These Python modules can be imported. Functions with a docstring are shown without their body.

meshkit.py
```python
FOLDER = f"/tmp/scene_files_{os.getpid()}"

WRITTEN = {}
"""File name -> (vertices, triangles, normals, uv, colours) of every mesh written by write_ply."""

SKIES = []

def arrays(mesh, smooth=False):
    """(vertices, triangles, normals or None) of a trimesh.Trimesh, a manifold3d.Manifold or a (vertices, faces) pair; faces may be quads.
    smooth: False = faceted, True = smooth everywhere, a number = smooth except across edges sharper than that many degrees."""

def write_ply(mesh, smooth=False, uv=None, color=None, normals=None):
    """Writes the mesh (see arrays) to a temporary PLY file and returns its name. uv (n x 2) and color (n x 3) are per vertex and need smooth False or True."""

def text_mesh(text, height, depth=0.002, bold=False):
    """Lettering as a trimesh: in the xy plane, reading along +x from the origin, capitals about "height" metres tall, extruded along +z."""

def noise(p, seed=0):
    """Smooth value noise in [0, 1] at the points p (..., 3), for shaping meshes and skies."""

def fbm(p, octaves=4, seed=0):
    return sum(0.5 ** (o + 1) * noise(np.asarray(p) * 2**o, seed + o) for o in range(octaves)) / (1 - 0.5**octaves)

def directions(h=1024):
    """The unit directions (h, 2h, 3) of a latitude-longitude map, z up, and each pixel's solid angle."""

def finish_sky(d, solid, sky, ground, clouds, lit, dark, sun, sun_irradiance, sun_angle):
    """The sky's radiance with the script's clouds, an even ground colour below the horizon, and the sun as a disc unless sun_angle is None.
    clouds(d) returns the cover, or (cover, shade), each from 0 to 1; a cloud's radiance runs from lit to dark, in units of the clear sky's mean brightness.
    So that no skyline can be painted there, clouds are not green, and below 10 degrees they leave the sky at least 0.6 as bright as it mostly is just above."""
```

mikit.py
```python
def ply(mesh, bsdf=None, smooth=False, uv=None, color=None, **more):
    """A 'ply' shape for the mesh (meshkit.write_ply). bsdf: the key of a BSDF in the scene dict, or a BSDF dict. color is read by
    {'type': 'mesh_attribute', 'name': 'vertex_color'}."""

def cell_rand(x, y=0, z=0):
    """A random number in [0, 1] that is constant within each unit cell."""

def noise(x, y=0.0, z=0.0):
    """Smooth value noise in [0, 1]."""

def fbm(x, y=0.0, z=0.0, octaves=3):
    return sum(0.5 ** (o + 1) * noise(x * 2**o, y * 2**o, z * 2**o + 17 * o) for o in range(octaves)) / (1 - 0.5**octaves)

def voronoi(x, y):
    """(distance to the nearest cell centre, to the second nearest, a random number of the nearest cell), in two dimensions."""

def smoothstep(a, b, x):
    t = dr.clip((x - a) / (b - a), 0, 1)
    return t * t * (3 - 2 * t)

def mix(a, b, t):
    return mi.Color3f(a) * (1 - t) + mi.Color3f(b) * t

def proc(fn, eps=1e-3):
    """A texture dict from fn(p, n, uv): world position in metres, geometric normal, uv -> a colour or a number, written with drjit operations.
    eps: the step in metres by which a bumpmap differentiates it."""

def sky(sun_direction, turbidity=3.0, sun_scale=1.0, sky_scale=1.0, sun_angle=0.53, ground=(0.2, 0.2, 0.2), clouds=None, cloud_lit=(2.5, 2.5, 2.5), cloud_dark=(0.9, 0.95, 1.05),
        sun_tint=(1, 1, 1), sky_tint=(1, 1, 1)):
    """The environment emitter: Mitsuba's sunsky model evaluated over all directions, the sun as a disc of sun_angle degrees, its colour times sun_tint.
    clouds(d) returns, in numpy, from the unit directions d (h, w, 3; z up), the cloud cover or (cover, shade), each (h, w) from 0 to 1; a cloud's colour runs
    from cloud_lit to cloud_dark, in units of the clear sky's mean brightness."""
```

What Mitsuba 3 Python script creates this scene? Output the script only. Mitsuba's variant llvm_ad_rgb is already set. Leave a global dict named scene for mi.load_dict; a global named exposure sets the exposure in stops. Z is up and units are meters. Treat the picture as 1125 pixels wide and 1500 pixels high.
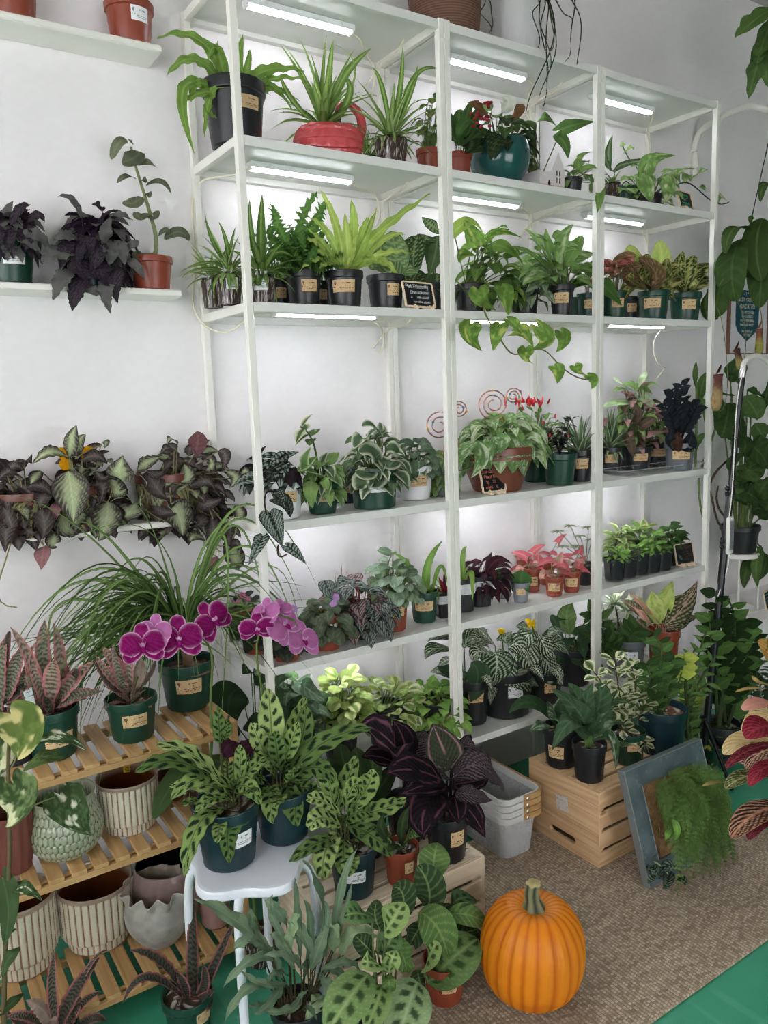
import math, numpy as np, trimesh, mitsuba as mi, mikit, meshkit
import drjit as dr
from mikit import proc, mix, smoothstep, cell_rand
from shapely.geometry import Polygon, box as sbox
T = mi.ScalarTransform4f
scene, labels = {}, {}

# ---------------------------------------------------------------- camera, sky, exposure
FPX, YAW, PITCH, ROLL = 1145.1, 0.5813, -0.1448, -0.0343
EYE = np.array([-0.8461, -2.2226, 1.4808])
FW = np.array([math.sin(YAW) * math.cos(PITCH), math.cos(YAW) * math.cos(PITCH), math.sin(PITCH)])
_r = np.cross(FW, [0, 0, 1.0]); _r /= np.linalg.norm(_r); _u = np.cross(_r, FW)
RT = math.cos(ROLL) * _r + math.sin(ROLL) * _u
UP = -math.sin(ROLL) * _r + math.cos(ROLL) * _u
scene['camera'] = {'type': 'perspective', 'fov': math.degrees(2 * math.atan(562.5 / FPX)), 'fov_axis': 'x', 'near_clip': 0.02, 'far_clip': 100.0,
                   'to_world': T().look_at(origin=EYE.tolist(), target=(EYE + FW).tolist(), up=UP.tolist())}
exposure = 0.32
SKY = 4.0          # overcast daylight that comes in through the shop window
LED = 37.0         # shelf lamps
scene['sky'] = {'type': 'constant', 'radiance': {'type': 'rgb', 'value': [SKY * 0.98, SKY * 0.99, SKY * 1.02]}}

# ---------------------------------------------------------------- small helpers
def lin(h):
    c = np.array([int(h[i:i + 2], 16) for i in (0, 2, 4)]) / 255.0
    return np.where(c <= 0.04045, c / 12.92, ((c + 0.055) / 1.055) ** 2.4)

def lc(h): return mi.Color3f(*[float(x) for x in lin(h)])
def A(*v): return np.array(v, float)
def unit(v): v = np.asarray(v, float); return v / (np.linalg.norm(v) + 1e-12)
def ray(px, py): return FW + RT * (px - 562.5) / FPX - UP * (py - 750) / FPX
def onz(px, py, z): d = ray(px, py); return EYE + d * ((z - EYE[2]) / d[2])
def ony(px, py, y): d = ray(px, py); return EYE + d * ((y - EYE[1]) / d[1])
def atx(px, y, z):
    """the place at depth y and height z seen in column px"""
    n = RT - FW * (px - 562.5) / FPX
    return A(EYE[0] - ((y - EYE[1]) * n[1] + (z - EYE[2]) * n[2]) / n[0], y, z)
def mpp(p): return float((np.asarray(p) - EYE) @ FW) / FPX      # metres per pixel at p
def proj(p):
    d = np.asarray(p, float) - EYE; z = d @ FW
    return np.stack([562.5 + FPX * (d @ RT) / z, 750 - FPX * (d @ UP) / z], -1)

# a mesh's vertex colours, written as two weights of its own three-colour palette (so that Mitsuba can join the meshes)
PALETTE, _seen = [], {}
def coded(color):
    c = np.asarray(color, float); m = c.mean(0); d = c - m
    if np.abs(d).max() < 1e-4: w = np.full((len(c), 2), .5); row = np.r_[m, 0, 0, 0, 0, 0, 0]
    else:
        _, _, vt = np.linalg.svd(d if len(d) < 4000 else d[::len(d) // 2000], full_matrices=False); vt = vt[:2]
        w = d @ vt.T; lo, hi = w.min(0), w.max(0); sp = np.maximum(hi - lo, 1e-6); w = (w - lo) / sp
        row = np.r_[m + lo @ vt, vt[0] * sp[0], vt[1] * sp[1]]
    h = np.round(row, 4).tobytes()
    if h not in _seen: _seen[h] = len(PALETTE); PALETTE.append(row)
    i = _seen[h]
    return np.c_[(i % 128) * 2 + .5 + w[:, 0], (i // 128) * 2 + .5 + w[:, 1]]
_table = []
def palette_fn(p, n, uv):
    if not _table: _table.append(mi.Float(np.array(PALETTE, np.float32).ravel()))
    iu, iv = dr.floor(uv.x * .5), dr.floor(uv.y * .5)
    i = mi.UInt32(dr.clip(iu + 128 * iv, 0, len(PALETTE) - 1)); a, b = uv.x - 2 * iu - .5, uv.y - 2 * iv - .5
    g = [dr.gather(mi.Float, _table[0], i * 9 + k) for k in range(9)]
    return mi.Color3f(*[dr.clip(g[k] + a * g[3 + k] + b * g[6 + k], 0, 1) for k in range(3)])
_taken = set()
def key_for(name):
    k, i = name, 1
    while k in _taken:
        k = f'{name}_{i:03d}'; i += 1
    _taken.add(k); return k
def thing(name, label, cat, group=None):
    k = key_for(name); labels[k] = {'label': label, 'category': cat}
    if group: labels[k]['group'] = group
    return k
def add(root, name, mesh, bsdf, smooth=False, label=None, kind=None, uv=None, color=None, **more):
    """one entry: a part of root, or a top-level mesh when root is None"""
    k = key_for(root + '__' + name if root else name)
    if color is not None: uv = coded(color)
    scene[k] = mikit.ply(mesh, bsdf, smooth=smooth, uv=uv, **more)
    if label or kind:
        labels[k] = {}
        if label: labels[k]['label'] = label
        if kind: labels[k]['kind'] = kind
    return k
def addk(k, mesh, bsdf, **kw):
    """the mesh of a thing that is a single entry"""
    _taken.add(k); scene[k] = mikit.ply(mesh, bsdf, **kw); return k
def setting(name, mesh, bsdf, **kw):
    k = add(None, name, mesh, bsdf, **kw); labels[k] = {'kind': 'structure'}; return k

# ---------------------------------------------------------------- meshes
def bxm(x0, x1, y0, y1, z0, z1, bev=0.0):
    if bev <= 0:
        m = trimesh.creation.box((x1 - x0, y1 - y0, z1 - z0)); m.apply_translation(((x0 + x1) / 2, (y0 + y1) / 2, (z0 + z1) / 2)); return m
    c = []
    for sx, X in ((-1, x0), (1, x1)):
        for sy, Y in ((-1, y0), (1, y1)):
            for sz, Z in ((-1, z0), (1, z1)):
                for ax in range(3):
                    p = [X - sx * bev, Y - sy * bev, Z - sz * bev]; p[ax] = (X, Y, Z)[ax]; c.append(p)
    return trimesh.convex.convex_hull(np.array(c))
def cat(ms): return trimesh.util.concatenate(list(ms))
def grid_faces(nv, nu, wrap=False):
    i = np.arange(nv - 1)[:, None] * nu; j = np.arange(nu if wrap else nu - 1)[None]
    j2 = (j + 1) % nu
    a, b, c, d = i + j, i + j2, i + nu + j2, i + nu + j
    return np.stack([np.stack([a, b, c], -1), np.stack([a, c, d], -1)], 2).reshape(-1, 3)
def tm(v, f): return trimesh.Trimesh(v, f, process=False)
def lathe(prof, c=(0, 0, 0), n=28, mod=None):
    """revolve (r, z) pairs; mod(theta, i) scales the radius"""
    prof = np.asarray(prof, float); th = np.arange(n) / n * 2 * np.pi
    R = np.repeat(prof[:, :1], n, 1)
    if mod is not None: R = R * mod(th[None], prof[:, 1:2])
    v = np.stack([R * np.cos(th), R * np.sin(th), np.repeat(prof[:, 1:], n, 1)], -1).reshape(-1, 3) + np.asarray(c)
    f = grid_faces(len(prof), n, True)
    return tm(v, f)
def tube(pts, r0, r1=None, n=6, caps=True):
    pts = np.asarray(pts, float); m = len(pts); r1 = r0 if r1 is None else r1
    t = np.gradient(pts, axis=0); t /= np.linalg.norm(t, axis=1, keepdims=True) + 1e-12
    ref = A(0, 0, 1) if abs(t[:, 2]).mean() < 0.8 else A(1, 0, 0)
    a = np.cross(t, ref); a /= np.linalg.norm(a, axis=1, keepdims=True) + 1e-12; b = np.cross(t, a)
    r = (np.linspace(r0, r1, m) if np.isscalar(r1) and np.isscalar(r0) else np.asarray(r0))[:, None, None]
    th = np.arange(n) / n * 2 * np.pi
    v = pts[:, None] + r * (np.cos(th)[None, :, None] * a[:, None] + np.sin(th)[None, :, None] * b[:, None])
    v = v.reshape(-1, 3); f = grid_faces(m, n, True)[:, ::-1]
    if caps:
        v = np.vstack([v, pts[:1], pts[-1:]]); k = np.arange(n); k2 = (k + 1) % n; o = (m - 1) * n
        f = np.vstack([f, np.stack([k, k2, np.full(n, m * n)], 1), np.stack([o + k2, o + k, np.full(n, m * n + 1)], 1)])
    return tm(v, f)
def bez(p0, p1, p2, n):
    t = np.linspace(0, 1, n)[:, None]; return (1 - t) ** 2 * p0 + 2 * t * (1 - t) * p1 + t * t * p2
def spline(pts, n):
    from scipy.interpolate import CubicSpline
    pts = np.asarray(pts, float)
    if len(pts) < 3: return np.linspace(pts[0], pts[-1], n)
    d = np.r_[0, np.cumsum(np.linalg.norm(np.diff(pts, axis=0), axis=1) + 1e-6)]
    return CubicSpline(d, pts)(np.linspace(0, d[-1], n))
def blob(c, r, sub=1):
    m = trimesh.creation.icosphere(subdivisions=sub); m.apply_scale(r); m.apply_translation(c); return m

# ---------------------------------------------------------------- leaf colours: fn(s across -1..1, t along 0..1, rng) -> rgb
def fbn(s, t, k, seed):
    return meshkit.fbm(np.stack([s * k, t * k * 2.2, np.full_like(s, seed * 7.31)], -1), 3, int(seed * 97) % 1000)
def stp(a, b, x):
    q = np.clip((x - a) / (b - a), 0, 1); return q * q * (3 - 2 * q)
def mx(a, b, w): return a * (1 - w[..., None]) + b * w[..., None]
def veins(s, t, n, slope=0.55, w=0.16):
    """closeness to side veins that rise towards the tip"""
    q = (t - np.abs(s) * slope * 0.35) * n
    return 1 - stp(w * 0.5, w, np.abs(q - np.round(q)))
def plain(h, h2=None, rib=0.45, ribw=0.1, nz=0.25, vein=0.0, nvein=8):
    a = lin(h); b = lin(h2) if h2 else a * 1.5
    def f(s, t, r):
        k = fbn(s, t, 2.0, r); c = mx(a * (1 - nz), a * (1 + nz), k)
        if vein: c = mx(c, b, veins(s, t, nvein) * vein)
        return mx(c, b, (1 - stp(0, ribw, np.abs(s))) * rib)
    return f
def edged(h, edge, w=0.6, jag=0.35, nz=0.2):
    a, b = lin(h), lin(edge)
    def f(s, t, r):
        k = fbn(s, t, 3.0, r); c = mx(a * (1 - nz), a * (1 + nz), k)
        m = stp(w - 0.08, w + 0.08, np.abs(s) + (k - 0.5) * jag + 0.25 * np.maximum(t - 0.7, 0))
        return mx(c, b, m)
    return f
def splash(h, sp, amt=0.5, k=3.0, soft=0.05, third=None, rib=0.0):
    a, b = lin(h), lin(sp); d = lin(third) if third else a * 1.6
    def f(s, t, r):
        n1 = fbn(s, t * 0.7, k, r); n2 = fbn(s + 3, t, k * 1.6, r + 0.37)
        c = mx(a, d, stp(0.45, 0.62, n2))
        c = mx(c, b, stp(1 - amt - soft, 1 - amt + soft, n1 + 0.12 * (n2 - 0.5)))
        return mx(c, b, (1 - stp(0, 0.12, np.abs(s))) * rib)
    return f
def striped(h, st, w=0.35, edge=False):
    """a lengthwise stripe, as on spider plants and dracaenas"""
    a, b = lin(h), lin(st)
    def f(s, t, r):
        q = stp(w - 0.15, w + 0.15, np.abs(s)); q = q if edge else 1 - q
        return mx(a * (0.8 + 0.4 * fbn(s, t, 1.5, r)[..., None]), b, q)
    return f
def veined(h, vn, n=8, w=0.2, rib=0.9, ribw=0.12, slope=1.4, halo=0.0, mid=None):
    """contrasting side veins"""
    a, b = lin(h), lin(vn); m_ = lin(mid) if mid else None
    def f(s, t, r):
        k = fbn(s, t, 2.5, r); c = mx(a * 0.8, a * 1.2, k)
        if m_ is not None: c = mx(c, m_, 1 - stp(0.1, 0.75, np.abs(s) + 0.25 * (k - 0.5)))
        c = mx(c, b, veins(s, t, n, slope, w) * (1 - stp(0.8, 0.98, np.abs(s))))
        return mx(c, b, (1 - stp(ribw * 0.4, ribw, np.abs(s))) * rib)
    return f
def silver(h, sv, n=7, slope=1.4, keep=0.35, edge=0.92):
    """silver between dark veins (cissus, watermelon and ripple peperomia)"""
    a, b = lin(h), lin(sv)
    def f(s, t, r):
        q = veins(s, t, n, slope, keep); rb = 1 - stp(0.06, 0.2, np.abs(s)); ed = stp(edge - 0.12, edge, np.abs(s))
        k = fbn(s, t, 3, r)
        return mx(mx(b * 0.85, b * 1.1, k), a, np.clip(np.maximum(np.maximum(q, rb), ed), 0, 1))
    return f
def spotted(h, dk, edge, n=7, big=0.24):
    """rattlesnake plant: dark ellipses standing alternately along the midrib, dark rim"""
    a, b, e = lin(h), lin(dk), lin(edge)
    def f(s, t, r):
        k = fbn(s, t, 2.5, r); c = mx(a * 0.85, a * 1.2, k)
        side = np.where(s > 0, 0.0, 0.5)
        q = t * n - np.abs(s) * 0.8 + side; i = np.floor(q); fr = q - i - 0.5
        large = np.where(np.mod(i, 2) == 0, 1.0, 0.55)
        d = (fr / 0.27) ** 2 + ((np.abs(s) - 0.2 - 0.3 * large) / (0.40 * large)) ** 2
        c = mx(c, b, 1 - stp(0.75, 1.1, d))
        c = mx(c, b * 1.6, (1 - stp(0.02, 0.07, np.abs(s))) * 0.7)
        return mx(c, e, stp(0.93, 0.98, np.abs(s)) * 0.7)
    return f
def marked(h, dk, n=5, lit=None):
    """prayer plant: dark blotches between the veins on both sides of a pale midrib"""
    a, b = lin(h), lin(dk); l = lin(lit) if lit else a * 1.7
    def f(s, t, r):
        k = fbn(s, t, 2.5, r); c = mx(a * 0.85, a * 1.15, k)
        c = mx(c, l, veins(s, t, n * 2, 1.2, 0.12) * 0.5)
        q = t * n - np.abs(s) * 0.7; fr = np.abs(q - np.floor(q) - 0.5)
        m = (1 - stp(0.2, 0.3, fr)) * stp(0.1, 0.2, np.abs(s)) * (1 - stp(0.46, 0.62, np.abs(s)))
        c = mx(c, b, m); return mx(c, l, (1 - stp(0.02, 0.09, np.abs(s))) * 0.8)
    return f
def ringed(h, ring, at=0.68, w=0.08):
    """rose painted calathea: near black with a pink midrib and an inner ring"""
    a, b = lin(h), lin(ring)
    def f(s, t, r):
        k = fbn(s, t, 3, r); c = mx(a * 0.7, a * 1.5, veins(s, t, 9, 1.2, 0.3) * 0.8 + 0.2 * k)
        d = np.sqrt(s ** 2 + (2 * np.abs(t - 0.5)) ** 4)
        m = (1 - stp(w * 0.4, w, np.abs(d - at + 0.1 * (k - 0.5)))) * 0.6
        m = np.maximum(m, (1 - stp(0.02, 0.07, np.abs(s))) * 0.75)
        return mx(c, b, m * stp(0.3, 0.45, fbn(s, t, 2, r + 0.5)))
    return f
def banded(mid, dk, edge, w=0.62, n=26):
    """earth star: pink rims, grey and dark cross bands"""
    a, b, e = lin(mid), lin(dk), lin(edge)
    def f(s, t, r):
        k = fbn(s, t, 4, r)
        z = np.sin((t + 0.05 * np.abs(s) + 0.04 * k) * n * 2 * np.pi)
        c = mx(a, b, stp(-0.25, 0.35, z)); return mx(c, e, stp(w - 0.1, w + 0.12, np.abs(s)))
    return f
def episcia(dk, md, edge=None):
    """flame violet: dark brown quilted leaf with a pale green feathered middle"""
    a, b = lin(dk), lin(md)
    def f(s, t, r):
        k = fbn(s, t, 5, r); d = np.abs(s) + 0.45 * np.abs(t - 0.42)
        c = mx(b, a, stp(0.25, 0.75, d + 0.35 * (k - 0.5)))
        v = veins(s, t, 8, 1.3, 0.22)
        c = mx(c, b * 1.25 + 0.06, v * 0.45 * (1 - stp(0.75, 1, np.abs(s))) + (1 - stp(0.0, 0.08, np.abs(s))) * 0.5)
        return mx(c, a * 0.7, (k > 0.6).astype(float) * 0.4 * stp(0.3, 0.6, np.abs(s)))
    return f
def croton(base, vn, blot=None, n=9, w=0.22, amt=0.5):
    a, b = lin(base), lin(vn); d = lin(blot) if blot else None
    def f(s, t, r):
        k = fbn(s, t, 3, r); c = mx(a * 0.7, a * 1.3, k)
        if d is not None: c = mx(c, d, stp(1 - amt - 0.05, 1 - amt + 0.05, fbn(s, t, 2.6, r + 0.31)))
        c = mx(c, b, veins(s, t, n, 1.0, w)); c = mx(c, b, stp(0.9, 0.98, np.abs(s)) * 0.7)
        return mx(c, b, 1 - stp(0.04, 0.14, np.abs(s)))
    return f

# ---------------------------------------------------------------- leaves
PROF = {
    'ovate': lambda t: np.sin(np.pi * np.clip(t, 0, 1) ** 0.72) ** 0.85,
    'lance': lambda t: np.sin(np.pi * np.clip(t, 0, 1) ** 0.8) ** 1.1,
    'oblong': lambda t: np.clip(np.sin(np.pi * np.clip(t, 0, 1)), 0, 1) ** 0.55,
    'strap': lambda t: (0.45 + 0.55 * stp(0, 0.3, t)) * np.clip(1 - t ** 3.2, 0, 1) ** 0.9,
    'blade': lambda t: (0.75 + 0.25 * stp(0, 0.2, t)) * np.clip(1 - t ** 1.8, 0, 1),
    'heart': lambda t: np.clip(1 - t ** 1.7, 0, 1) ** 0.8 * (0.62 + 0.38 * stp(-0.05, 0.22, t)),
    'arrow': lambda t: np.clip(1 - t, 0, 1) ** 0.75 * (0.85 + 0.3 * t),
    'round': lambda t: np.sqrt(np.clip(1 - (2 * t - 1) ** 2, 0, 1)) ** 0.9,
    'obov': lambda t: np.sin(np.pi * np.clip(t, 0, 1) ** 1.35) ** 0.7,
    'fish': lambda t: np.sin(np.pi * np.clip(t, 0, 1) ** 0.9) ** 0.6,
}
ESC = {'heart': 0.30, 'arrow': 0.34}
def leaf_mesh(p0, p1, p2, w, up=(0, 0, 1), prof='ovate', fold=0.15, curl=0.0, rip=(0, 0), serr=(0, 0), nu=7, nv=11, col=None, r=0.5, twist=0.0, back=None):
    """a blade on the curve p0 p1 p2, half width w; returns vertices, faces, colours"""
    p0, p1, p2 = (np.asarray(p, float) for p in (p0, p1, p2))
    t = np.linspace(0, 1, nv); L = np.linalg.norm(p1 - p0) + np.linalg.norm(p2 - p1)
    sp = bez(p0, p1, p2, nv)
    tg = 2 * (1 - t)[:, None] * (p1 - p0) + 2 * t[:, None] * (p2 - p1); tg /= np.linalg.norm(tg, axis=1, keepdims=True) + 1e-9
    up = unit(up); sd = np.cross(tg, up); ln = np.linalg.norm(sd, axis=1, keepdims=True)
    alt = np.cross(tg, unit(A(0.31, 0.52, 0.8))); sd = np.where(ln < 0.25, alt, sd); sd /= np.linalg.norm(sd, axis=1, keepdims=True) + 1e-9
    for i in range(1, nv):
        if sd[i] @ sd[i - 1] < 0: sd[i] *= -1
    nm = np.cross(sd, tg)
    if twist:
        a = twist * t[:, None]; sd, nm = sd * np.cos(a) + nm * np.sin(a), nm * np.cos(a) - sd * np.sin(a)
    s = np.linspace(-1, 1, nu)
    W = w * PROF[prof](t)
    if serr[0]: W = W * (1 - serr[1] * (np.arange(nv) % 2 if serr[0] < 0 else 0.5 + 0.5 * np.sin(t * serr[0] * 2 * np.pi)))
    S, Tt = np.meshgrid(s, t)
    h = fold * np.abs(S) * W[:, None] - curl * S ** 2 * W[:, None]
    if rip[0]: h = h + rip[1] * w * np.sin(Tt * rip[0] * 2 * np.pi + r * 40 + np.sign(S) * 0.8) * np.abs(S) ** 1.5 * stp(0, 0.15, Tt)
    v = sp[:, None] + sd[:, None] * (S * W[:, None])[..., None] + nm[:, None] * h[..., None]
    e = ESC.get(prof, 0.0)
    if prof == 'heart': v = v - tg[:1, None] * (0.17 * L * np.sin(np.pi * np.abs(S) * 0.86) ** 0.8 * np.clip(1 - Tt / 0.4, 0, 1) ** 1.6)[..., None]
    elif e: v = v - tg[:1, None] * (e * L * np.abs(S) ** 1.6 * np.clip(1 - Tt / 0.45, 0, 1) ** 2 * 0.7)[..., None]
    c = col(S, Tt, r)
    if back is not None: pass
    return v.reshape(-1, 3), grid_faces(nv, nu), np.clip(c, 0.002, 0.95).reshape(-1, 3)
def join(parts):
    v, f, c, o = [], [], [], 0
    for a, b, d in parts:
        v.append(a); f.append(b + o); c.append(d); o += len(a)
    return np.vstack(v), np.vstack(f), np.vstack(c)
def tinted(mesh, col):
    v = np.asarray(mesh.vertices); return v, np.asarray(mesh.faces), np.tile(np.asarray(col, float), (len(v), 1))
FIT, WALLED = {}, set()
def fitted(root, v):
    """leaves lie against the wall, the boards and their own pot instead of passing through them"""
    v = v.copy()
    if root in WALLED: v[:, 1] = np.minimum(v[:, 1], -0.004)
    if root in FIT:
        c, rt, rb, h, z0, z1 = FIT[root]
        if h:
            d = v[:, :2] - c[:2]; r = np.linalg.norm(d, axis=1); zr = (v[:, 2] - c[2]) / h; need = rb + (rt - rb) * np.clip(zr, 0, 1) + 0.0025
            on = (zr > -0.05) & (zr < 0.84) & (r < need)
            v[on, :2] = c[:2] + d[on] * (need[on] / np.maximum(r[on], 1e-4))[:, None]
        if z0 is not None:
            ins = (v[:, 1] > -0.332) & (v[:, 0] > -0.002) & (v[:, 0] < 1.982)
            on = ins & (v[:, 2] > z0 - 0.035); v[on, 2] = np.clip(v[on, 2], z0 + 0.002, z1)
            lo = ins & (v[:, 2] <= z0 - 0.035); v[lo, 1] = -0.334 - 0.15 * (v[lo, 1] + 0.332)
        if root in WALLED: v[:, 1] = np.minimum(v[:, 1], -0.004)
    return v
def put(root, name, parts, bsdf='leaf', smooth=True, **kw):
    v, f, c = join(parts) if isinstance(parts, list) else parts
    if bsdf in ('leaf', 'leaf_gloss'):
        c = c.copy(); c[:, 0] += 0.2 * np.maximum(c[:, 1] - c[:, 0], 0); c = c * 0.84 + (c @ A(.25, .65, .10))[:, None] * A(.17, .16, .15)
    return add(root, name, (fitted(root, v), f), bsdf, smooth=smooth, color=c, **kw)

# ---------------------------------------------------------------- materials
VC = proc(palette_fn)
def rgb(h, k=1.0): return {'type': 'rgb', 'value': (lin(h) * k).tolist()}
def two(b): return {'type': 'twosided', 'bsdf': b}
def pbr(c, rough=0.5, spec=0.5, **k): return two({'type': 'principled', 'base_color': c, 'roughness': rough, 'specular': spec, **k})
scene['leaf'] = {'type': 'principledthin', 'base_color': VC, 'roughness': 0.42, 'diff_trans': 0.55, 'eta': 1.4}
scene['petal'] = {'type': 'principledthin', 'base_color': VC, 'roughness': 0.6, 'diff_trans': 0.8, 'eta': 1.3}
scene['leaf_gloss'] = {'type': 'principledthin', 'base_color': VC, 'roughness': 0.24, 'diff_trans': 0.35, 'eta': 1.5}
scene['matte'] = pbr(VC, 0.8, 0.3)
scene['plastic'] = pbr(VC, 0.36, 0.5)
scene['glazed'] = pbr(VC, 0.16, 0.6)
scene['metal_white'] = pbr(rgb('dddbd3'), 0.34, 0.5)
scene['board_white'] = pbr(rgb('d3d3ce'), 0.42, 0.45)
scene['clear_plastic'] = {'type': 'thindielectric', 'int_ior': 1.35}
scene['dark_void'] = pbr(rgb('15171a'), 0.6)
scene['black_paint'] = pbr(rgb('101114'), 0.3)
scene['lamp'] = {'type': 'diffuse', 'reflectance': rgb('e8e8e8')}
scene['cord'] = pbr(rgb('d8d2bc'), 0.45)
scene['steel'] = two({'type': 'roughconductor', 'material': 'Al', 'alpha': 0.22})
def wall_fn(p, n, uv):
    return mix(lc('dcd8d8'), lc('e6e2e3'), mikit.fbm(p.x * 1.3, p.y * 1.3, p.z * 1.3)) * (0.985 + 0.03 * mikit.noise(p.x * 70, p.y * 70, p.z * 70))
scene['wall_paint'] = {'type': 'bumpmap', 'arbitrary': {'type': 'texture', **proc(lambda p, n, uv: mikit.fbm(p.x * 60, p.y * 60, p.z * 60), 2e-3)}, 'scale': 0.0008, 'nested': pbr(proc(wall_fn), 0.7, 0.3)}
scene['wall_paint'] = pbr(proc(wall_fn), 0.7, 0.3)
def floor_fn(p, n, uv):
    k = mikit.fbm(p.x * 3, p.y * 3, 0.0, 4); s = smoothstep(0.62, 0.8, mikit.fbm(p.x * 25, p.y * 4, 3.0))
    return mix(mix(lc('32886a'), lc('3f9474'), k), lc('5fa688'), s * 0.3)
scene['floor_paint'] = pbr(proc(floor_fn), 0.3, 0.5)
# the rug: a ribbed flat weave, every cross thread raised
def weave(p):
    a, b = p.x / 0.0105, p.y / 0.0075
    odd = dr.floor(a) - 2 * dr.floor(a / 2)
    fa, fb = a - dr.floor(a), b + 0.5 * odd - dr.floor(b + 0.5 * odd)
    return dr.sin(fa * math.pi) * dr.power(dr.maximum(dr.sin(fb * math.pi), 0), 0.6), dr.floor(a), dr.floor(b + 0.5 * odd)
def rug_fn(p, n, uv):
    h, i, j = weave(p)
    c = mix(lc('8a7a66'), lc('b7a794'), cell_rand(i, j)) * (0.78 + 0.44 * mikit.fbm(p.x * 5, p.y * 40))
    c = mix(c, lc('6a5a48'), 0.6 * smoothstep(0.55, 0.1, h))
    return c
scene['rug_weave'] = {'type': 'bumpmap', 'arbitrary': proc(lambda p, n, uv: weave(p)[0], 8e-4), 'scale': 0.0025, 'nested': pbr(proc(rug_fn), 0.9, 0.15)}
def wood(c0, c1, c2, k=1.0):
    def f(p, n, uv):
        # uv.x runs along the board in metres, uv.y across
        w = mikit.fbm(uv.x * 2.2, uv.y * 16, 0.0); g = mikit.fbm(uv.x * 3.5, uv.y * 260 * k, 5.0)
        q = dr.sin((uv.y * 95 * k + w * 9 + 0.6 * mikit.noise(uv.x * 7, uv.y * 30)) * 2.0) * 0.5 + 0.5
        kn = dr.sqrt(dr.square((uv.x - dr.floor(uv.x / 0.37) * 0.37 - 0.17) * 0.55) + dr.square(uv.y - dr.floor(uv.y / 0.11) * 0.11 - 0.06))
        has = cell_rand(dr.floor(uv.x / 0.37), dr.floor(uv.y / 0.11), 4) > 0.72
        c = mix(mix(lc(c0), lc(c1), q * 0.55 + g * 0.45), lc(c2), 0.35 * smoothstep(0.55, 0.8, g))
        return mix(c, lc(c2), dr.select(has, smoothstep(0.011, 0.004, kn) * 0.8, 0.0))
    return f
scene['pine'] = pbr(proc(wood('c79f74', 'dcbb93', '8a5a36')), 0.6, 0.3)
scene['pale_pine'] = pbr(proc(wood('cbb79d', 'ddccb5', '8f6f52')), 0.65, 0.3)
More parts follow.
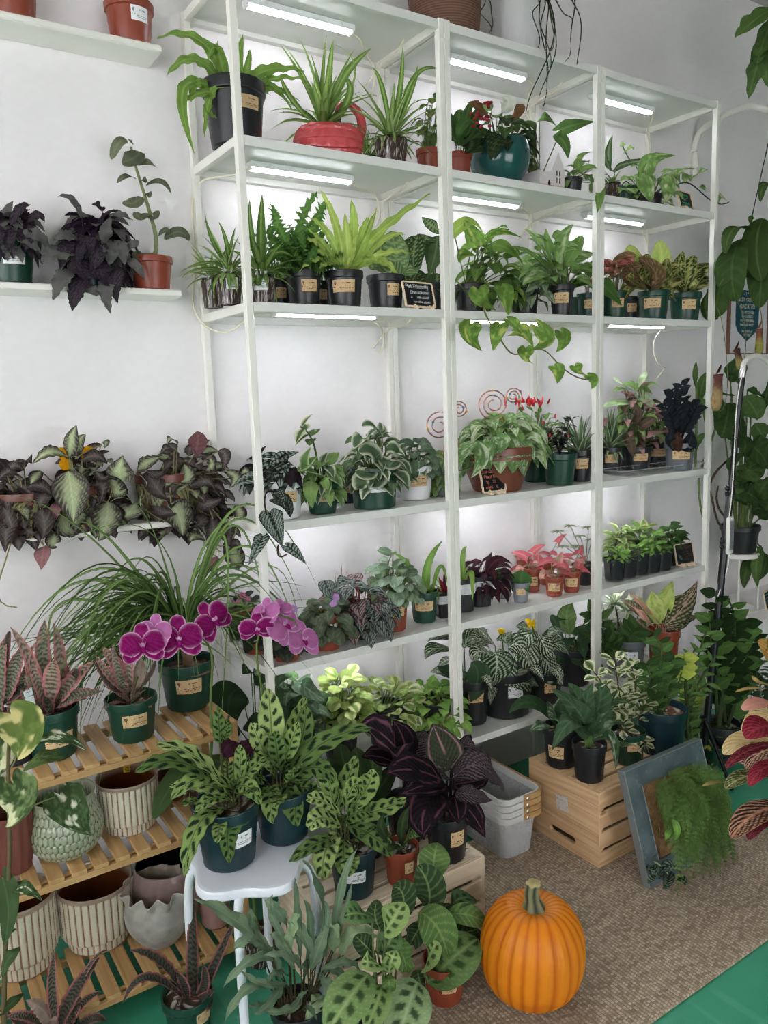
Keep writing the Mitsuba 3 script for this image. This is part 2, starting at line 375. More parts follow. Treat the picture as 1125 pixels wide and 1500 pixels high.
scene['bamboo'] = pbr(proc(wood('a37e50', 'bd9a6a', '7f5a34', 0.7)), 0.45, 0.4)
def tag_fn(base, ink):
    def f(p, n, uv):
        x, y = uv.x, uv.y
        hx, hy = dr.abs(x - 0.13) / 0.055, (y - 0.66) / 0.13
        heart = (dr.square(hx) + dr.square(hy - 0.75 * dr.sqrt(hx + 1e-4))) < 1.0
        def row(y0, h, x0, x1, sc, s):
            on = (dr.abs(y - y0) < h) & (x > x0) & (x < x1)
            return on & (cell_rand(dr.floor(x * sc), s, 2) > 0.28)
        m = heart | row(0.40, 0.028, 0.04, 0.24, 70.0, 1) | row(0.72, 0.05, 0.45, 0.8, 55.0, 2) | row(0.52, 0.03, 0.6, 0.68, 60.0, 3) | row(0.34, 0.03, 0.3, 0.95, 80.0, 4) | row(0.22, 0.03, 0.34, 0.9, 80.0, 5)
        return mix(base, ink, dr.select(m, 0.85, 0.0))
    return f
scene['tag_kraft'] = pbr(proc(tag_fn(lc('c4a67e'), lc('4a3826'))), 0.7, 0.3)
scene['tag_white'] = pbr(proc(tag_fn(lc('e2e2e4'), lc('4a4a50'))), 0.6, 0.3)

# ---------------------------------------------------------------- the room
W_, D_, PW = 0.66, 0.3297, 0.0205
Z = {i + 1: z for i, z in enumerate((2.5402, 2.1398, 1.7357, 1.1573, 0.7604, 0.3598))}
CEIL = 3.187
scene['ceiling_paint'] = pbr(rgb('a8a49e'), .8, .3)
setting('wall_back', bxm(-2.4, 4.6, 0, 0.12, 0, CEIL), 'wall_paint')
setting('floor', bxm(-2.4, 4.6, -4.4, 0.12, -0.1, 0), 'floor_paint')
setting('ceiling', bxm(-2.4, 4.6, -4.4, 0.12, CEIL, CEIL + 0.1), 'ceiling_paint')
setting('wall_right', bxm(4.5, 4.62, -4.4, 0, 0, CEIL), 'ceiling_paint')
# the shop front: a low sill, a lintel and piers round the window openings behind the camera
WT, WX = 2.0, 1.5   # top and right end of the shop window in the front wall
scene['dim_paint'] = pbr(rgb('7f7c77'), .8, .3)
setting('wall_left', cat([bxm(-2.5, -2.4, -4.4, 0.12, 0, 0.95), bxm(-2.5, -2.4, -4.4, 0.12, 2.6, CEIL), bxm(-2.5, -2.4, -0.45, 0.12, 0.95, 2.6)]), 'wall_paint')
setting('wall_front', cat([bxm(WX, 4.6, -4.5, -4.4, 0, CEIL), bxm(-2.5, -0.7, -4.5, -4.4, 0, CEIL), bxm(-0.7, WX, -4.5, -4.4, 0, 0.3), bxm(-0.7, WX, -4.5, -4.4, WT, CEIL)]), 'dim_paint')
rug = key_for('woven_rug'); labels[rug] = {'label': 'brown ribbed woven rug lying on the green painted floor under the pumpkin', 'category': 'rug'}
RX0, RX1, RY0, RY1 = 0.10, 1.53, -1.172, -0.333
scene[rug] = mikit.ply(bxm(RX0, RX1, RY0, RY1, 0.0005, 0.009, 0.003), 'rug_weave')

# ---------------------------------------------------------------- shelving: three bays side by side, six boards each
BAYS = ['leftmost bay of the white metal shelving, with the flamingo planter', 'middle bay of the white metal shelving, with the teal bowl planter', 'rightmost bay of the white metal shelving, beside the framed poster']
for b in range(3):
    X = b * W_
    u = thing('shelving_unit', BAYS[b], 'shelving unit', 'white metal shelving bays')
    for x0 in (X, X + W_ - PW):
        for y0 in (-D_, -PW - 0.001):
            L_ = cat([bxm(x0 + 0.0004, x0 + PW - 0.0004, y0, y0 + PW, 0.001, Z[1] - 0.002, 0.0015),
                      bxm(x0 + 0.0006, x0 + PW - 0.0006, y0 - 0.0015, y0 + PW, Z[1] - 0.05, Z[1] + 0.004, 0.001)])
            add(u, 'post', L_, 'metal_white')
    for k in range(1, 7):
        z = Z[k]; xa, xb, ya, yb = X + PW, X + W_ - PW, -D_ + 0.001, -0.002
        xs, xe = X + 0.002, X + W_ - 0.002
        add(u, 'board', cat([bxm(xa, xb, ya + 0.001, yb, z - 0.003, z - 0.0005), bxm(xa, xb, ya, ya + 0.0025, z - 0.024, z, 0.0008),
                             bxm(xa, xb, ya + 0.0025, ya + 0.014, z - 0.024, z - 0.022), bxm(xa, xb, yb - 0.0025, yb, z - 0.024, z - 0.001), bxm(xa, xb, yb - 0.02, yb - 0.0025, z - 0.024, z - 0.022)]), 'board_white')
        for x0, x1 in ((xs, xs + PW - 0.004), (xe - PW + 0.004, xe)):
            add(u, 'side_rail', bxm(x0, x1, ya + PW, yb - PW, z - 0.024, z - 0.0005, 0.0012), 'metal_white')
# shelf lamps: a white channel with a bright diffuser, hung under each board
def lamp_bar(x0, x1, y, z, label):
    t = thing('shelf_lamp', label, 'shelf light', 'LED bars under the shelves')
    pr = Polygon([(-.019, 0), (.019, 0), (.019, -.0125), (.017, -.0148), (-.017, -.0148), (-.019, -.0125)])
    m = trimesh.creation.extrude_polygon(pr, x1 - x0); m.apply_transform(np.array([[0, 0, 1, x0], [1, 0, 0, y], [0, 1, 0, z], [0, 0, 0, 1.0]]))
    add(t, 'housing', m, 'plastic', color=np.tile(lin('e2e3e5'), (len(m.vertices), 1)))
    pd = Polygon([(-.0115, -.0150), (.0115, -.0150), (.0095, -.0195), (.006, -.0215), (-.006, -.0215), (-.0095, -.0195)])
    m = trimesh.creation.extrude_polygon(pd, x1 - x0 - 0.012); m.apply_transform(np.array([[0, 0, 1, x0 + 0.006], [1, 0, 0, y], [0, 1, 0, z], [0, 0, 0, 1.0]]))
    add(t, 'diffuser', m, 'lamp', emitter={'type': 'area', 'radiance': {'type': 'rgb', 'value': [LED * 0.96, LED, LED * 1.07]}})
    for x in (x0, x1 - 0.006):
        m = bxm(x, x + 0.0058, y - .0125, y + .0125, z - .0225, z - .0150, 0.001); add(t, 'end_cap', m, 'metal_white')
    for x in (x0 + 0.05, x1 - 0.05): add(t, 'clip', bxm(x, x + 0.01, y - .0205, y + .0205, z - .009, z + .0005, 0.001), 'metal_white')
    return t
ROWS = ['topmost', 'second', 'third', 'fourth', 'fifth']
COLS = ['leftmost', 'middle', 'rightmost']
LX = {0: (0.115, 0.445), 1: (0.80, 1.125), 2: (1.46, 1.785)}
for b in range(3):
    for k in range(1, 6):
        lamp_bar(*LX[b], (-0.165, -0.13, -0.235, -0.17, -0.17)[k - 1] - (0.0 if b else 0.01), Z[k] - 0.0045, f'white LED bar under the {ROWS[k-1]} shelf board of the {COLS[b]} bay')
# lamp cords
def cord(pts, r, label, bsdf='cord', name='power_cord', n=26, cat_='cable'):
    k = key_for(name); labels[k] = {'label': label, 'category': cat_}
    scene[k] = mikit.ply(tube(spline(pts, n), r, n=6), bsdf, smooth=True); return k
def S_(px, y, z): return atx(px, y, z)
for b in range(3):
    X = b * W_
    for k in (1, 2, 3):
        z = Z[k] - 0.012; y = (-0.165, -0.13, -0.235)[k - 1]
        if b == 0:
            cord([(0.445, y, z), (0.50, y + 0.02, z - 0.012), (0.56, -0.07, z - 0.004), (0.60, -0.045, z - 0.02), (0.615, -0.03, z - 0.06), (0.60, -0.028, z - 0.10)], 0.0028, f'cream cord at the right end of the {ROWS[k-1]} LED bar, leftmost bay')
        elif b == 1:
            cord([(1.125, y, z), (1.18, y + 0.01, z - 0.012), (1.24, -0.07, z - 0.006), (1.27, -0.04, z - 0.03), (1.285, -0.035, z - 0.08), (1.27, -0.03, z - 0.05)], 0.0028, f'cream cord at the right end of the {ROWS[k-1]} LED bar, middle bay')
        else:
            e = {1: [(1.90, -0.06, z - 0.03), (1.945, -0.035, z - 0.05), (1.955, -0.03, z - 0.12), (1.95, -0.028, z - 0.33)], 2: [(1.90, -0.05, z - 0.02), (1.93, -0.04, z - 0.05)], 3: [(1.80, -0.20, z - 0.03), (1.84, -0.18, z - 0.15), (1.93, -0.14, z - 0.16), (1.86, -0.08, z - 0.27), (1.80, -0.03, z - 0.36)]}[k]
            cord([(1.785, y, z), (1.80, y + 0.005, z - 0.006)] + e, 0.0028, f'cream cord hanging from the {ROWS[k-1]} LED bar, rightmost bay')
cord([(0.115, -0.14, Z[2] - 0.015), (0.06, -0.08, Z[2] - 0.035), (0.01, -0.02, Z[2] - 0.05), (-0.006, -0.012, Z[2] - 0.12), (-0.012, -0.012, Z[2] - 0.28), (-0.006, -0.02, Z[3] - 0.02), (0.03, -0.05, Z[3] - 0.05), (0.07, -0.20, Z[3] - 0.025), (0.115, -0.24, Z[3] - 0.016)], 0.0028, 'cream cord running down the left back post between two LED bars', n=50)
# a doubled cord along the right side of each bay under the boards
for b in range(2):
    for k in (1, 2, 3):
        x = (b + 1) * W_ - 0.05
        cord([(x, -0.20, Z[k] - 0.012), (x + 0.008, -0.14, Z[k] - 0.028), (x + 0.012, -0.08, Z[k] - 0.03), (x + 0.006, -0.03, Z[k] - 0.05), (x - 0.03, -0.025, Z[k] - 0.09)], 0.0025, f'looped white cord by the side rail under the {ROWS[k-1]} board, {COLS[b]} bay')

# floating picture ledges on the wall at the left
def ledge(z, x0, x1, label):
    k = thing('floating_shelf', label, 'wall shelf', 'floating shelves on the left wall')
    addk(k, bxm(x0, x1, -0.1157, -0.001, z, z + 0.0185, 0.0035), 'metal_white')
ledge(2.3822, -1.3, -0.0965, 'uppermost white floating shelf with terracotta pots at top left')
ledge(1.769, -1.3, -0.088, 'middle white floating shelf carrying the purple leaved plants')
ledge(1.149, -1.3, -0.09, 'lowest white floating shelf under the brown quilted leaf plants')

# ---------------------------------------------------------------- pots and plants
import zlib
TINT = {'K': '1c1d20', 'G': '12382a', 'B': '0e2a31', 'T': '823b29', 'W': 'd6d6d8', 'Y': '5b5e63', 'N': '173c2c', 'R': '5c2c22', 'Q': '23252a', 'E': '74787e'}
GA = math.pi * (3 - math.sqrt(5))
def soil_mesh(c, r, rng, n=26, rings=6, bump=0.006, tone='3a2a20', perl=0.08):
    v = [c]; 
    for i in range(1, rings + 1):
        th = np.arange(n) / n * 2 * np.pi + i * 0.1
        rr = r * i / rings
        v += [c + A(rr * math.cos(a), rr * math.sin(a), bump * (rng.random() - 0.5) * (i < rings)) for a in th]
    f = [[0, 1 + k, 1 + (k + 1) % n] for k in range(n)]
    for i in range(rings - 1):
        a, b = 1 + i * n, 1 + (i + 1) * n
        for k in range(n):
            k2 = (k + 1) % n; f += [[a + k, b + k, b + k2], [a + k, b + k2, a + k2]]
    v = np.array(v); k = rng.random(len(v)); col = lin(tone)[None] * (0.5 + 0.9 * rng.random((len(v), 1)))
    col[k < perl] = lin('b9b4aa'); return v, np.array(f), col
class Plant:
    pass
def pot_at(c, rt, h, style='K', lab='k', la=0.2, name='potted_plant', label='', cat_='potted plant', group=None, rb=0.78, lz=(0.42, 0.74), lw=0.5, soil='3a2a20', perl=0.08, body=True, rim=True):
    p = Plant(); p.root = thing(name, label, cat_, group); p.c = np.asarray(c, float); p.rt, p.h = rt, h
    p.rng = np.random.default_rng(zlib.crc32((p.root + label).encode())); p.acc = []; p.n = 0
    if c[1] > -0.5: WALLED.add(p.root)
    az = math.atan2(EYE[1] - c[1], EYE[0] - c[0]); p.az = az
    rbm = rt * rb
    p.soil = p.c + A(0, 0, h * 0.86); p.rs = rt * 0.86; FIT[p.root] = (p.c, rt, rbm, h, None, None)
    rad = lambda q: rbm + (rt * 0.955 - rbm) * q
    if body:
        if style == 'C':
            add(p.root, 'pot', lathe([(rbm, 0.001), (rad(.5), h * .5), (rad(.95), h * .95), (rt, h * .96), (rt, h)], p.c, 24), 'clear_plastic', smooth=35)
            m = lathe([(0, 0.004), (rbm * .93, 0.004), (rad(.5) * .94, h * .45), (rad(.85) * .94, h * .8)], p.c, 30)
            k = p.rng.random(len(m.vertices)); col = lin('33241c')[None] * (0.4 + 1.0 * p.rng.random((len(m.vertices), 1)))
            m2 = m.subdivide().subdivide(); k = p.rng.random(len(m2.vertices)); col = lin('3a2a22')[None] * (0.4 + 1.0 * p.rng.random((len(k), 1))); col[k < 0.1] = lin('a8a49c')
            add(p.root, 'root_ball', m2, 'matte', smooth=True, color=col)
        else:
            t = lin(TINT.get(style, style))
            if rim: pr = [(0, .001), (rbm * .93, .001), (rbm, .005), (rad(.4), h * .4), (rad(.80), h * .80), (rt * .985, h * .815), (rt, h * .83), (rt, h * .985), (rt * .985, h), (rt * .945, h), (rt * .92, h * .97), (rt * .86, h * .6)]
            else: pr = [(0, .001), (rbm * .93, .001), (rbm, .006), (rad(.5), h * .5), (rad(1), h * .97), (rad(1) * .98, h), (rad(1) * .94, h), (rt * .86, h * .6)]
            m = trimesh.graph.smooth_shade(lathe(pr, p.c, 32), angle=0.6, facet_minarea=None)
            add(p.root, 'pot', m, 'plastic', smooth=True, color=np.tile(t, (len(m.vertices), 1)))
    v, f, col = soil_mesh(p.soil, p.rs, p.rng, tone=soil, perl=perl)
    add(p.root, 'soil', (v, f), 'matte', smooth=True, color=col)
    if lab:
        kind = {'k': 'tag_kraft', 'w': 'tag_white'}[lab]; a0 = az + la
        th = np.linspace(a0 - lw, a0 + lw, 13); zz = np.linspace(lz[0], lz[1], 4)
        v, uv = [], []
        for q in zz:
            r = (rad(q) if style != 'C' else rad(q)) + 0.0009
            for i, a in enumerate(th): v.append(p.c + A(r * math.cos(a), r * math.sin(a), q * h)); uv.append((i / 12, (q - lz[0]) / (lz[1] - lz[0])))
        add(p.root + '__pot', 'label', (np.array(v), grid_faces(4, 13)), kind, smooth=True, uv=np.array(uv), label='kraft paper plant label' if lab == 'k' else 'white paper plant label')
    return p
def leaf(p, p0, p1, p2, w, col, pet=None, pr=0.0012, pc='4d6a34', bsdf='leaf', name='leaf', tiny=10, q=1.0, **k):
    """one leaf (with its stalk when pet lists points); leaves too small to tell apart are gathered"""
    px = (np.linalg.norm(np.asarray(p1) - p0) + np.linalg.norm(np.asarray(p2) - p1)) / mpp(p0)
    k.setdefault('nv', int(np.clip(px / 3.2 * q, 5, 40))); k.setdefault('nu', int(np.clip(2 * round(w / mpp(p0) / 3.0 * q) + 3, 3, 21)))
    k.setdefault('r', float(p.rng.random()))
    ps = [leaf_mesh(p0, p1, p2, w, col=col, **k)]
    if pet is not None: ps.append(tinted(tube(pet, pr * 1.25, pr, n=5), lin(pc)))
    p.n += 1
    if px >= tiny and p.n <= 290: put(p.root, name, ps, bsdf)
    else: p.acc += ps; p.accb = bsdf
def done(p):
    if p.acc: put(p.root, 'foliage', p.acc, p.accb, kind='stuff')
def onboard(p, k):
    if not isinstance(k, int): return
    o = FIT.get(p.root, (p.c, 0, 0, 0)); FIT[p.root] = o[:4] + (Z[k], Z[k - 1] - .027 if k > 1 else 9.0)
def hdir(a): return A(math.cos(a), math.sin(a), 0)
def rosette(p, n, L, w, col, prof='strap', el=(82, 20), droop=0.55, r0=0.3, jit=0.25, squash=1.0, lv=0.3, az=None, bsdf='leaf', bend=0.55, base=None, tw=0.0, pc=None, pl=0.0, **k):
    """leaves from the crown of the soil, the inner ones upright and the outer ones arching over"""
    r = p.rng; base = p.soil if base is None else base; w = w * 1.2
    for i in range(n):
        q = (i + 0.5) / n
        a = GA * i + r.normal(0, jit) if az is None else az[0] + (az[1] - az[0]) * ((i * 0.618) % 1) + r.normal(0, jit * 0.3)
        e = math.radians(el[0] + (el[1] - el[0]) * q + r.normal(0, 6)); d = hdir(a) * A(1, squash, 1)
        l = L * (1 - lv * r.random()) * (0.8 + 0.2 * math.sin(math.pi * min(q + 0.25, 1)))
        b = base + d * p.rs * r0 * q
        d0 = d * math.cos(e) + A(0, 0, math.sin(e)); e2 = e - droop * (0.6 + 0.8 * r.random()) * (0.5 + q)
        d1 = d * math.cos(e2) + A(0, 0, math.sin(e2))
        b0 = b + d0 * l * pl; p1 = b0 + d0 * l * bend * (1 - pl); p2 = p1 + d1 * l * (1 - bend) * (1 - pl)
        c = col[int(r.integers(len(col)))] if isinstance(col, list) else col
        up = A(0, 0, 1) * math.cos(e) - d * math.sin(e) + 1e-3
        pet = [b, b + d0 * l * pl * .5, b0] if pl else None
        leaf(p, b0, p1, p2, w * (0.75 + 0.4 * r.random()), c, pet=pet, pc=pc or '4d6a34', up=up, prof=prof, bsdf=bsdf, twist=r.normal(0, tw), **k)
def boxw(p, box):
    """a box of the picture at the plant's own depth: centre x, half width, bottom and top height, in metres"""
    x0, yt, x1, yb = box; y = p.c[1]; ym = (yt + yb) / 2; xm = (x0 + x1) / 2
    a, b = ony(x0, ym, y)[0], ony(x1, ym, y)[0]
    return (a + b) / 2, (b - a) / 2, ony(xm, yb, y)[2], ony(xm, yt, y)[2]
def mound(p, box, n, L, w, col, prof='ovate', ry=None, droop=0.35, tilt=0.5, pr=0.0013, pc='5d7a40', bsdf='leaf', up=0.7, low=1.0, face=0.0, lv=0.35, yoff=0.0, shell=0.35, pet=True, **k):
    """stalked leaves filling a dome that spans the box"""
    r = p.rng; n = int(n * 1.45); L, w = L * 1.06, w * 1.12; cx, rx, zb, zt = boxw(p, box); ry = min(rx, 0.13) if ry is None else ry
    cy = p.c[1] + yoff; H = max(zt - zb, 0.02); fy = -1.0
    view = unit(EYE - p.c)
    for i in range(n):
        q = math.sqrt((i + 0.5) / n) if low >= 1 else ((i + 0.5) / n) ** 0.6
        a = GA * i + r.normal(0, 0.2); l = L * (1 - lv * r.random())
        th = q * math.pi / 2 * low; d = hdir(a); sh = 1 - shell * r.random()
        ex, ey = max(rx - l * 0.55 * math.sin(th), rx * 0.3), max(ry - l * 0.35, ry * 0.4)
        at = A(cx + ex * sh * math.sin(th) * d[0], cy + ey * sh * math.sin(th) * d[1], zb + (H - l * 0.25) * (0.12 + 0.88 * sh * math.cos(th)))
        out = unit(d * (0.35 + math.sin(th)) + A(0, 0, 0.55 * math.cos(th)) + r.normal(0, 0.25, 3) + view * face)
        p0 = at - out * l * 0.35; dn = A(0, 0, -1)
        p1 = p0 + out * l * 0.5 + A(0, 0, 0.06 * l); p2 = p0 + unit(out + dn * droop * (0.4 + math.sin(th))) * l
        nm = unit(A(0, 0, up) + d * tilt * math.sin(th) + view * (0.25 + face))
        s0 = p.soil + d * p.rs * 0.5 * r.random(); c = col[int(r.integers(len(col)))] if isinstance(col, list) else col
        pt = bez(s0, (s0 + p0) / 2 + A(0, 0, 0.35 * abs(p0[2] - s0[2])) + d * 0.01, p0, 6) if pet else None
        leaf(p, p0, p1, p2, w * l / L, c, pet=pt, pr=pr, pc=pc, up=nm, prof=prof, bsdf=bsdf, **k)
def cane(p, pts, n, L, w, col, prof='ovate', r0=0.004, r1=0.002, sc='4b6b35', start=0.15, mode='spiral', el=0.5, droop=0.3, bsdf='leaf', grow=1.0, pl=0.0, up=None, name='stem', ns=24, **k):
    """a stem through the points with leaves along it: 'spiral', or 'pair' (two rows, as on a ZZ plant)"""
    r = p.rng; sp = spline(pts, ns); put(p.root, name, tinted(tube(sp, r0, r1, n=6), lin(sc)), 'leaf')
    tg = np.gradient(sp, axis=0); tg /= np.linalg.norm(tg, axis=1, keepdims=True)
    a0 = r.random() * 6.28; view = unit(EYE - sp[0])
    for i in range(n):
        q = start + (1 - start) * (i + 0.5) / n; j = min(int(q * (ns - 1)), ns - 2); b = sp[j] + (sp[j + 1] - sp[j]) * (q * (ns - 1) - j); t = tg[j]
        l = L * (0.75 + 0.35 * r.random()) * (1 - (1 - grow) * q)
        if mode == 'pair':
            s = unit(np.cross(t, view if up is None else up)) * (1 if i % 2 else -1); d = unit(s * 0.85 + t * el + r.normal(0, 0.12, 3)); nm = unit(np.cross(s * (1 if i % 2 else -1), t) + r.normal(0, 0.25, 3)); nm = nm if nm @ view > 0 else -nm
        else:
            e1 = unit(np.cross(t, A(0.3, 0.9, 0.2))); e2 = np.cross(t, e1); a = a0 + i * 2.4 + r.normal(0, .2)
            s = e1 * math.cos(a) + e2 * math.sin(a); d = unit(s + t * el + r.normal(0, 0.12, 3)); nm = unit(A(0, 0, 1) + 0.3 * t + 0.25 * view)
        b0 = b + d * l * pl; c = col[int(r.integers(len(col)))] if isinstance(col, list) else col
        leaf(p, b0, b0 + d * l * .5 + A(0, 0, .04 * l), b0 + unit(d + A(0, 0, -droop)) * l, w * l / L, c, pet=[b, (b + b0) / 2, b0] if pl else None, pc=sc, up=nm, prof=prof, bsdf=bsdf, **k)
def pxleaf(p, y, dat, col, W=1.0, prof='ovate', bsdf='leaf', bulge=0.02, stalk=True, upw=(0.8, 0.6), pc='4d6a34', pr=0.0014, **k):
    """leaves given one by one, in picture units at depth y: base, a point on the middle, tip, width; then the depth offsets of tip and base"""
    for d in dat:
        bx, by, qx, qy, tx, ty, wd = d[:7]; dy = d[7] if len(d) > 7 else -0.02; y0 = y + (d[8] if len(d) > 8 else 0)
        p0, pm, p2 = ony(bx, by, y0), ony(qx, qy, y0 + dy * .5 - bulge), ony(tx, ty, y0 + dy); p1 = 2 * pm - (p0 + p2) / 2
        view = unit(EYE - p0); up = unit(view * upw[0] + A(0, 0, upw[1]) + p.rng.normal(0, 0.12, 3))
        c = d[9] if len(d) > 9 else col
        c = c[int(p.rng.integers(len(c)))] if isinstance(c, list) else c
        s0 = p0 - p.soil; s0[2] = 0; s0 = p.soil + unit(s0) * min(np.linalg.norm(s0), p.rs * .6)
        pet = bez(s0, s0 * A(.4, .4, 0) + p0 * A(.6, .6, 1) - A(0, 0, 0.4 * max(p0[2] - s0[2], 0)), p0, 7) if stalk else None
        leaf(p, p0, p1, p2, wd * 0.5 * W * mpp(p0), c, pet=pet, pc=pc, pr=pr, up=up, prof=prof, bsdf=bsdf, **k)
def vine(p, y, pts, heads, L, w, col, prof='heart', sc='6a8040', r0=0.0025, stem=True, name='vine', bsdf='leaf', **k):
    """a trailing stem through picture points (x, y[, depth offset]) and leaves hanging from it: (base x, y, tip x, y, width)"""
    P3 = [ony(q[0], q[1], y + (q[2] if len(q) > 2 else 0)) for q in pts]
    if stem: put(p.root, name, tinted(tube(spline(P3, 30), r0, r0 * .7, n=6), lin(sc)), 'leaf')
    pxleaf(p, y, heads, col, prof=prof, stalk=False, bsdf=bsdf, **k)
def shelf_pot(name, label, k, px, y, wpx, hpx, style='K', lab='k', dx=0.0, **kw):
    """a pot that stands on shelf board k (or at height k), seen in column px; sizes in picture units"""
    z = Z[k] if isinstance(k, int) else k
    c = atx(px, y, z); m = mpp(c)
    p = pot_at(c, wpx / 2 * m, hpx * m, style, lab, name=name, label=label, **kw); p.m = m; onboard(p, k)
    return p
def set_pot(name, label, k, px, py, wpx, hpx, style='K', lab='k', **kw):
    """as shelf_pot, from the picture point (px, py) where the pot's front meets the board (a number of Z, or a height)"""
    z = Z[k] if isinstance(k, int) else k
    f = onz(px, py, z); m = mpp(f); rb = wpx / 2 * m * kw.get('rb', 0.78)
    d = ray(px, py) * A(1, 1, 0); c = f + unit(d) * rb; m = mpp(c)
    p = pot_at(c, wpx / 2 * m, hpx * m, style, lab, name=name, label=label, **kw); p.m = m; onboard(p, k)
    return p

# ---------------------------------------------------------------- plants on the second board
SP = striped('4c7f2c', '8fb45a', 0.3); SPD = striped('3c6f2a', '7da04c', 0.25); SPV = striped('3f7a2c', 'b9c98a', 0.55, True)
p = shelf_pot('crested_fern', 'crested bird nest fern with wavy arching fronds in a large black pot, topmost left', 2, 347, -0.205, 92, 90, 'K', la=0.55, lw=0.42, lz=(.52, .72))
pxleaf(p, p.c[1], [(338, 140, 296, 62, 230, 56, 17), (335, 140, 288, 88, 244, 112, 19), (330, 142, 270, 128, 285, 226, 19), (330, 142, 292, 122, 280, 150, 15), (336, 138, 318, 72, 303, 95, 15), (322, 146, 304, 160, 330, 178, 13), (346, 138, 348, 96, 356, 50, 17), (350, 138, 362, 100, 366, 72, 12), (352, 140, 388, 104, 446, 104, 21), (352, 142, 398, 116, 452, 118, 17), (355, 144, 392, 128, 438, 148, 17), (352, 142, 385, 118, 428, 160, 13), (342, 140, 326, 100, 318, 60, 14), (340, 142, 300, 135, 268, 152, 17), (348, 142, 372, 126, 396, 140, 14), (336, 144, 310, 140, 300, 200, 16)],
       plain('5d8f30', '8db556', 0.5, 0.12, 0.35), prof='strap', rip=(5, .22), fold=.12, stalk=False)
done(p)

# the flamingo planter
c = atx(483, -0.222, Z[2]); m = mpp(c); RX, RY, RZ = 47 * m, 32 * m, 32 * m
t = thing('flamingo_planter', 'coral red glazed flamingo planter with a curved neck, holding a spider plant', 'planter')
ic = trimesh.creation.icosphere(subdivisions=5); v = ic.vertices.copy(); v[:, 2] = np.where(v[:, 2] < -0.82, -0.82, v[:, 2])
x, y_, z_ = v.T; lay = np.arctan2(z_, -y_ + 0.35) * 3.2; sh = (x * 3.0 + 0.5 * np.floor(lay)); fr = lay - np.floor(lay); fs = sh - np.floor(sh) - .5
rel = 0.13 * np.sqrt(np.clip(1 - (fs / .62) ** 2, 0, 1)) * (1 - 0.8 * fr)
v = v * (1 + np.where(z_ < 0.75, rel, 0))[:, None]; v[v[:, 2] > 0.72, 2] = 0.72 - 0.3 * (v[v[:, 2] > 0.72, 2] - 0.72)
ang = -0.35; Rm = np.array([[math.cos(ang), -math.sin(ang), 0], [math.sin(ang), math.cos(ang), 0], [0, 0, 1]])
v = (v * A(RX, RY, RZ)) @ Rm.T + c + A(0, 0, RZ * 0.82); v[:, 2] = np.maximum(v[:, 2], c[2] + .001)
add(t, 'body', (v, ic.faces), 'glazed', smooth=True, color=np.tile(lin('bb4a4e'), (len(v), 1)))
nk = spline([ony(520, 205, c[1] - .01), ony(530, 185, c[1] - .01), ony(522, 162, c[1]), ony(508, 152, c[1]), ony(497, 160, c[1] - .005), ony(496, 172, c[1] - .01)], 22)
m_ = tube(nk, np.r_[np.linspace(.016, .0095, 16), .011, .0125, .0125, .011, .008, .004], n=12)
add(t, 'neck', m_, 'glazed', smooth=True, color=np.tile(lin('b44448'), (len(m_.vertices), 1)))
m_ = tube(spline([ony(496, 171, c[1] - .01), ony(499, 180, c[1] - .014), ony(505, 185, c[1] - .014)], 7), .0055, .0015, n=8)
add(t, 'beak', m_, 'glazed', smooth=True, color=np.tile(lin('1a1414'), (len(m_.vertices), 1)), label='black beak')
p = Plant(); p.root = thing('spider_plant', 'bushy bright spider plant growing out of the coral flamingo planter', 'plant'); p.rng = np.random.default_rng(11); p.acc = []; p.n = 0; p.c = c; p.soil = c + A(-.01, .01, RZ * 1.5); p.rs = 0.035; WALLED.add(p.root); onboard(p, 2)
v, f, col = soil_mesh(p.soil - A(0, 0, .012), .045, p.rng); add(p.root, 'soil', (v, f), 'matte', smooth=True, color=col)
rosette(p, 46, 0.25, 0.0095, [SP, SPD], 'blade', el=(86, 12), droop=0.75, lv=0.45, nu=3, fold=.35)
pxleaf(p, c[1], [(478, 190, 482, 120, 488, 58, 13), (476, 190, 500, 120, 545, 70, 15), (480, 190, 512, 140, 500, 110, 12), (470, 190, 430, 150, 412, 112, 11), (480, 188, 520, 105, 480, 62, 3)], SP, prof='strap', stalk=False, fold=.3)
done(p)
p = shelf_pot('spider_plant', 'spider plant in a clear plastic pot right of the flamingo planter', 2, 574, -0.235, 54, 50, 'C', None)
rosette(p, 48, 0.205, 0.0075, [SP, SPV, SPD], 'blade', el=(88, -12), droop=0.75, lv=0.5, nu=3, fold=.35)
pxleaf(p, p.c[1], [(574, 190, 586, 130, 590, 68, 9), (580, 190, 604, 130, 612, 95, 8), (570, 190, 560, 130, 545, 98, 8), (582, 190, 610, 110, 652, 108, 8)], SP, prof='strap', stalk=False, fold=.3)
done(p)
p = shelf_pot('spider_plant', 'small spider plant in a black pot half hidden between flamingo and clear pot', 2, 540, -0.10, 44, 32, 'K', None)
rosette(p, 24, 0.13, 0.007, [SP, SPD], 'blade', el=(85, 10), nu=3, fold=.3); done(p)
p = shelf_pot('peperomia', 'olive leaved plant in a terracotta pot behind the upper middle post', 2, 630, -0.20, 40, 42, 'T', None)
mound(p, (600, 128, 662, 215), 16, 0.055, 0.016, [plain('5d7c34', '93a95a'), plain('7d8c4a', 'a8ac70'), plain('46692c')], droop=.5); done(p)
p = shelf_pot('rubber_plant', 'long leaved green plant in a terracotta pot left of the teal bowl', 2, 671, -0.20, 42, 42, 'T', None)
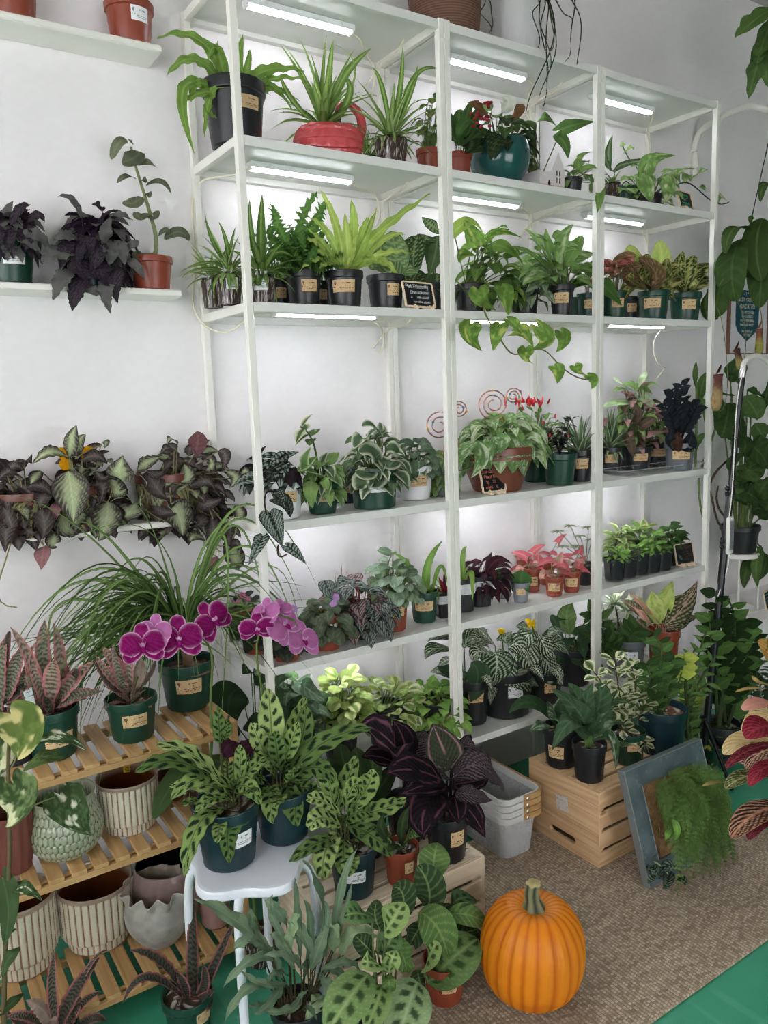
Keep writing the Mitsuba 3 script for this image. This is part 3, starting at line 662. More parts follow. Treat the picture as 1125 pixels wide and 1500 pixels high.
pxleaf(p, p.c[1], [(672, 215, 672, 180, 674, 160, 18), (675, 215, 690, 185, 700, 160, 18), (678, 220, 705, 195, 725, 210, 18), (680, 225, 705, 215, 728, 225, 22), (668, 215, 662, 190, 660, 165, 15), (672, 215, 682, 175, 690, 150, 14)], plain('2f5b2a', '5f8648'), prof='oblong'); done(p)
def bowl_pot(name, label, c, rt, h, tint, prof, bsdf='glazed', cat_='potted plant', rs=0.8, sz=0.85, tone='3a2a20', mod=None, n=48, soil=True):
    p = Plant(); p.root = thing(name, label, cat_); p.c = np.asarray(c, float); p.rt, p.h = rt, h; p.rng = np.random.default_rng(zlib.crc32(label.encode())); p.acc = []; p.n = 0
    if c[1] > -0.5: WALLED.add(p.root)
    m = trimesh.graph.smooth_shade(lathe([(r * rt, z * h) for r, z in prof], p.c, n, mod), angle=0.7, facet_minarea=None)
    add(p.root, 'pot', m, bsdf, smooth=True, color=np.tile(lin(tint), (len(m.vertices), 1)))
    p.soil = p.c + A(0, 0, h * sz); p.rs = rt * rs; p.m = mpp(p.c); p.az = 0; FIT[p.root] = (p.c, rt, rt * .9, h, None, None)
    if soil: v, f, col = soil_mesh(p.soil, p.rs, p.rng, tone=tone); add(p.root, 'soil', (v, f), 'matte', smooth=True, color=col)
    return p
c = atx(733, -0.205, Z[2]); m = mpp(c)
p = bowl_pot('begonia', 'dark leaved begonia with red flowers in a round teal glazed bowl', c, 44 * m, 66 * m, '1c4a47', [(0, .002), (.42, .002), (.46, .02), (.44, .06), (.7, .2), (.92, .42), (1, .66), (.97, .86), (.93, .97), (.9, 1), (.86, .98), (.85, .7)])
onboard(p, 2)
BG = veined('22331f', '3f5a34', 7, .16, .6); BR = plain('6a4a2c', '8a6a3c', .5)
mound(p, (668, 140, 790, 225), 22, 0.075, 0.03, [BG, BG, plain('35562b', '5a7b42')], 'ovate', droop=.7, serr=(9, .12), face=.25)
pxleaf(p, p.c[1] - .05, [(735, 200, 728, 205, 718, 235, 38), (720, 175, 705, 160, 685, 150, 26, -.03, 0, BR), (750, 170, 758, 160, 765, 152, 28, -.02, .02, BR), (690, 205, 690, 215, 680, 225, 28), (690, 175, 676, 185, 672, 205, 18, 0, 0, plain('35622b')), (735, 165, 745, 150, 735, 142, 26, 0, 0, plain('b9bfae', 'd0d4c4'))], BG, serr=(9, .1))
pr = []
for i in range(26):
    q = ony(706 + p.rng.normal(0, 7), 162 + p.rng.normal(0, 12), p.c[1] - .045 - .03 * p.rng.random()); pr.append(tinted(blob(q, (.0065, .0065, .0045), 1), lin('b0404c') * (0.6 + .8 * p.rng.random())))
put(p.root, 'flower_cluster', pr, 'petal', label='red flower cluster'); done(p)
# house shaped planter
c = atx(793, -0.21, Z[2]); m = mpp(c); hw = 25 * m; hd = 22 * m
t = thing('house_planter', 'white and wood house shaped planter with window cutouts, right of the teal bowl', 'planter')
g = Polygon([(-hw, 0), (hw, 0), (hw, 34 * m), (hw * .52, 58 * m), (-hw * .02, 30 * m), (-hw, 27 * m)])
holes = [sbox(hw * x, z_ * m, hw * (x + .14), (z_ + 7.5) * m) for x in (.34, .56) for z_ in (15, 25)] + [sbox(-hw * .34, 5 * m, -hw * .08, 15 * m).union(sbox(-hw * .3, 15 * m, -hw * .12, 17.5 * m))]
g2 = g
for h_ in holes: g2 = g2.difference(h_)
def ext(gg, d, y0):
    mm = trimesh.creation.extrude_polygon(gg, d); mm.apply_transform(np.array([[1, 0, 0, c[0]], [0, 0, -1, y0], [0, 1, 0, c[2]], [0, 0, 0, 1.0]])); return mm
body = cat([ext(g2, .004, c[1] - hd + .004), ext(g, .004, c[1] + hd), bxm(c[0] - hw, c[0] - hw + .004, c[1] - hd + .004, c[1] + hd - .004, c[2], c[2] + 30 * m), bxm(c[0] + hw - .004, c[0] + hw, c[1] - hd + .004, c[1] + hd - .004, c[2], c[2] + 34 * m), bxm(c[0] - hw, c[0] + hw, c[1] - hd + .004, c[1] + hd - .004, c[2], c[2] + .004)])
add(t, 'body', body, 'matte', color=np.tile(lin('c9c3c2'), (len(body.vertices), 1)))
b_ = ext(sbox(-hw - .0006, .0005, hw + .0006, 11 * m).difference(sbox(-hw * .3, 6 * m, -hw * .1, 12 * m)), .001, c[1] - hd + .0005); add(t, 'base_band', b_, 'matte', color=np.tile(lin('b99a7a'), (len(b_.vertices), 1)), label='pale wooden lower band')
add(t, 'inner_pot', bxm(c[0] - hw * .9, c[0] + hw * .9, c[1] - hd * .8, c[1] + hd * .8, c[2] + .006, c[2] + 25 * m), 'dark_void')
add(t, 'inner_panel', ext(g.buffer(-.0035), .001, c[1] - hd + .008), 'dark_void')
p = Plant(); p.root = thing('pothos', 'dark green pothos growing from the house shaped planter', 'plant'); p.c = c; p.soil = c + A(0, 0, 28 * m); p.rs = hw * .6; p.rng = np.random.default_rng(5); p.acc = []; p.n = 0; WALLED.add(p.root); onboard(p, 2)
v, f, col = soil_mesh(p.soil, hd * .75, p.rng); add(p.root, 'soil', (v, f), 'matte', smooth=True, color=col)
p.soil = p.soil + A(0, .025, 0); mound(p, (752, 168, 806, 236), 18, 0.06, 0.02, [plain('274d22', '4a7038'), plain('1f3d1d')], 'heart', droop=.7, yoff=.05, ry=.03)
pxleaf(p, c[1] + .03, [(822, 190, 845, 182, 870, 178, 26), (818, 200, 828, 212, 832, 232, 20), (790, 175, 800, 172, 815, 185, 18)], plain('3d7030', '6f9a4c'), prof='heart'); done(p)
p = shelf_pot('pothos', 'small pothos in a black pot with one leaf hanging past the board edge', 2, 838, -0.235, 30, 28, 'K', None)
mound(p, (818, 222, 880, 275), 18, 0.05, 0.013, [plain('52803a', '8aab5c'), plain('3a6a2c')], 'lance', droop=.6)
vine(p, p.c[1] - .06, [(845, 250), (862, 262), (873, 275)], [(872, 272, 876, 290, 872, 314, 24, -.03), (850, 250, 868, 244, 886, 252, 12), (848, 245, 850, 228, 868, 222, 14)], .06, .02, plain('5f8f40', '8fb060')); done(p)
p = shelf_pot('snake_plant', 'sword leaved plant in a tall clear pot right of the third post', 2, 897, -0.19, 26, 42, 'C', None)
pxleaf(p, p.c[1], [(893, 250, 891, 225, 897, 198, 12), (899, 252, 925, 238, 966, 236, 10), (900, 252, 915, 240, 940, 243, 8), (896, 250, 888, 235, 886, 218, 9)], [striped('41663f', '7d9a6e', .3), plain('5b8048')], prof='strap', stalk=False, fold=.3)
rosette(p, 8, .06, .006, plain('4f7a3a'), 'blade', nu=3); done(p)
p = shelf_pot('nursery_pot', 'dark green pot with a black hanger loop behind the variegated pothos', 2, 917, -0.13, 38, 40, 'G', None, cat_='pot')
hl = tube(bez(p.c + A(-.03, 0, p.h), p.c + A(0, 0, p.h + .05), p.c + A(.03, 0, p.h), 10), .002, n=5); add(p.root, 'hanger', hl, 'black_paint', smooth=True); done(p)
NJ = splash('5a8a42', 'c3cda0', .42, 2.6)
p = shelf_pot('pothos', 'variegated trailing pothos beside the coming soon chalkboard', 2, 950, -0.20, 40, 26, 'K', None)
mound(p, (900, 232, 990, 306), 26, 0.045, 0.019, [NJ, plain('6b9a4a', '9cbb70')], 'heart', droop=.6, face=.2)
pxleaf(p, p.c[1] - .05, [(945, 250, 958, 230, 990, 228, 30), (940, 262, 950, 280, 952, 300, 24), (975, 262, 980, 280, 972, 300, 24), (925, 282, 912, 276, 905, 285, 18)], NJ, prof='heart')
vine(p, p.c[1] - .05, [(960, 290), (985, 275), (1008, 268), (1025, 280), (1048, 297), (1068, 296)], [(1008, 262, 1000, 252, 980, 258, 18), (1020, 256, 1030, 248, 1036, 250, 16), (1050, 292, 1054, 286, 1066, 296, 12), (1030, 275, 1026, 272, 1034, 280, 8), (990, 262, 992, 250, 1018, 246, 15)], .03, .012, NJ, sc='3a3428')
vine(p, p.c[1] + .03, [(925, 240), (916, 222), (911, 212)], [(916, 222, 925, 215, 928, 220, 10), (911, 214, 914, 210, 908, 208, 7)], .03, .012, plain('86ad52')); done(p)

# ---------------------------------------------------------------- plants on the third board
p = shelf_pot('spider_plant', 'drooping spider plant in a white tagged clear pot, left end of the third board', 3, 337, -0.225, 42, 52, 'C', 'w', la=.3, lw=.5)
rosette(p, 50, 0.165, 0.0062, [SPV, SPD, SP], 'blade', el=(80, -25), droop=0.9, lv=0.5, nu=3, fold=.35)
pxleaf(p, p.c[1], [(335, 392, 312, 355, 300, 312, 9), (338, 392, 330, 350, 320, 325, 8), (332, 394, 300, 385, 262, 400, 8), (332, 396, 290, 395, 266, 408, 7)], SPD, prof='blade', stalk=False, fold=.3); done(p)
p = shelf_pot('spider_plant', 'clear pot of dark soil behind the leftmost spider plant on the third board', 3, 313, -0.15, 36, 50, 'C', None)
rosette(p, 20, 0.13, 0.006, [SPV, SPD], 'blade', el=(75, -20), droop=0.9, nu=3, fold=.3); done(p)
p = shelf_pot('spider_plant', 'striped spider plant in a clear pot with a white tag, right of the corner post', 3, 386, -0.245, 42, 50, 'C', 'w', la=-.15, lw=.6)
rosette(p, 34, 0.15, 0.009, [SPD, SP], 'blade', el=(88, -15), droop=0.8, nu=3, fold=.35)
pxleaf(p, p.c[1], [(384, 392, 382, 345, 384, 284, 15), (380, 394, 368, 340, 366, 292, 9), (392, 394, 405, 370, 432, 378, 9), (385, 396, 378, 415, 384, 412, 11)], SPD, prof='strap', stalk=False, fold=.3); done(p)
p = shelf_pot('nursery_pot', 'small black pot with a kraft tag between spider plant and curly fern', 3, 411, -0.12, 34, 46, 'K', 'k', cat_='pot', lw=.5)
rosette(p, 14, .1, .006, SP, 'blade', nu=3); done(p)
p = shelf_pot('curly_fern', 'dense curly dark green fern in a black pot on the third board', 3, 447, -0.21, 54, 54, 'K', 'k', la=.35)
FR = plain('3f7a2f', '5f9a42', .3)
for i in range(60):
    a = i * GA; e = math.radians(88 - 80 * (i / 60)); d = hdir(a) * A(1, .7, 1) * math.cos(e) + A(0, 0, math.sin(e)); l = .1 + .09 * p.rng.random() * math.sin(e) + .03 * p.rng.random()
    b = p.soil; q1 = b + d * l * .6; q2 = q1 + (d * .7 + hdir(a) * .3 - A(0, 0, .25)) * l * .45
    leaf(p, b, q1, q2, .016, FR, prof='fish', serr=(-1, .6), nv=26, nu=5, rip=(11, .8), name='frond', up=A(.2, -.5, .7))
for t_ in [(450, 390, 440, 335, 465, 280), (440, 390, 412, 340, 400, 300), (455, 390, 462, 330, 480, 295), (435, 392, 405, 360, 395, 330)]: pxleaf(p, p.c[1], [t_ + (22,)], FR, prof='fish', serr=(-1, .6), nv=28, nu=5, rip=(11, .8), stalk=False)
done(p)
p = shelf_pot('nursery_pot', 'small black pot with a kraft tag between the curly fern and the bright fern', 3, 471, -0.12, 32, 46, 'K', 'k', cat_='pot', lw=.5)
rosette(p, 8, .08, .006, SP, 'blade', nu=3); done(p)
p = shelf_pot('bird_nest_fern', 'bright yellow green bird nest fern with upright straps in a black pot', 3, 506, -0.235, 56, 54, 'K', 'k', la=-.05, lw=.68)
pxleaf(p, p.c[1], [(503, 398, 492, 330, 468, 276, 13), (504, 398, 482, 345, 452, 318, 12), (500, 398, 478, 362, 450, 335, 12), (508, 398, 518, 340, 514, 292, 17), (506, 398, 498, 350, 486, 312, 12), (512, 398, 550, 345, 630, 284, 19), (514, 399, 560, 372, 606, 372, 14), (514, 400, 562, 382, 586, 424, 12), (502, 399, 470, 380, 438, 398, 12), (500, 399, 476, 372, 456, 370, 11), (510, 398, 532, 355, 552, 304, 13), (514, 398, 560, 352, 594, 344, 12), (509, 397, 508, 355, 505, 312, 15), (498, 399, 470, 360, 444, 352, 11), (515, 399, 540, 380, 575, 395, 13), (508, 398, 530, 340, 540, 318, 11), (505, 399, 480, 385, 468, 402, 12), (512, 398, 536, 368, 570, 330, 12), (506, 398, 515, 365, 520, 335, 14)],
       [plain('86ae3c', 'b5cf6a', .6, .14, .3), plain('9dbb48', 'c0d67a', .6, .14)], prof='strap', rip=(6, .25), stalk=False); done(p)
MU = veined('4d7a46', '8fae76', 14, .3, .4); MR = veined('2c4a2c', '7d9c62', 8, .14, .8)
p = shelf_pot('calathea', 'round leaved netted calathea in a black pot left of the pet friendly board', 3, 566, -0.21, 56, 52, 'K', 'k', la=.5, lw=.4)
pxleaf(p, p.c[1], [(578, 402, 580, 375, 573, 338, 42), (590, 400, 600, 385, 596, 352, 36, .03, .03), (560, 400, 552, 385, 545, 365, 26, 0, .04), (570, 400, 578, 392, 590, 410, 30), (575, 400, 560, 370, 556, 348, 26, .02, .05), (590, 400, 602, 395, 612, 400, 22)], MU, prof='round', nod=0) if False else None
pxleaf(p, p.c[1], [(578, 402, 580, 375, 573, 338, 42), (590, 400, 600, 385, 596, 352, 36, .03, .03), (560, 400, 552, 385, 545, 365, 26, 0, .04), (570, 400, 578, 392, 590, 410, 30), (575, 400, 560, 370, 556, 348, 26, .02, .05), (590, 400, 602, 395, 612, 400, 22)], MU, prof='round'); done(p)
p = shelf_pot('maranta', 'dark veined maranta right behind the pet friendly board', 3, 626, -0.17, 56, 44, 'K', None)
pxleaf(p, p.c[1], [(612, 345, 606, 372, 606, 405, 34), (640, 345, 638, 370, 628, 405, 34, -.03), (640, 350, 620, 352, 612, 360, 30, 0, .03), (612, 395, 605, 410, 596, 425, 30), (645, 340, 632, 330, 618, 318, 20, .03, .05), (640, 400, 640, 420, 642, 435, 26), (630, 400, 622, 415, 620, 428, 24)], [MR, MR, plain('3f6038', '7a9464')], prof='ovate'); done(p)
GP = splash('4c7c28', 'a9bb4e', .36, 2.2, .08)
p = shelf_pot('golden_pothos', 'golden pothos with heart leaves trailing below the third board of the middle bay', 3, 690, -0.17, 48, 46, 'K', None)
mound(p, (664, 320, 768, 455), 34, 0.075, 0.028, [GP, plain('4f8030', '86a850'), plain('3d6a28')], 'heart', droop=.7, face=.2)
pxleaf(p, p.c[1] - .04, [(700, 360, 690, 340, 680, 322, 28), (715, 345, 735, 340, 765, 348, 16), (725, 360, 745, 365, 765, 385, 28), (695, 375, 680, 372, 672, 385, 26), (665, 340, 690, 325, 708, 345, 26, 0, 0, plain('8fb840', 'b5d060'))], [plain('5c9034', '8cb455'), GP], prof='heart')
vine(p, p.c[1] - .205, [(715, 440, .06), (712, 462), (735, 500), (750, 518), (770, 516), (795, 512), (815, 530), (840, 550), (868, 556)],
     [(690, 475, 690, 492, 706, 514, 36), (733, 475, 728, 490, 722, 514, 28), (745, 468, 758, 478, 766, 494, 18), (755, 485, 770, 488, 782, 512, 34), (790, 480, 800, 500, 778, 512, 30), (770, 510, 772, 522, 780, 533, 26), (822, 486, 826, 500, 814, 516, 24), (812, 536, 818, 545, 816, 562, 24), (842, 536, 850, 543, 862, 553, 20), (862, 550, 870, 558, 866, 570, 18), (700, 425, 708, 440, 728, 455, 34, -.02, .06), (735, 420, 742, 435, 745, 462, 30, -.02, .06)], .06, .02, GP, sc='7a7a3c')
vine(p, p.c[1] - .12, [(690, 440, .08), (680, 425, .05), (668, 410, .05)], [], .05, .02, GP); done(p)
p = shelf_pot('satin_pothos', 'grey green satin pothos between golden pothos and pale variegated philodendron', 3, 768, -0.16, 44, 44, 'K', None)
mound(p, (738, 365, 812, 455), 24, 0.065, 0.025, [splash('5d7f56', '9fb096', .45, 4), plain('4a6e40', '7a9668')], 'heart', droop=.7, face=.25)
pxleaf(p, p.c[1] - .05, [(775, 395, 765, 405, 750, 420, 30), (795, 400, 785, 415, 770, 428, 26), (800, 385, 798, 405, 800, 430, 24)], [splash('5d7f56', '9fb096', .45, 4)], prof='heart'); done(p)
PV = splash('5e8f48', 'a7c08a', .45, 2.4)
p = shelf_pot('philodendron', 'pale variegated philodendron with tall pointed leaves in a labelled black pot', 3, 823, -0.25, 36, 46, 'K', 'k', la=-.05, lw=.7)
mound(p, (748, 330, 872, 425), 34, 0.075, 0.021, [PV, plain('5f9444', '8fb868'), plain('6ea052', 'a0c47c')], 'lance', droop=.3, up=.4, ry=.09)
pxleaf(p, p.c[1], [(818, 395, 822, 355, 840, 328, 20), (830, 390, 850, 375, 872, 372, 24), (825, 395, 845, 360, 850, 345, 20), (812, 395, 795, 360, 768, 335, 24), (808, 395, 785, 375, 745, 360, 24), (820, 395, 805, 370, 800, 335, 22), (832, 395, 860, 395, 878, 405, 18), (805, 400, 785, 402, 765, 418, 24)], [PV, plain('5f9444', '8fb868')], prof='ovate'); done(p)
p = shelf_pot('philodendron', 'dark glossy leaf plant in a green pot behind the third post', 3, 862, -0.20, 34, 38, 'G', 'k', la=.1)
pxleaf(p, p.c[1], [(868, 418, 885, 420, 911, 448, 30, -.1), (860, 415, 850, 400, 842, 390, 20), (862, 412, 866, 395, 872, 380, 18), (858, 415, 845, 415, 835, 425, 20)], plain('2f6328', '4a7f3a'), prof='ovate', bsdf='leaf_gloss'); done(p)
p = shelf_pot('nursery_pot', 'dark green pot tucked behind the labelled black pot of the pale philodendron', 3, 848, -0.12, 30, 36, 'G', None, cat_='pot'); done(p)
CR = croton('5a4a2e', '8a6a48', 'b8857a', 7, .12, .33); CRg = croton('34471f', '8c8a42', 'b0a05a', 8, .16, .36); CRy = croton('26401c', 'a8ac5a', 'c9c878', 8, .14, .4); CRl = plain('7f9a3a', 'a0b45a', .5, .1, .3, .5)
p = shelf_pot('croton', 'reddish croton in a green pot just right of the third post', 3, 900, -0.235, 40, 40, 'G', 'k', la=.3, lw=.5)
mound(p, (878, 370, 928, 425), 14, 0.085, 0.022, [CR, croton('5a3226', 'a05a50', 'd09080', 7, .2, .4)], 'oblong', droop=.1, up=.2, face=.3, bsdf='leaf_gloss'); done(p)
p = shelf_pot('nursery_pot', 'small black pot with a kraft tag between the two left crotons', 3, 923, -0.14, 30, 38, 'K', 'k', cat_='pot', lw=.5); done(p)
p = shelf_pot('nursery_pot', 'charcoal pot standing empty behind the middle croton', 3, 938, -0.11, 30, 40, 'Y', None, cat_='pot'); done(p)
p = shelf_pot('croton', 'mottled pink and green croton in the middle green pot', 3, 957, -0.25, 46, 42, 'G', 'k', la=-.1, lw=.6)
pxleaf(p, p.c[1], [(945, 425, 930, 395, 922, 358, 34, .02, .02, CRl), (958, 425, 968, 390, 965, 352, 30, .02, .03, CRl), (950, 425, 935, 405, 915, 385, 30), (945, 425, 925, 420, 912, 440, 26, -.02, 0, CRg), (955, 425, 945, 395, 950, 372, 22), (962, 425, 975, 400, 990, 384, 30), (955, 425, 960, 400, 935, 378, 28, -.02, -.02, CR), (965, 425, 985, 410, 998, 405, 26), (950, 428, 930, 410, 920, 402, 24, -.04, -.02, CRg), (960, 426, 970, 410, 978, 378, 24)], [CR, CRg], prof='oblong', bsdf='leaf_gloss'); done(p)
p = shelf_pot('croton', 'yellow blotched croton in the rightmost green pot of the third board', 3, 1003, -0.235, 46, 42, 'G', 'k', la=.3, lw=.5)
pxleaf(p, p.c[1], [(1000, 428, 992, 400, 1000, 368, 24), (1005, 428, 1020, 400, 1044, 386, 30), (1008, 430, 1030, 412, 1046, 410, 26), (998, 428, 985, 410, 978, 398, 22), (1002, 428, 1008, 395, 1016, 374, 24), (1000, 430, 985, 425, 990, 440, 18), (1005, 428, 1012, 410, 1030, 395, 24)], CRy, prof='oblong', bsdf='leaf_gloss'); done(p)

# ---------------------------------------------------------------- plants on the fourth board
CI = silver('1f2a24', '8fa398', 8, 1.3, .34); CID = silver('222a26', '59685e', 8, 1.3, .45)
p = set_pot('cissus', 'silver veined vine in a white pot left of the corner post on the fourth board', 4, 362, 742, 46, 54, 'W', None)
mound(p, (325, 655, 392, 712), 18, 0.062, 0.02, [CI, CID, plain('2b2227')], 'ovate', droop=.8, face=.1); done(p)
p = set_pot('cissus', 'silver veined vine with a white tag in a kraft labelled white pot, trailing', 4, 417, 762, 60, 56, 'W', 'k', la=.25, lw=.55, lz=(.45, .75))
mound(p, (372, 655, 445, 712), 24, 0.065, 0.019, [CI, CID, CI, plain('2b2227')], 'ovate', droop=.8, face=.15, ry=.08)
pxleaf(p, p.c[1], [(395, 680, 415, 668, 438, 662, 20), (432, 700, 415, 695, 390, 700, 16), (390, 700, 370, 700, 340, 712, 24)], CI, prof='ovate')
vine(p, p.c[1] - .14, [(400, 720, .06), (388, 742), (392, 760), (398, 775)], [(395, 752, 402, 770, 414, 800, 38), (385, 785, 378, 800, 364, 828, 24), (420, 800, 434, 810, 450, 828, 20), (405, 730, 420, 738, 425, 758, 26, 0, .02, CID), (410, 718, 414, 728, 418, 745, 8)], .05, .02, CI, prof='heart', sc='4a3038')
vine(p, p.c[1] - .14, [(408, 798), (410, 815), (420, 812)], [], .05, .02, CI, sc='4a3038')
tg = bxm(-.0105, .0105, -.0004, .0004, 0, .056, 0.0003); tg.apply_transform(trimesh.transformations.rotation_matrix(.55, (0, 0, 1))); tg.apply_translation(ony(430, 705, p.c[1] - .025) + A(0, 0, -.012)); tv = np.asarray(tg.vertices)
add(p.root, 'plant_tag', tg, 'tagtext', label='white plant tag with small black lettering')
done(p)
HO = edged('4f7a44', '8fae74', .7); HV = edged('3f6042', 'a9b193', .62, .3); HP = plain('6f9b50', '9dbd78')
p = set_pot('hoya', 'pale green hoya spilling over a kraft labelled green pot on the fourth board', 4, 473, 754, 50, 44, 'G', 'k', la=.25, lw=.7)
mound(p, (428, 655, 510, 735), 44, 0.055, 0.016, [HO, HP, plain('587f40'), HV], 'ovate', droop=.7, face=.15)
pxleaf(p, p.c[1] - .04, [(470, 700, 460, 690, 442, 688, 22), (458, 705, 455, 720, 458, 745, 22), (450, 690, 445, 675, 455, 655, 18), (478, 690, 490, 700, 500, 712, 16), (440, 690, 448, 680, 465, 668, 20), (468, 712, 475, 705, 480, 730, 16)], [HP, HO], prof='ovate')
cane(p, [p.soil, p.soil + A(-.01, 0, .06), ony(455, 640, p.c[1]), ony(440, 625, p.c[1])], 7, .05, .017, [edged('45663f', 'c4c8a0', .5), plain('4a6a3a')], start=.72, el=.2); done(p)
p = set_pot('nursery_pot', 'dark green pot between the pale hoya and the large variegated hoya', 4, 508, 738, 44, 38, 'B', 'k', cat_='pot', la=.3); done(p)
p = set_pot('hoya', 'large variegated hoya with cream edged leaves in a wide white labelled green pot', 4, 549, 747, 72, 60, 'G', 'w', la=.25, lw=.5, rb=.85)
mound(p, (492, 622, 605, 722), 56, 0.055, 0.019, [HV, HV, plain('4a6848', '7a9468'), edged('4a6848', 'c9cbb2', .45)], 'ovate', droop=.6, face=.2)
pxleaf(p, p.c[1] - .05, [(530, 690, 528, 705, 530, 716, 26), (545, 690, 538, 695, 520, 690, 24), (555, 680, 545, 660, 525, 662, 24), (560, 690, 555, 705, 545, 712, 22), (565, 660, 575, 655, 585, 665, 20), (535, 650, 528, 640, 518, 655, 22), (560, 640, 545, 622, 530, 624, 16), (555, 668, 570, 680, 585, 676, 20)], HV, prof='round')
cane(p, [p.soil, p.soil + A(0, 0, .1), ony(560, 640, p.c[1]), ony(545, 624, p.c[1])], 9, .045, .014, HV, start=.3); done(p)
p = set_pot('nursery_pot', 'white pot seen behind the large variegated hoya', 4, 584, 729, 36, 40, 'W', 'k', cat_='pot', la=.4); done(p)
p = set_pot('peperomia', 'grey green round leaved plant in a white pot beside the middle post', 4, 608, 734, 54, 50, 'W', 'k', la=.3, lw=.55)
mound(p, (578, 635, 640, 698), 26, 0.05, 0.019, [plain('4d6850', '8ba088', .4, .1, .25, .25), plain('42604a'), HV], 'round', droop=.6, face=.2)
pxleaf(p, p.c[1] - .05, [(596, 678, 596, 688, 600, 702, 32), (590, 660, 585, 655, 575, 650, 20), (615, 660, 622, 650, 634, 655, 22)], plain('4d6850', '8ba088', .4, .1, .25, .3), prof='round'); done(p)
p = set_pot('satin_pothos', 'trailing mottled pothos half hidden behind the middle post, fourth board', 4, 652, 728, 42, 44, 'Y', None)
mound(p, (625, 640, 672, 730), 22, 0.06, 0.02, [splash('5a8244', 'a4b88a', .4, 4), plain('4a7a3a')], 'heart', droop=.9, face=.15); done(p)

RT_ = splash('4c7a40', 'b4c4a2', .42, 4.5, .06)
f = onz(728, 722, Z[4]); c = f + unit(ray(728, 722) * A(1, 1, 0)) * .085; m = mpp(c)
p = bowl_pot('marble_pothos', 'marbled white and green pothos overflowing a brown terracotta bowl', c, 54 * m, 64 * m, '6e3d2c', [(0, .002), (.6, .002), (.64, .03), (.76, .3), (.93, .66), (.95, .7), (1, .72), (1, .97), (.98, 1), (.9, 1), (.88, .9), (.87, .7)], 'plastic')
onboard(p, 4); mound(p, (664, 592, 805, 680), 64, 0.078, 0.03, [RT_, RT_, plain('5f9046', '8fb46c'), splash('5f9046', 'c0ccab', .5, 4)], 'heart', droop=.8, face=.2)
pxleaf(p, p.c[1] - .08, [(690, 650, 678, 665, 668, 690, 24), (715, 650, 712, 670, 718, 688, 28), (745, 640, 755, 655, 758, 680, 24), (700, 655, 705, 675, 690, 700, 26), (730, 640, 735, 650, 722, 668, 28), (672, 690, 668, 700, 675, 722, 22, -.03, .02), (765, 650, 775, 660, 782, 672, 24)], RT_, prof='heart'); done(p)
# suncatcher stakes: copper wire spirals with glass beads
def suncatcher(cx, cy, y, rp, label, flip=1, base=690, turns=2.2):
    t = thing('suncatcher_stake', label, 'plant stake', 'copper wire suncatcher stakes'); m = mpp(ony(cx, cy, y)); pts = []
    for i in range(46):
        q = i / 45; a = math.pi * .5 + flip * (q * turns * 2 * math.pi); r = rp * (0.25 + .75 * q); pts.append(ony(cx + r * math.cos(a), cy - r * math.sin(a), y))
    e = pts[-1]; pts += [e * (1 - q) + ony(cx + flip * rp * .2, base, y) * q + A(0, 0, 0) for q in (.3, .65, 1)]
    add(t, 'wire', tube(spline(pts, 90), .0017, n=6), 'copper', smooth=True)
    for i in range(8, 46, 9):
        col = ('b02030', '2f6f9a', '3a8a4a', 'c9a030', '8a3a8a', 'd0d0d8', '2a9a9a')[(i // 9) % 7]; b = blob(pts[i] + A(0, -.002, 0), (.0042, .0042, .0042), 2); add(t, 'bead', b, 'glazed', smooth=True, color=np.tile(lin(col), (len(b.vertices), 1)))
scene['copper'] = two({'type': 'roughconductor', 'material': 'Cu', 'alpha': .2, 'specular_reflectance': rgb('d8a090')})
yb = p.c[1]
suncatcher(644, 624, yb + .01, 22, 'copper spiral suncatcher stake left of the middle post', -1, 690)
suncatcher(672, 600, yb + .03, 13, 'slim copper suncatcher stake just right of the middle post', 1, 660)
suncatcher(723, 592, yb + .02, 24, 'large copper spiral suncatcher stake above the marbled pothos', 1, 650, 2.6)
suncatcher(752, 580, yb + .03, 12, 'small copper suncatcher stake beside the red chilli peppers', -1, 650)
PPR = plain('4f8038', '80a858')
p = set_pot('chilli_plant', 'green chilli plant crowned with red peppers in a green pot', 4, 786, 707, 44, 42, 'G', None)
mound(p, (738, 590, 832, 672), 90, 0.036, 0.0085, [PPR, plain('41702f'), plain('6a9a48')], 'lance', droop=.4)
for i in range(26):
    b = ony(772 + p.rng.normal(0, 14), 588 + abs(p.rng.normal(0, 5)), p.c[1] - .02 + p.rng.normal(0, .02)); d = unit(A(p.rng.normal(0, .5), p.rng.normal(0, .5), 1.2)) * (.018 + .014 * p.rng.random())
    mm = tube([b, b + d * .35, b + d * .7, b + d], np.array([.0032, .004, .003, .0006]), n=6); add(p.root, 'pepper', mm, 'glazed', smooth=True, color=np.tile(lin('c01c28') * (.7 + .5 * p.rng.random()), (len(mm.vertices), 1)))
done(p)
p = set_pot('ornamental_pepper', 'dark leaved pepper plant in a green pot in the middle bay', 4, 820, 712, 50, 46, 'G', None)
for i in range(9):
    a = i * GA; e = p.soil + A(.055 * math.cos(a), .045 * math.sin(a), .07 + .035 * (i % 3)); cane(p, [p.soil, (p.soil + e) / 2 + A(0, 0, .02), e], 9, .035, .008, [plain('26332a', '4a5a48'), plain('1c241f'), plain('3a4a3a')], 'lance', r0=.0016, r1=.001, sc='2a2428', start=.25)
for q in [(813, 612), (795, 622), (832, 640), (805, 640)]:
    b = ony(*q, p.c[1] - .03); mm = tube([b, b + A(.002, 0, .008), b + A(.003, 0, .014)], np.array([.003, .004, .0008]), n=6); add(p.root, 'pepper', mm, 'glazed', smooth=True, color=np.tile(lin('a01820'), (len(mm.vertices), 1)))
done(p)
DS = striped('4a7048', 'b6c4a2', .62, True)
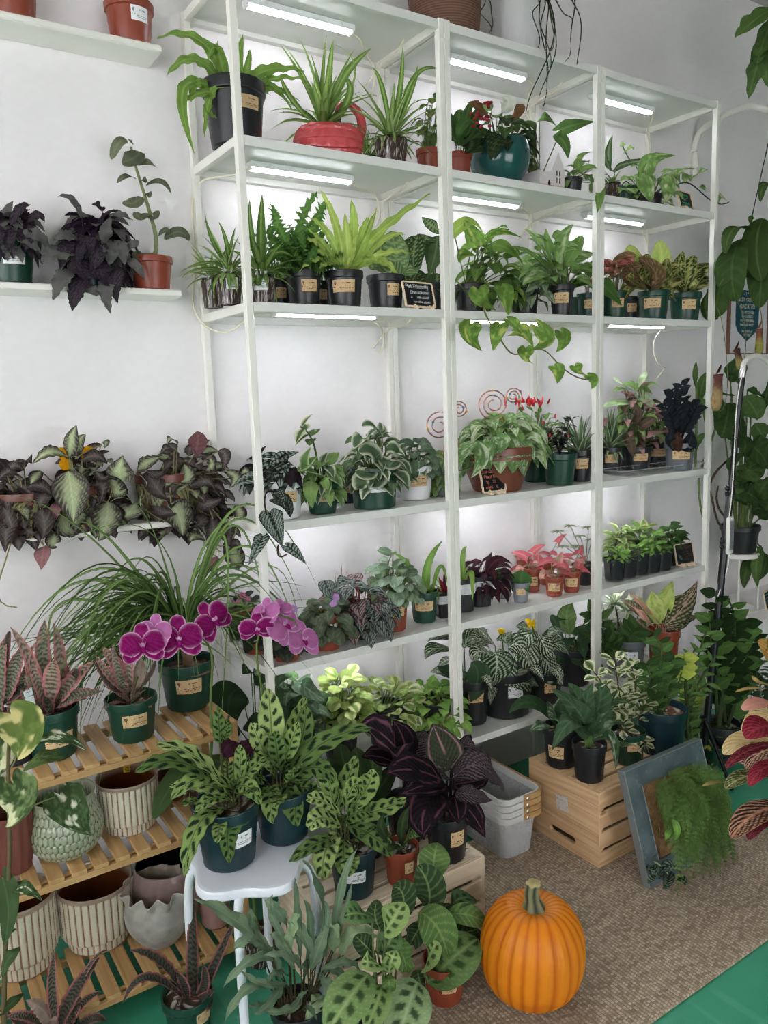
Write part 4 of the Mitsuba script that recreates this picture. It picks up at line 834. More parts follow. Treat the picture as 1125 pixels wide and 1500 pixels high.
p = set_pot('dracaena', 'white edged dracaena in a labelled black pot left of the third post', 4, 850, 706, 36, 46, 'K', 'k', la=.2, lw=.6)
rosette(p, 34, .19, .0105, [DS, striped('4a7048', 'a8ba98', .3)], 'blade', el=(85, 15), droop=.5, nu=5, fold=.3, squash=.7); done(p)
p = set_pot('dracaena', 'white edged dracaena in a labelled black pot right of the third post', 4, 893, 694, 36, 38, 'K', 'k', la=.2, lw=.6)
rosette(p, 34, .19, .0105, [DS, striped('4a7048', 'a8ba98', .3)], 'blade', el=(85, 10), droop=.6, nu=5, fold=.3, squash=.7); done(p)
SYG = splash('5f8f4a', 'a8c48e', .4, 1.6, .15); SYP = plain('a87a76', 'c49a92', .5); SYD = plain('5a4a3c', '86705c', .5)
p = set_pot('syngonium', 'tall green and pink syngonium in a labelled black pot on the clear tray', 4, 930, 690, 50, 34, 'K', 'k', la=.4, lw=.5)
mound(p, (880, 545, 985, 668), 58, 0.066, 0.024, [SYG, SYD, plain('6a9a4a', '9cbd78'), SYP], 'arrow', droop=.6, face=.2, ry=.08)
pxleaf(p, p.c[1], [(920, 570, 908, 560, 898, 552, 20), (935, 565, 942, 552, 948, 545, 18), (925, 590, 900, 590, 882, 598, 22), (940, 580, 955, 592, 966, 598, 18)], splash('8fb87c', 'c9d9b8', .45, 1.5, .2), prof='arrow')
pxleaf(p, p.c[1] - .04, [(930, 620, 935, 605, 928, 592, 22), (940, 625, 955, 615, 960, 612, 20), (945, 640, 955, 635, 975, 632, 16), (920, 640, 925, 655, 928, 670, 22)], [SYP, SYD], prof='arrow'); done(p)
p = set_pot('syngonium', 'dusky pink syngonium in a charcoal pot left of the black leaved plant', 4, 959, 684, 42, 36, 'Q', 'k', la=.3, lw=.6)
mound(p, (935, 590, 985, 655), 18, 0.06, 0.021, [SYD, plain('3a2f30', '5a4a4a'), SYP], 'arrow', droop=.6, face=.2); done(p)
ZB = plain('1d2428', '3a4448', .4)
p = set_pot('zz_plant', 'black leaved upright plant in a grey pot at the right end, fourth board', 4, 995, 690, 44, 40, 'Y', 'k', la=.15, lw=.65)
for i, (x, y) in enumerate([(985, 570), (998, 562), (1012, 590), (1020, 598), (972, 590), (990, 600)]):
    e = ony(x, y, p.c[1] - .03 + .02 * (i % 3)); cane(p, [p.soil, (p.soil + e) / 2 + A(0, 0, .015), e], 16, .042, .0125, [ZB, plain('23282c')], 'ovate', r0=.003, r1=.002, sc='262024', start=.3, mode='pair', el=.7, droop=.1, bsdf='leaf_gloss')
pxleaf(p, p.c[1] - .03, [(985, 660, 982, 645, 984, 630, 18), (1005, 662, 1010, 648, 1014, 630, 22), (995, 662, 992, 645, 995, 632, 16, 0, 0, plain('4a3028', '6a4a3c'))], ZB, bsdf='leaf_gloss'); done(p)
# clear tray
f = [onz(890, 698, Z[4]), onz(982, 683, Z[4])]; t = key_for('clear_tray'); labels[t] = {'label': 'clear ribbed plastic tray under the black pots of the right bay', 'category': 'tray'}
x0, x1 = f[0][0], f[1][0]; y0, y1 = -.315, -.19; n_ = 40; per = []
for i in range(n_ * 4):
    s_, q = divmod(i, n_); q /= n_; per.append([(q, 0), (1, q), (1 - q, 1), (0, 1 - q)][s_])
per = np.array(per); cen = A((x0 + x1) / 2, (y0 + y1) / 2, Z[4]); hx, hy = (x1 - x0) / 2, (y1 - y0) / 2; rows_ = []
for lvl, (sc_, zz_) in enumerate([(0.02, .0012), (.9, .0012), (.93, .006), (1.0, .024), (1.05, .025), (1.05, .023)]):
    w_ = (per * 2 - 1) * A(hx, hy)[None] * sc_; rib = 1 + (0.03 * (np.arange(n_ * 4) % 2) if lvl in (2, 3) else 0); rows_.append(np.c_[w_ * np.reshape(rib, (-1, 1)) if np.ndim(rib) else w_, np.full(n_ * 4, zz_)] + cen)
add(t, 'body', (np.vstack(rows_), grid_faces(6, n_ * 4, True)), 'clear_plastic')
rim_ = rows_[4][::4]; add(t, 'rim', tube(np.vstack([rim_, rim_[:1]]), .0011, n=5), 'tray_edge', smooth=True)
for q in range(0, n_ * 4, 8): add(t, 'rib', tube(np.array([rows_[2][q], rows_[3][q]]), .0007, n=4), 'tray_edge')
scene['tray_edge'] = pbr(rgb('a9adb0'), .2, .6)

# ---------------------------------------------------------------- plants on the fifth board
VI = plain('30392e', '55614c', .35, .1, .3, .4, 6); VG = plain('4d5d48', '7c8c6c', .4, .1, .25, .4, 6)
def violet(name, label, px, py, w, h, lab, box, fl, col, flc, style='T', n=30):
    p = set_pot(name, label, 5, px, py, w, h, style, lab, la=.05, lw=.75 if lab == 'w' else .5, lz=(.45, .8))
    mound(p, box, n, .05, .02, col, 'round', droop=.5, face=.2, low=1.1)
    for x, y in fl:
        o = ony(x, y, p.c[1] - .05); nd = unit(EYE - o + p.rng.normal(0, .5, 3)); e1 = unit(np.cross(nd, A(.1, .2, 1))); e2 = np.cross(nd, e1); pp = []
        for k in range(5):
            a = k * 1.2566; d = e1 * math.cos(a) + e2 * math.sin(a); pp.append(leaf_mesh(o, o + d * .006 + nd * .002, o + d * .012, .0055, up=nd, prof='round', col=plain(flc, 'e8c8e0', .1), nu=5, nv=6))
        pp.append(tinted(blob(o + nd * .002, (.002,) * 3, 1), lin('d8b840'))); pp.append(tinted(tube(bez(p.soil, (p.soil + o) / 2 + A(0, 0, .03), o, 6), .0012, n=5), lin('6a7a58')))
        put(p.root, 'flower', pp, 'petal')
    done(p)
violet('african_violet', 'african violet with a pink bloom in the rearmost left terracotta pot', 350, 937, 46, 44, None, (325, 862, 385, 925), [(355, 872), (350, 882), (362, 878)], [VI, VG], 'c06a96')
violet('african_violet', 'african violet in a white labelled terracotta pot against the corner post', 378, 960, 46, 42, 'w', (355, 885, 410, 940), [], VI, 'c06a96', n=22)
violet('african_violet', 'dark leaved african violet with a mauve bud in a plain terracotta pot', 421, 971, 48, 46, None, (378, 895, 452, 948), [(410, 898), (418, 902)], [VI, plain('2a3128')], 'b05a98')
violet('african_violet', 'grey green african violet with lilac flowers in a white labelled terracotta pot', 479, 955, 50, 52, 'w', (428, 865, 518, 925), [(492, 875), (488, 884), (430, 892)], VG, 'b08ac0', n=38)
p = set_pot('nursery_pot', 'dark green pot between the lilac african violet and silver peperomia', 5, 506, 928, 34, 36, 'B', None, cat_='pot'); done(p)
PS = silver('2f3a36', '8a958f', 6, 1.1, .3); PSr = silver('4a2f30', '9a8a86', 6, 1.1, .3)
p = set_pot('ripple_peperomia', 'silver ripple peperomia with red stalks in a blue black pot', 5, 530, 938, 48, 40, 'B', 'k', la=.3, lw=.4)
mound(p, (450, 838, 585, 920), 52, 0.066, 0.025, [PS, PS, PSr], 'ovate', droop=.7, face=.2, pc='8a4040', low=1.1)
pxleaf(p, p.c[1] - .05, [(545, 890, 535, 900, 525, 915, 20), (540, 885, 548, 900, 546, 918, 20), (560, 880, 572, 885, 588, 888, 18), (520, 850, 505, 850, 490, 862, 24), (475, 850, 480, 862, 490, 880, 24)], PS, prof='ovate', pc='8a4040')
for q in [(490, 835, 470), (500, 828, 500), (540, 835, 535), (508, 838, 520)]: put(p.root, 'flower_spike', tinted(tube(spline([ony(q[2] if False else q[0] + 4, 880, p.c[1]), ony(q[0] + 2, 858, p.c[1]), ony(q[0], q[1], p.c[1])], 8), .0016, .0008), lin('a87a68')), 'leaf')
done(p)
PG = plain('7d9c82', 'b0c4ac', .5, .1, .25, .3, 5)
p = set_pot('peperomia', 'pale grey green peperomia with a white tag in a kraft labelled terracotta pot', 5, 577, 927, 46, 56, 'T', 'k', la=.3, lw=.6)
mound(p, (535, 802, 618, 885), 54, 0.046, 0.018, [PG, plain('5f7f60', '93ab8c'), plain('6f8f68')], 'round', droop=.5, face=.2)
tg = bxm(-.008, .008, -.0004, .0004, 0, .045, 0.0003); tg.apply_transform(trimesh.transformations.rotation_matrix(-.35, (0, 1, 0)) @ trimesh.transformations.rotation_matrix(.5, (0, 0, 1))); tg.apply_translation(ony(574, 884, p.c[1] - .045)); add(p.root, 'plant_tag', tg, 'tagtext', label='small white plant tag')
done(p)
p = set_pot('pleomele', 'spiky light green plant in a kraft labelled green pot left of the middle post', 5, 622, 914, 42, 46, 'G', 'k', la=0, lw=.75)
rosette(p, 60, .085, .0065, [plain('6a9a3c', '93b860'), plain('7aa84a'), striped('5c8c34', '9cbc5c')], 'blade', el=(88, -10), droop=.6, lv=.5, nu=3, fold=.3, squash=.8)
pxleaf(p, p.c[1], [(628, 875, 626, 830, 648, 792, 13, .01), (632, 872, 645, 830, 655, 855, 7), (618, 872, 600, 830, 575, 810, 8)], plain('5f9a38', '8ab85a'), prof='strap', stalk=False); done(p)
def square_pot(name, label, k, px, py, wpx, hpx, lab=True, style='K', cat_='potted plant', lc_='d8d8da', group=None):
    """a small square plug pot with rounded corners and a paper band"""
    z = Z[k]; f = onz(px, py, z); m = mpp(f); w = wpx * m * .5; h = hpx * m; c = f + unit(ray(px, py) * A(1, 1, 0)) * w * .8
    p = Plant(); p.root = thing(name, label, cat_, group); p.c = c; p.rt = w; p.h = h; p.rng = np.random.default_rng(zlib.crc32(label.encode())); p.acc = []; p.n = 0; WALLED.add(p.root); FIT[p.root] = (c, w, w * .75, h, None, None); onboard(p, k)
    def sq(th, zz): cc = np.abs(np.cos(th + .3)) ** 5 + np.abs(np.sin(th + .3)) ** 5; return (1 / cc) ** .2
    pr = [(0, .001), (w * .72, .001), (w * .76, .004), (w * .92, h * .86), (w, h * .88), (w, h), (w * .93, h), (w * .88, h * .7)]
    mm = trimesh.graph.smooth_shade(lathe(pr, c, 40, sq), angle=.6, facet_minarea=None); add(p.root, 'pot', mm, 'plastic', smooth=True, color=np.tile(lin(TINT[style]), (len(mm.vertices), 1)))
    if lab:
        mm = trimesh.graph.smooth_shade(lathe([(w * .865 + .0008, h * .55), (w * .93 + .001, h * .86)], c, 40, sq), angle=.6, facet_minarea=None); add(p.root, 'label', mm, 'matte', smooth=True, color=np.tile(lin(lc_), (len(mm.vertices), 1)), label='white paper band')
    p.soil = c + A(0, 0, h * .88); p.rs = w * .85; p.m = m; v, f_, col = soil_mesh(p.soil, p.rs * .98, p.rng, 14, 3); add(p.root, 'soil', (v, f_), 'matte', smooth=True, color=col)
    return p
BRM = plain('3a1f26', '6a3a42', .4); BRG = plain('6fa040', '93c060', .3)
p = square_pot('bromeliad', 'small dark bromeliad in a white banded black pot behind the middle post', 5, 652, 906, 32, 40)
rosette(p, 16, .085, .007, [BRM, plain('8a2030'), BRG], 'blade', el=(80, 15), droop=.6, nu=3); done(p)
p = square_pot('bromeliad', 'bromeliad with a bright green drooping leaf in a white banded pot, fifth board', 5, 677, 898, 38, 50)
rosette(p, 12, .08, .007, [BRM, BRG, plain('a02438', 'c05060')], 'blade', el=(80, 20), droop=.6, nu=3)
pxleaf(p, p.c[1] - .02, [(680, 855, 690, 840, 692, 882, 10, -.05), (676, 855, 668, 815, 655, 795, 10), (680, 850, 678, 815, 684, 800, 8)], BRG, prof='strap', stalk=False); done(p)
p = square_pot('purple_plant', 'glossy purple leaved plant in a white banded black pot, middle bay', 5, 704, 890, 34, 46)
mound(p, (672, 798, 748, 870), 34, 0.065, 0.014, [BRM, plain('3b2830', '5a4048'), plain('2c1c22')], 'lance', droop=.7, pc='4a2a30', bsdf='leaf_gloss')
pxleaf(p, p.c[1] - .04, [(712, 845, 728, 820, 752, 828, 15), (716, 850, 730, 860, 728, 875, 12), (722, 862, 728, 872, 732, 884, 8)], BRM, prof='lance', pc='4a2a30', bsdf='leaf_gloss'); done(p)
HK = plain('2f6a34', '4a8448', .3, .08, .2)
def heart_pot(label, px, py, w, h, hs):
    p = set_pot('sweetheart_hoya', label, 5, px, py, w, h, 'E', 'k', la=0, lw=.6, group='small grey pots with heart shaped leaves')
    for (x, y, s_) in hs:
        b, e = ony(x, y + s_ * .8, p.c[1]), ony(x, y - s_ * .5, p.c[1] - .004); v, f_, c_ = leaf_mesh(b + A(0, 0, 0), (b + e) / 2, e, s_ * .62 * p.m, up=unit(EYE - b), prof='obov', fold=.1, col=HK, nu=9, nv=12)
        put(p.root, 'leaf', (v, f_, c_), 'leaf_gloss')
        v2 = v + unit(EYE - b) * -.003; put(p.root, 'leaf', (v2, f_[:, ::-1], c_), 'leaf_gloss')
    done(p)
heart_pot('grey pot with two heart shaped leaves, left of the pair', 738, 877, 26, 28, [(733, 842, 20), (743, 846, 18)])
heart_pot('grey pot with one plump heart shaped leaf, nearer the board edge', 763, 884, 26, 30, [(763, 848, 26)])
PK = splash('c4606a', 'e0a39c', .45, 2, .15, '8a9a6a'); PK2 = plain('c85c66', 'e4a8a0', .6, .15)
for lb, px, py, w, h, box in [('pink syngonium in the back left mini terracotta pot', 764, 848, 24, 28, (738, 800, 795, 840)), ('pink syngonium in a labelled mini terracotta pot, front left of the pink group', 780, 868, 26, 34, (748, 793, 805, 845)), ('pink syngonium in the mini terracotta pot standing furthest back', 800, 858, 24, 34, (780, 780, 840, 840)), ('pink syngonium in a labelled mini terracotta pot nearest the board edge', 812, 875, 28, 30, (785, 800, 840, 852)), ('pink syngonium in the mini terracotta pot next to the third post', 837, 869, 28, 32, (812, 797, 868, 845))]:
    p = set_pot('pink_syngonium', lb, 5, px, py, w, h, 'T', 'k', la=0, lw=.75, lz=(.3, .7), group=None)
    mound(p, box, 5, .062, .024, [PK, PK2, PK2], 'arrow', droop=.3, pc='8a9a6a', face=.35, ry=.04, lv=.25); done(p)
p = square_pot('schefflera', 'fine leaved variegated schefflera in a black pot beside the third post', 5, 858, 858, 34, 30, False)
for i, (x, y) in enumerate([(818, 778), (835, 770), (850, 785), (862, 772), (868, 790), (825, 800), (845, 800)]):
    e = ony(x, y, p.c[1] + .03 * ((i % 3) - 1)); put(p.root, 'stem', tinted(tube(bez(p.soil, (p.soil + e) / 2 + A(0, 0, .02), e, 7), .0012, n=5), lin('5a7048')), 'leaf'); pp = []
    for k in range(8):
        a = k * .785; d = unit(A(math.cos(a), math.sin(a) * .7, .15)); pp.append(leaf_mesh(e, e + d * .015, e + d * .036 - A(0, 0, .01), .006, col=striped('3f6038', 'a0ae88', .6, True), prof='lance', nu=3, nv=6))
    put(p.root, 'leaf', pp)
done(p)
# the row of mini plants in the right bay
t = key_for('clear_tray'); labels[t] = {'label': 'low clear tray under the row of mini plants in the right bay', 'category': 'tray'}
a_, b_ = onz(890, 852, Z[5]), onz(985, 832, Z[5]); addk(t, bxm(a_[0], b_[0], -.30, -.12, Z[5] + .0005, Z[5] + .004, .0012), 'clear_plastic')
MINI = [(899, 851, 'strap leaved mini plant in a black pot, leftmost of the mini plants', [plain('5f9a3c'), plain('4f8a34')], 'lance', (884, 795, 925, 845), .05, .009, 18),
        (917, 847, 'mini fittonia with dark grey leaves, second in the row', [plain('4a4a44', '8a8078', .5), plain('3c443a')], 'ovate', (895, 805, 945, 838), .03, .011, 30),
        (934, 843, 'bright green mini fern, third in the row of mini plants', [plain('5a9a3a', '7ab454')], 'ovate', (912, 795, 958, 835), .032, .01, 30),
        (951, 840, 'mini plant with tall upright green leaves, fourth in the row', [plain('4f8a34', '78ac50')], 'oblong', (938, 770, 972, 828), .05, .012, 16),
        (969, 837, 'mini ivy in a black pot, fifth in the row', [plain('4a8038', '76a458')], 'heart', (945, 795, 990, 832), .03, .011, 34),
        (905, 836, 'cream and green peperomia behind the leftmost mini plants', [edged('6a9a48', 'c9cf98', .5), edged('5c8c40', 'b9c688', .6)], 'ovate', (882, 763, 935, 815), .06, .02, 24),
        (940, 828, 'yellow edged peperomia at the back of the mini plants', [edged('5a8c3a', 'c3cc7c', .55), plain('5a8c3a')], 'ovate', (912, 760, 965, 812), .055, .018, 22),
        (985, 829, 'broad leaved green mini plant left of the pixie plants board', [plain('35682f', '5c8c4a'), plain('2c5a2a')], 'ovate', (950, 763, 1012, 818), .055, .018, 26)]
for px, py, lb, col, pf, box, L, w, n in MINI:
    p = square_pot('mini_plant', lb, 5, px, py, 27, 32, False); p.c[2] += .0045; p.soil[2] += .0045
    mound(p, (box[0], box[1], box[2], min(box[3], py - 29)), n, L, w, col, pf, droop=.3, face=.1, ry=.05); done(p)
p = None

# ---------------------------------------------------------------- plants on the lowest board
GL = plain('23422a', '3d6040', .3, .06, .2)
p = shelf_pot('rubber_plant', 'round glossy dark leaf plant at the left end of the lowest board', 6, 388, -0.15, 46, 50, 'K', None)
pxleaf(p, p.c[1], [(352, 1008, 335, 1028, 342, 1072, 58), (368, 985, 362, 980, 355, 988, 22), (360, 1060, 372, 1060, 385, 1075, 34), (372, 1000, 385, 985, 398, 975, 30), (345, 1060, 335, 1075, 332, 1095, 30)], GL, prof='ovate', bsdf='leaf_gloss')
pxleaf(p, p.c[1], [(380, 1000, 392, 985, 405, 990, 18), (385, 1010, 400, 1000, 412, 1004, 16), (385, 995, 380, 985, 378, 970, 16)], splash('3f6a34', 'b4bfa8', .5, 3), prof='ovate'); done(p)
HS = plain('48684c', '92a894', .5, .07, .25, .3, 6)
p = shelf_pot('peperomia', 'silvery heart leaved plant left of the yellow green bushes, lowest board', 6, 432, -0.20, 60, 60, 'K', None)
pxleaf(p, p.c[1], [(420, 985, 412, 990, 405, 1005, 26), (430, 1010, 420, 1020, 425, 1035, 34), (440, 1000, 452, 1010, 480, 1028, 36), (415, 1025, 425, 1040, 422, 1062, 44), (460, 1020, 470, 1035, 480, 1050, 40), (440, 1030, 445, 1045, 450, 1065, 34), (415, 985, 422, 978, 432, 985, 20), (400, 1010, 404, 1030, 412, 1050, 30)], [HS, plain('35583a', '6a8a68'), HS], prof='heart')
mound(p, (395, 975, 480, 1080), 24, .06, .022, [HS, plain('3f6a3a', '7a9a68'), GL], 'heart', droop=.7, face=.2); done(p)
VY = edged('7d9c46', 'c9d08e', .42, .3); VY2 = splash('6f9a44', 'c3cc88', .45, 2.2, .15)
p = shelf_pot('peperomia', 'yellow and cream rounded leaf peperomia, left one on the lowest board', 6, 500, -0.17, 56, 60, 'K', None)
mound(p, (455, 975, 550, 1065), 60, .055, .02, [VY, VY2, plain('8aa64c', 'b9c884')], 'obov', droop=.3, face=.2); done(p)
p = shelf_pot('peperomia', 'pale cream peperomia in the middle of the bushes on the lowest board', 6, 566, -0.18, 56, 60, 'K', None)
mound(p, (520, 982, 620, 1065), 60, .055, .019, [VY, VY2, edged('6a9048', 'd4d8ae', .35)], 'obov', droop=.3, face=.2); done(p)
p = shelf_pot('pilea', 'bright green quilted leaf plant in a kraft labelled pot by the middle post', 6, 645, -0.245, 62, 58, 'K', 'k', la=.4)
mound(p, (585, 990, 682, 1072), 70, .05, .019, [plain('5f9a34', '8ab85c', .5, .08, .25, .3, 6), plain('74ab42', '9cc468'), plain('4d8430')], 'ovate', droop=.4, face=.2); done(p)
APH = veined('1c3a24', 'd3dcc4', 6, .2, .95, .09, 1.3); APD = veined('203d26', 'b9c8aa', 6, .17, .95, .07, 1.3)
p = set_pot('zebra_plant', 'white veined zebra plant in a tall kraft labelled black pot by the middle post', 6, 693, 1064, 50, 66, 'K', 'k', la=.25, lw=.5, lz=(.55, .8))
pxleaf(p, p.c[1], [(680, 960, 640, 950, 622, 968, 26), (670, 945, 655, 930, 625, 940, 22), (690, 970, 700, 990, 690, 1025, 30), (700, 960, 720, 975, 725, 1010, 26), (680, 950, 690, 930, 715, 922, 22), (685, 985, 660, 985, 640, 975, 20), (672, 1000, 650, 985, 630, 985, 18), (695, 950, 705, 935, 720, 945, 20), (670, 930, 665, 920, 660, 935, 18)], [APH, APD, APH, plain('31553a', '5c7f5c')], W=1.25, prof='lance', q=1.8); mound(p, (640, 925, 730, 1010), 3, .08, .022, APH, 'lance', droop=.7, face=.2, q=1.8); done(p)
p = set_pot('zebra_plant', 'large zebra plant with bold white veins and yellow bloom in a white labelled black pot', 6, 740, 1055, 78, 66, 'K', 'w', la=.45, lw=.32, lz=(.5, .76), rb=.9)
pxleaf(p, p.c[1] - .02, [(725, 955, 728, 975, 722, 1005, 40), (745, 950, 760, 945, 775, 970, 30), (720, 960, 700, 955, 695, 970, 24), (730, 950, 745, 985, 748, 1000, 26), (750, 985, 775, 995, 790, 1005, 22), (715, 945, 700, 935, 685, 940, 20), (745, 945, 740, 935, 750, 925, 20), (725, 945, 710, 930, 700, 920, 18), (758, 950, 775, 940, 790, 950, 26, 0, .05), (740, 990, 760, 1000, 775, 1015, 20)], [APH, APH, APD], W=1.2, prof='ovate', q=1.8)
mound(p, (700, 925, 800, 1005), 4, .085, .025, APH, 'lance', droop=.7, face=.2, q=1.8); bloom = lambda p, x, y: put(p.root, 'flower', [tinted(blob(ony(x + p.rng.normal(0, 3), y + p.rng.normal(0, 3), p.c[1] - .02), (.0065, .005, .006), 1), lin('e8c81c') * (.75 + .4 * p.rng.random())) for _ in range(14)] + [tinted(tube([p.soil, ony(x, y, p.c[1] - .02)], .003, n=6), lin('5a6a34'))], 'petal', label='yellow flower head')
bloom(p, 735, 927); done(p)
p = set_pot('zebra_plant', 'zebra plant with a small yellow bloom in a kraft labelled black pot, third from left', 6, 795, 1034, 60, 48, 'K', 'k', la=.45, lw=.35)
pxleaf(p, p.c[1], [(785, 925, 770, 935, 765, 960, 24), (790, 930, 800, 950, 815, 968, 24), (780, 940, 775, 965, 778, 990, 28), (800, 945, 820, 945, 835, 962, 24), (795, 960, 808, 985, 812, 1010, 26), (785, 930, 770, 920, 755, 918, 18)], [APH, APD], W=1.2, prof='lance', q=1.8); mound(p, (755, 905, 830, 1000), 3, .08, .024, [APH, APD], 'lance', droop=.7, face=.2, q=1.8); bloom(p, 779, 913); done(p)
SPA = plain('26482c', '47684a', .3, .07, .25, .25, 7)
p = set_pot('peace_lily', 'broad leaved dark green plant in a black pot left of the third post', 6, 838, 1008, 60, 56, 'K', None)
pxleaf(p, p.c[1], [(835, 930, 830, 900, 838, 880, 28, .02, .03, plain('4f7a3c', '85a468', .4, .07, .25, .35, 7)), (845, 940, 865, 925, 870, 900, 24), (825, 950, 808, 945, 800, 960, 26), (840, 950, 850, 960, 850, 985, 28), (828, 940, 815, 915, 808, 900, 24), (850, 950, 868, 950, 880, 965, 24)], [SPA, plain('31553a', '5c7f5c')]); mound(p, (800, 890, 878, 985), 14, .1, .026, SPA, 'ovate', droop=.6, face=.2); done(p)
DRV = striped('3d6038', 'c6ccb0', .58, True)
p = shelf_pot('dracaena', 'bushy white striped dracaena behind the third post on the lowest board', 6, 908, -0.17, 48, 60, 'Y', 'w', la=.5)
for i, (x, y) in enumerate([(900, 880), (920, 890), (885, 905), (930, 920), (905, 925), (890, 940), (925, 950)]):
    e = ony(x, y, p.c[1] + .03 * ((i % 3) - 1)); put(p.root, 'stem', tinted(tube(bez(p.soil, (p.soil + e) / 2, e, 7), .003, n=5), lin('4a4a34')), 'leaf')
    rosette(p, 22, .09, .0085, [DRV, striped('31502c', 'b4c09c', .4, True)], 'blade', el=(80, -10), droop=.5, base=e - A(0, 0, .015), nu=5, fold=.3)
done(p)
p = set_pot('zz_plant', 'dark zz plant with one tall leafy cane beside the third post, lowest board', 6, 922, 995, 44, 56, 'Y', 'w', la=.1, lw=.5)
ZZC = plain('234a22', '3f6a38', .25, .06, .2); ZZL = plain('35622c', '5c8a48', .3, .06)
for pts in [[(905, 960), (885, 930), (862, 895)], [(920, 950), (925, 930), (938, 925)], [(915, 955), (900, 950), (875, 940)]]:
    cane(p, [p.soil] + [ony(x, y, p.c[1] - .02 * j) for j, (x, y) in enumerate(pts)], 12, .07, .021, [ZZC, ZZL], 'ovate', r0=.004, r1=.002, start=.4, mode='pair', el=.6, droop=.15, bsdf='leaf_gloss')
done(p)
AG = veined('2b4a26', 'c9a694', 6, .2, .9, .14, 1.2); AGP = splash('c9907c', '7d9a4a', .35, 2, .15); AGL = splash('7f9c3a', 'b4bf6a', .45, 3, .1)
p = set_pot('aglaonema', 'pink and green aglaonema in a white banded terracotta pot by the right post', 6, 971, 988, 46, 64, 'T', 'w', la=.2, lw=.9, lz=(.05, .3))
pxleaf(p, p.c[1], [(967, 915, 945, 890, 922, 870, 24, 0, 0, AGP), (965, 915, 960, 890, 955, 865, 32, 0, 0.02, AGL), (972, 918, 1000, 890, 1022, 850, 30), (970, 915, 990, 885, 1000, 870, 22, 0, .02), (972, 918, 1000, 905, 1022, 905, 24), (962, 915, 935, 895, 910, 878, 26, 0, .03), (960, 920, 945, 905, 928, 890, 18, -.02, -.02, AGP), (975, 920, 995, 915, 1018, 900, 18), (965, 915, 975, 880, 985, 850, 26, 0, .04, AGL), (958, 925, 945, 918, 930, 905, 22, -.02, 0)], AG, prof='lance', pc='c08a78', pr=.003); done(p)

# ---------------------------------------------------------------- crates
def board_uv(m, ax, off):
    """wood coordinates in metres: along axis ax, and across"""
    v = np.asarray(m.vertices); o = [i for i in range(3) if i != ax]; return np.c_[v[:, ax] + off * 3.7, v[:, o[0]] + v[:, o[1]] + off * 1.31]
def plank(root, name, x0, x1, y0, y1, z0, z1, bsdf, ax, rng, bev=.0015, **kw):
    m = bxm(x0, x1, y0, y1, z0, z1, bev); m.unmerge_vertices(); return add(root, name, m, bsdf, uv=board_uv(m, ax, rng.random()), **kw)
def crate(label, x0, y0, L, W, H, bsdf, seed, hole=True, end_slats=0):
    t = thing('wooden_crate', label, 'crate'); r = np.random.default_rng(seed)
    for s, xx in ((0, x0), (1, x0 + L - .014)):
        g = sbox(0, 0, W, H)
        if hole: g = g.difference(sbox(W * .5 - .045, H * .2, W * .5 + .045, H * .2 + .001).buffer(.012))
        if end_slats and s == 0:
            for k in range(end_slats): plank(t, 'end_slat', xx, xx + .014, y0, y0 + W, H * k / end_slats + .003, H * (k + 1) / end_slats - .003, bsdf, 1, r)
            continue
        m = trimesh.creation.extrude_polygon(g, .014); m.apply_transform(np.array([[0, 0, 1, xx], [1, 0, 0, y0], [0, 1, 0, .0005], [0, 0, 0, 1.0]])); m.unmerge_vertices()
        add(t, 'end_panel', m, bsdf, uv=board_uv(m, 1, r.random()))
    n = 4; gap = .012; h = (H - gap * (n - 1)) / n
    for yy in (y0, y0 + W - .009):
        for k in range(n): plank(t, 'side_slat', x0 + .0005, x0 + L - .0005, yy - .0006 if yy == y0 else yy, yy + .0085, max(k * (h + gap), .0012), k * (h + gap) + h, bsdf, 0, r)
    n = 5; w = (W - .02 - gap * (n - 1)) / n
    for k in range(n): plank(t, 'top_slat', x0 + .0135 - .010, x0 + L - .0035, y0 + .01 + k * (w + gap), y0 + .01 + k * (w + gap) + w, H - .0095, H + .0012, bsdf, 0, r)
    for yy in (y0 + .0095, y0 + W - .03):
        for xx in (x0 + .0145, x0 + L - .036): plank(t, 'corner_post', xx, xx + .02, yy, yy + .02, .002, H - .01, bsdf, 2, r)
    return t
cr1 = crate('pine crate with a handle slot and white sticker, carrying pots in front of the shelving', .914, -.691, .46, .305, .2572, 'pine', 3)
o = A(.9132, -.542, .135); st = bxm(-.0004, .0002, -.026, .026, 0, .05); st.apply_transform(trimesh.transformations.rotation_matrix(-.12, (1, 0, 0))); st.apply_translation(o); add(cr1, 'sticker', st, 'sticker', label='white printed sticker on the end panel')
def sticker_fn(p, n, uv):
    a, b = p.y * 420, p.z * 420
    return mix(lc('cfc8c0'), lc('6a7a8a'), dr.select((cell_rand(dr.floor(a * .5), dr.floor(b * .5), 3) > .72) & (cell_rand(0, dr.floor(b * .5), 5) > .55), .35, 0.0))
scene['sticker'] = pbr(proc(sticker_fn), .6, .3)
cr2 = crate('pale pine crate with dark gaps behind the pumpkin, carrying calatheas', -.052, -.722, .478, .282, .25, 'pale_pine', 7, hole=False)
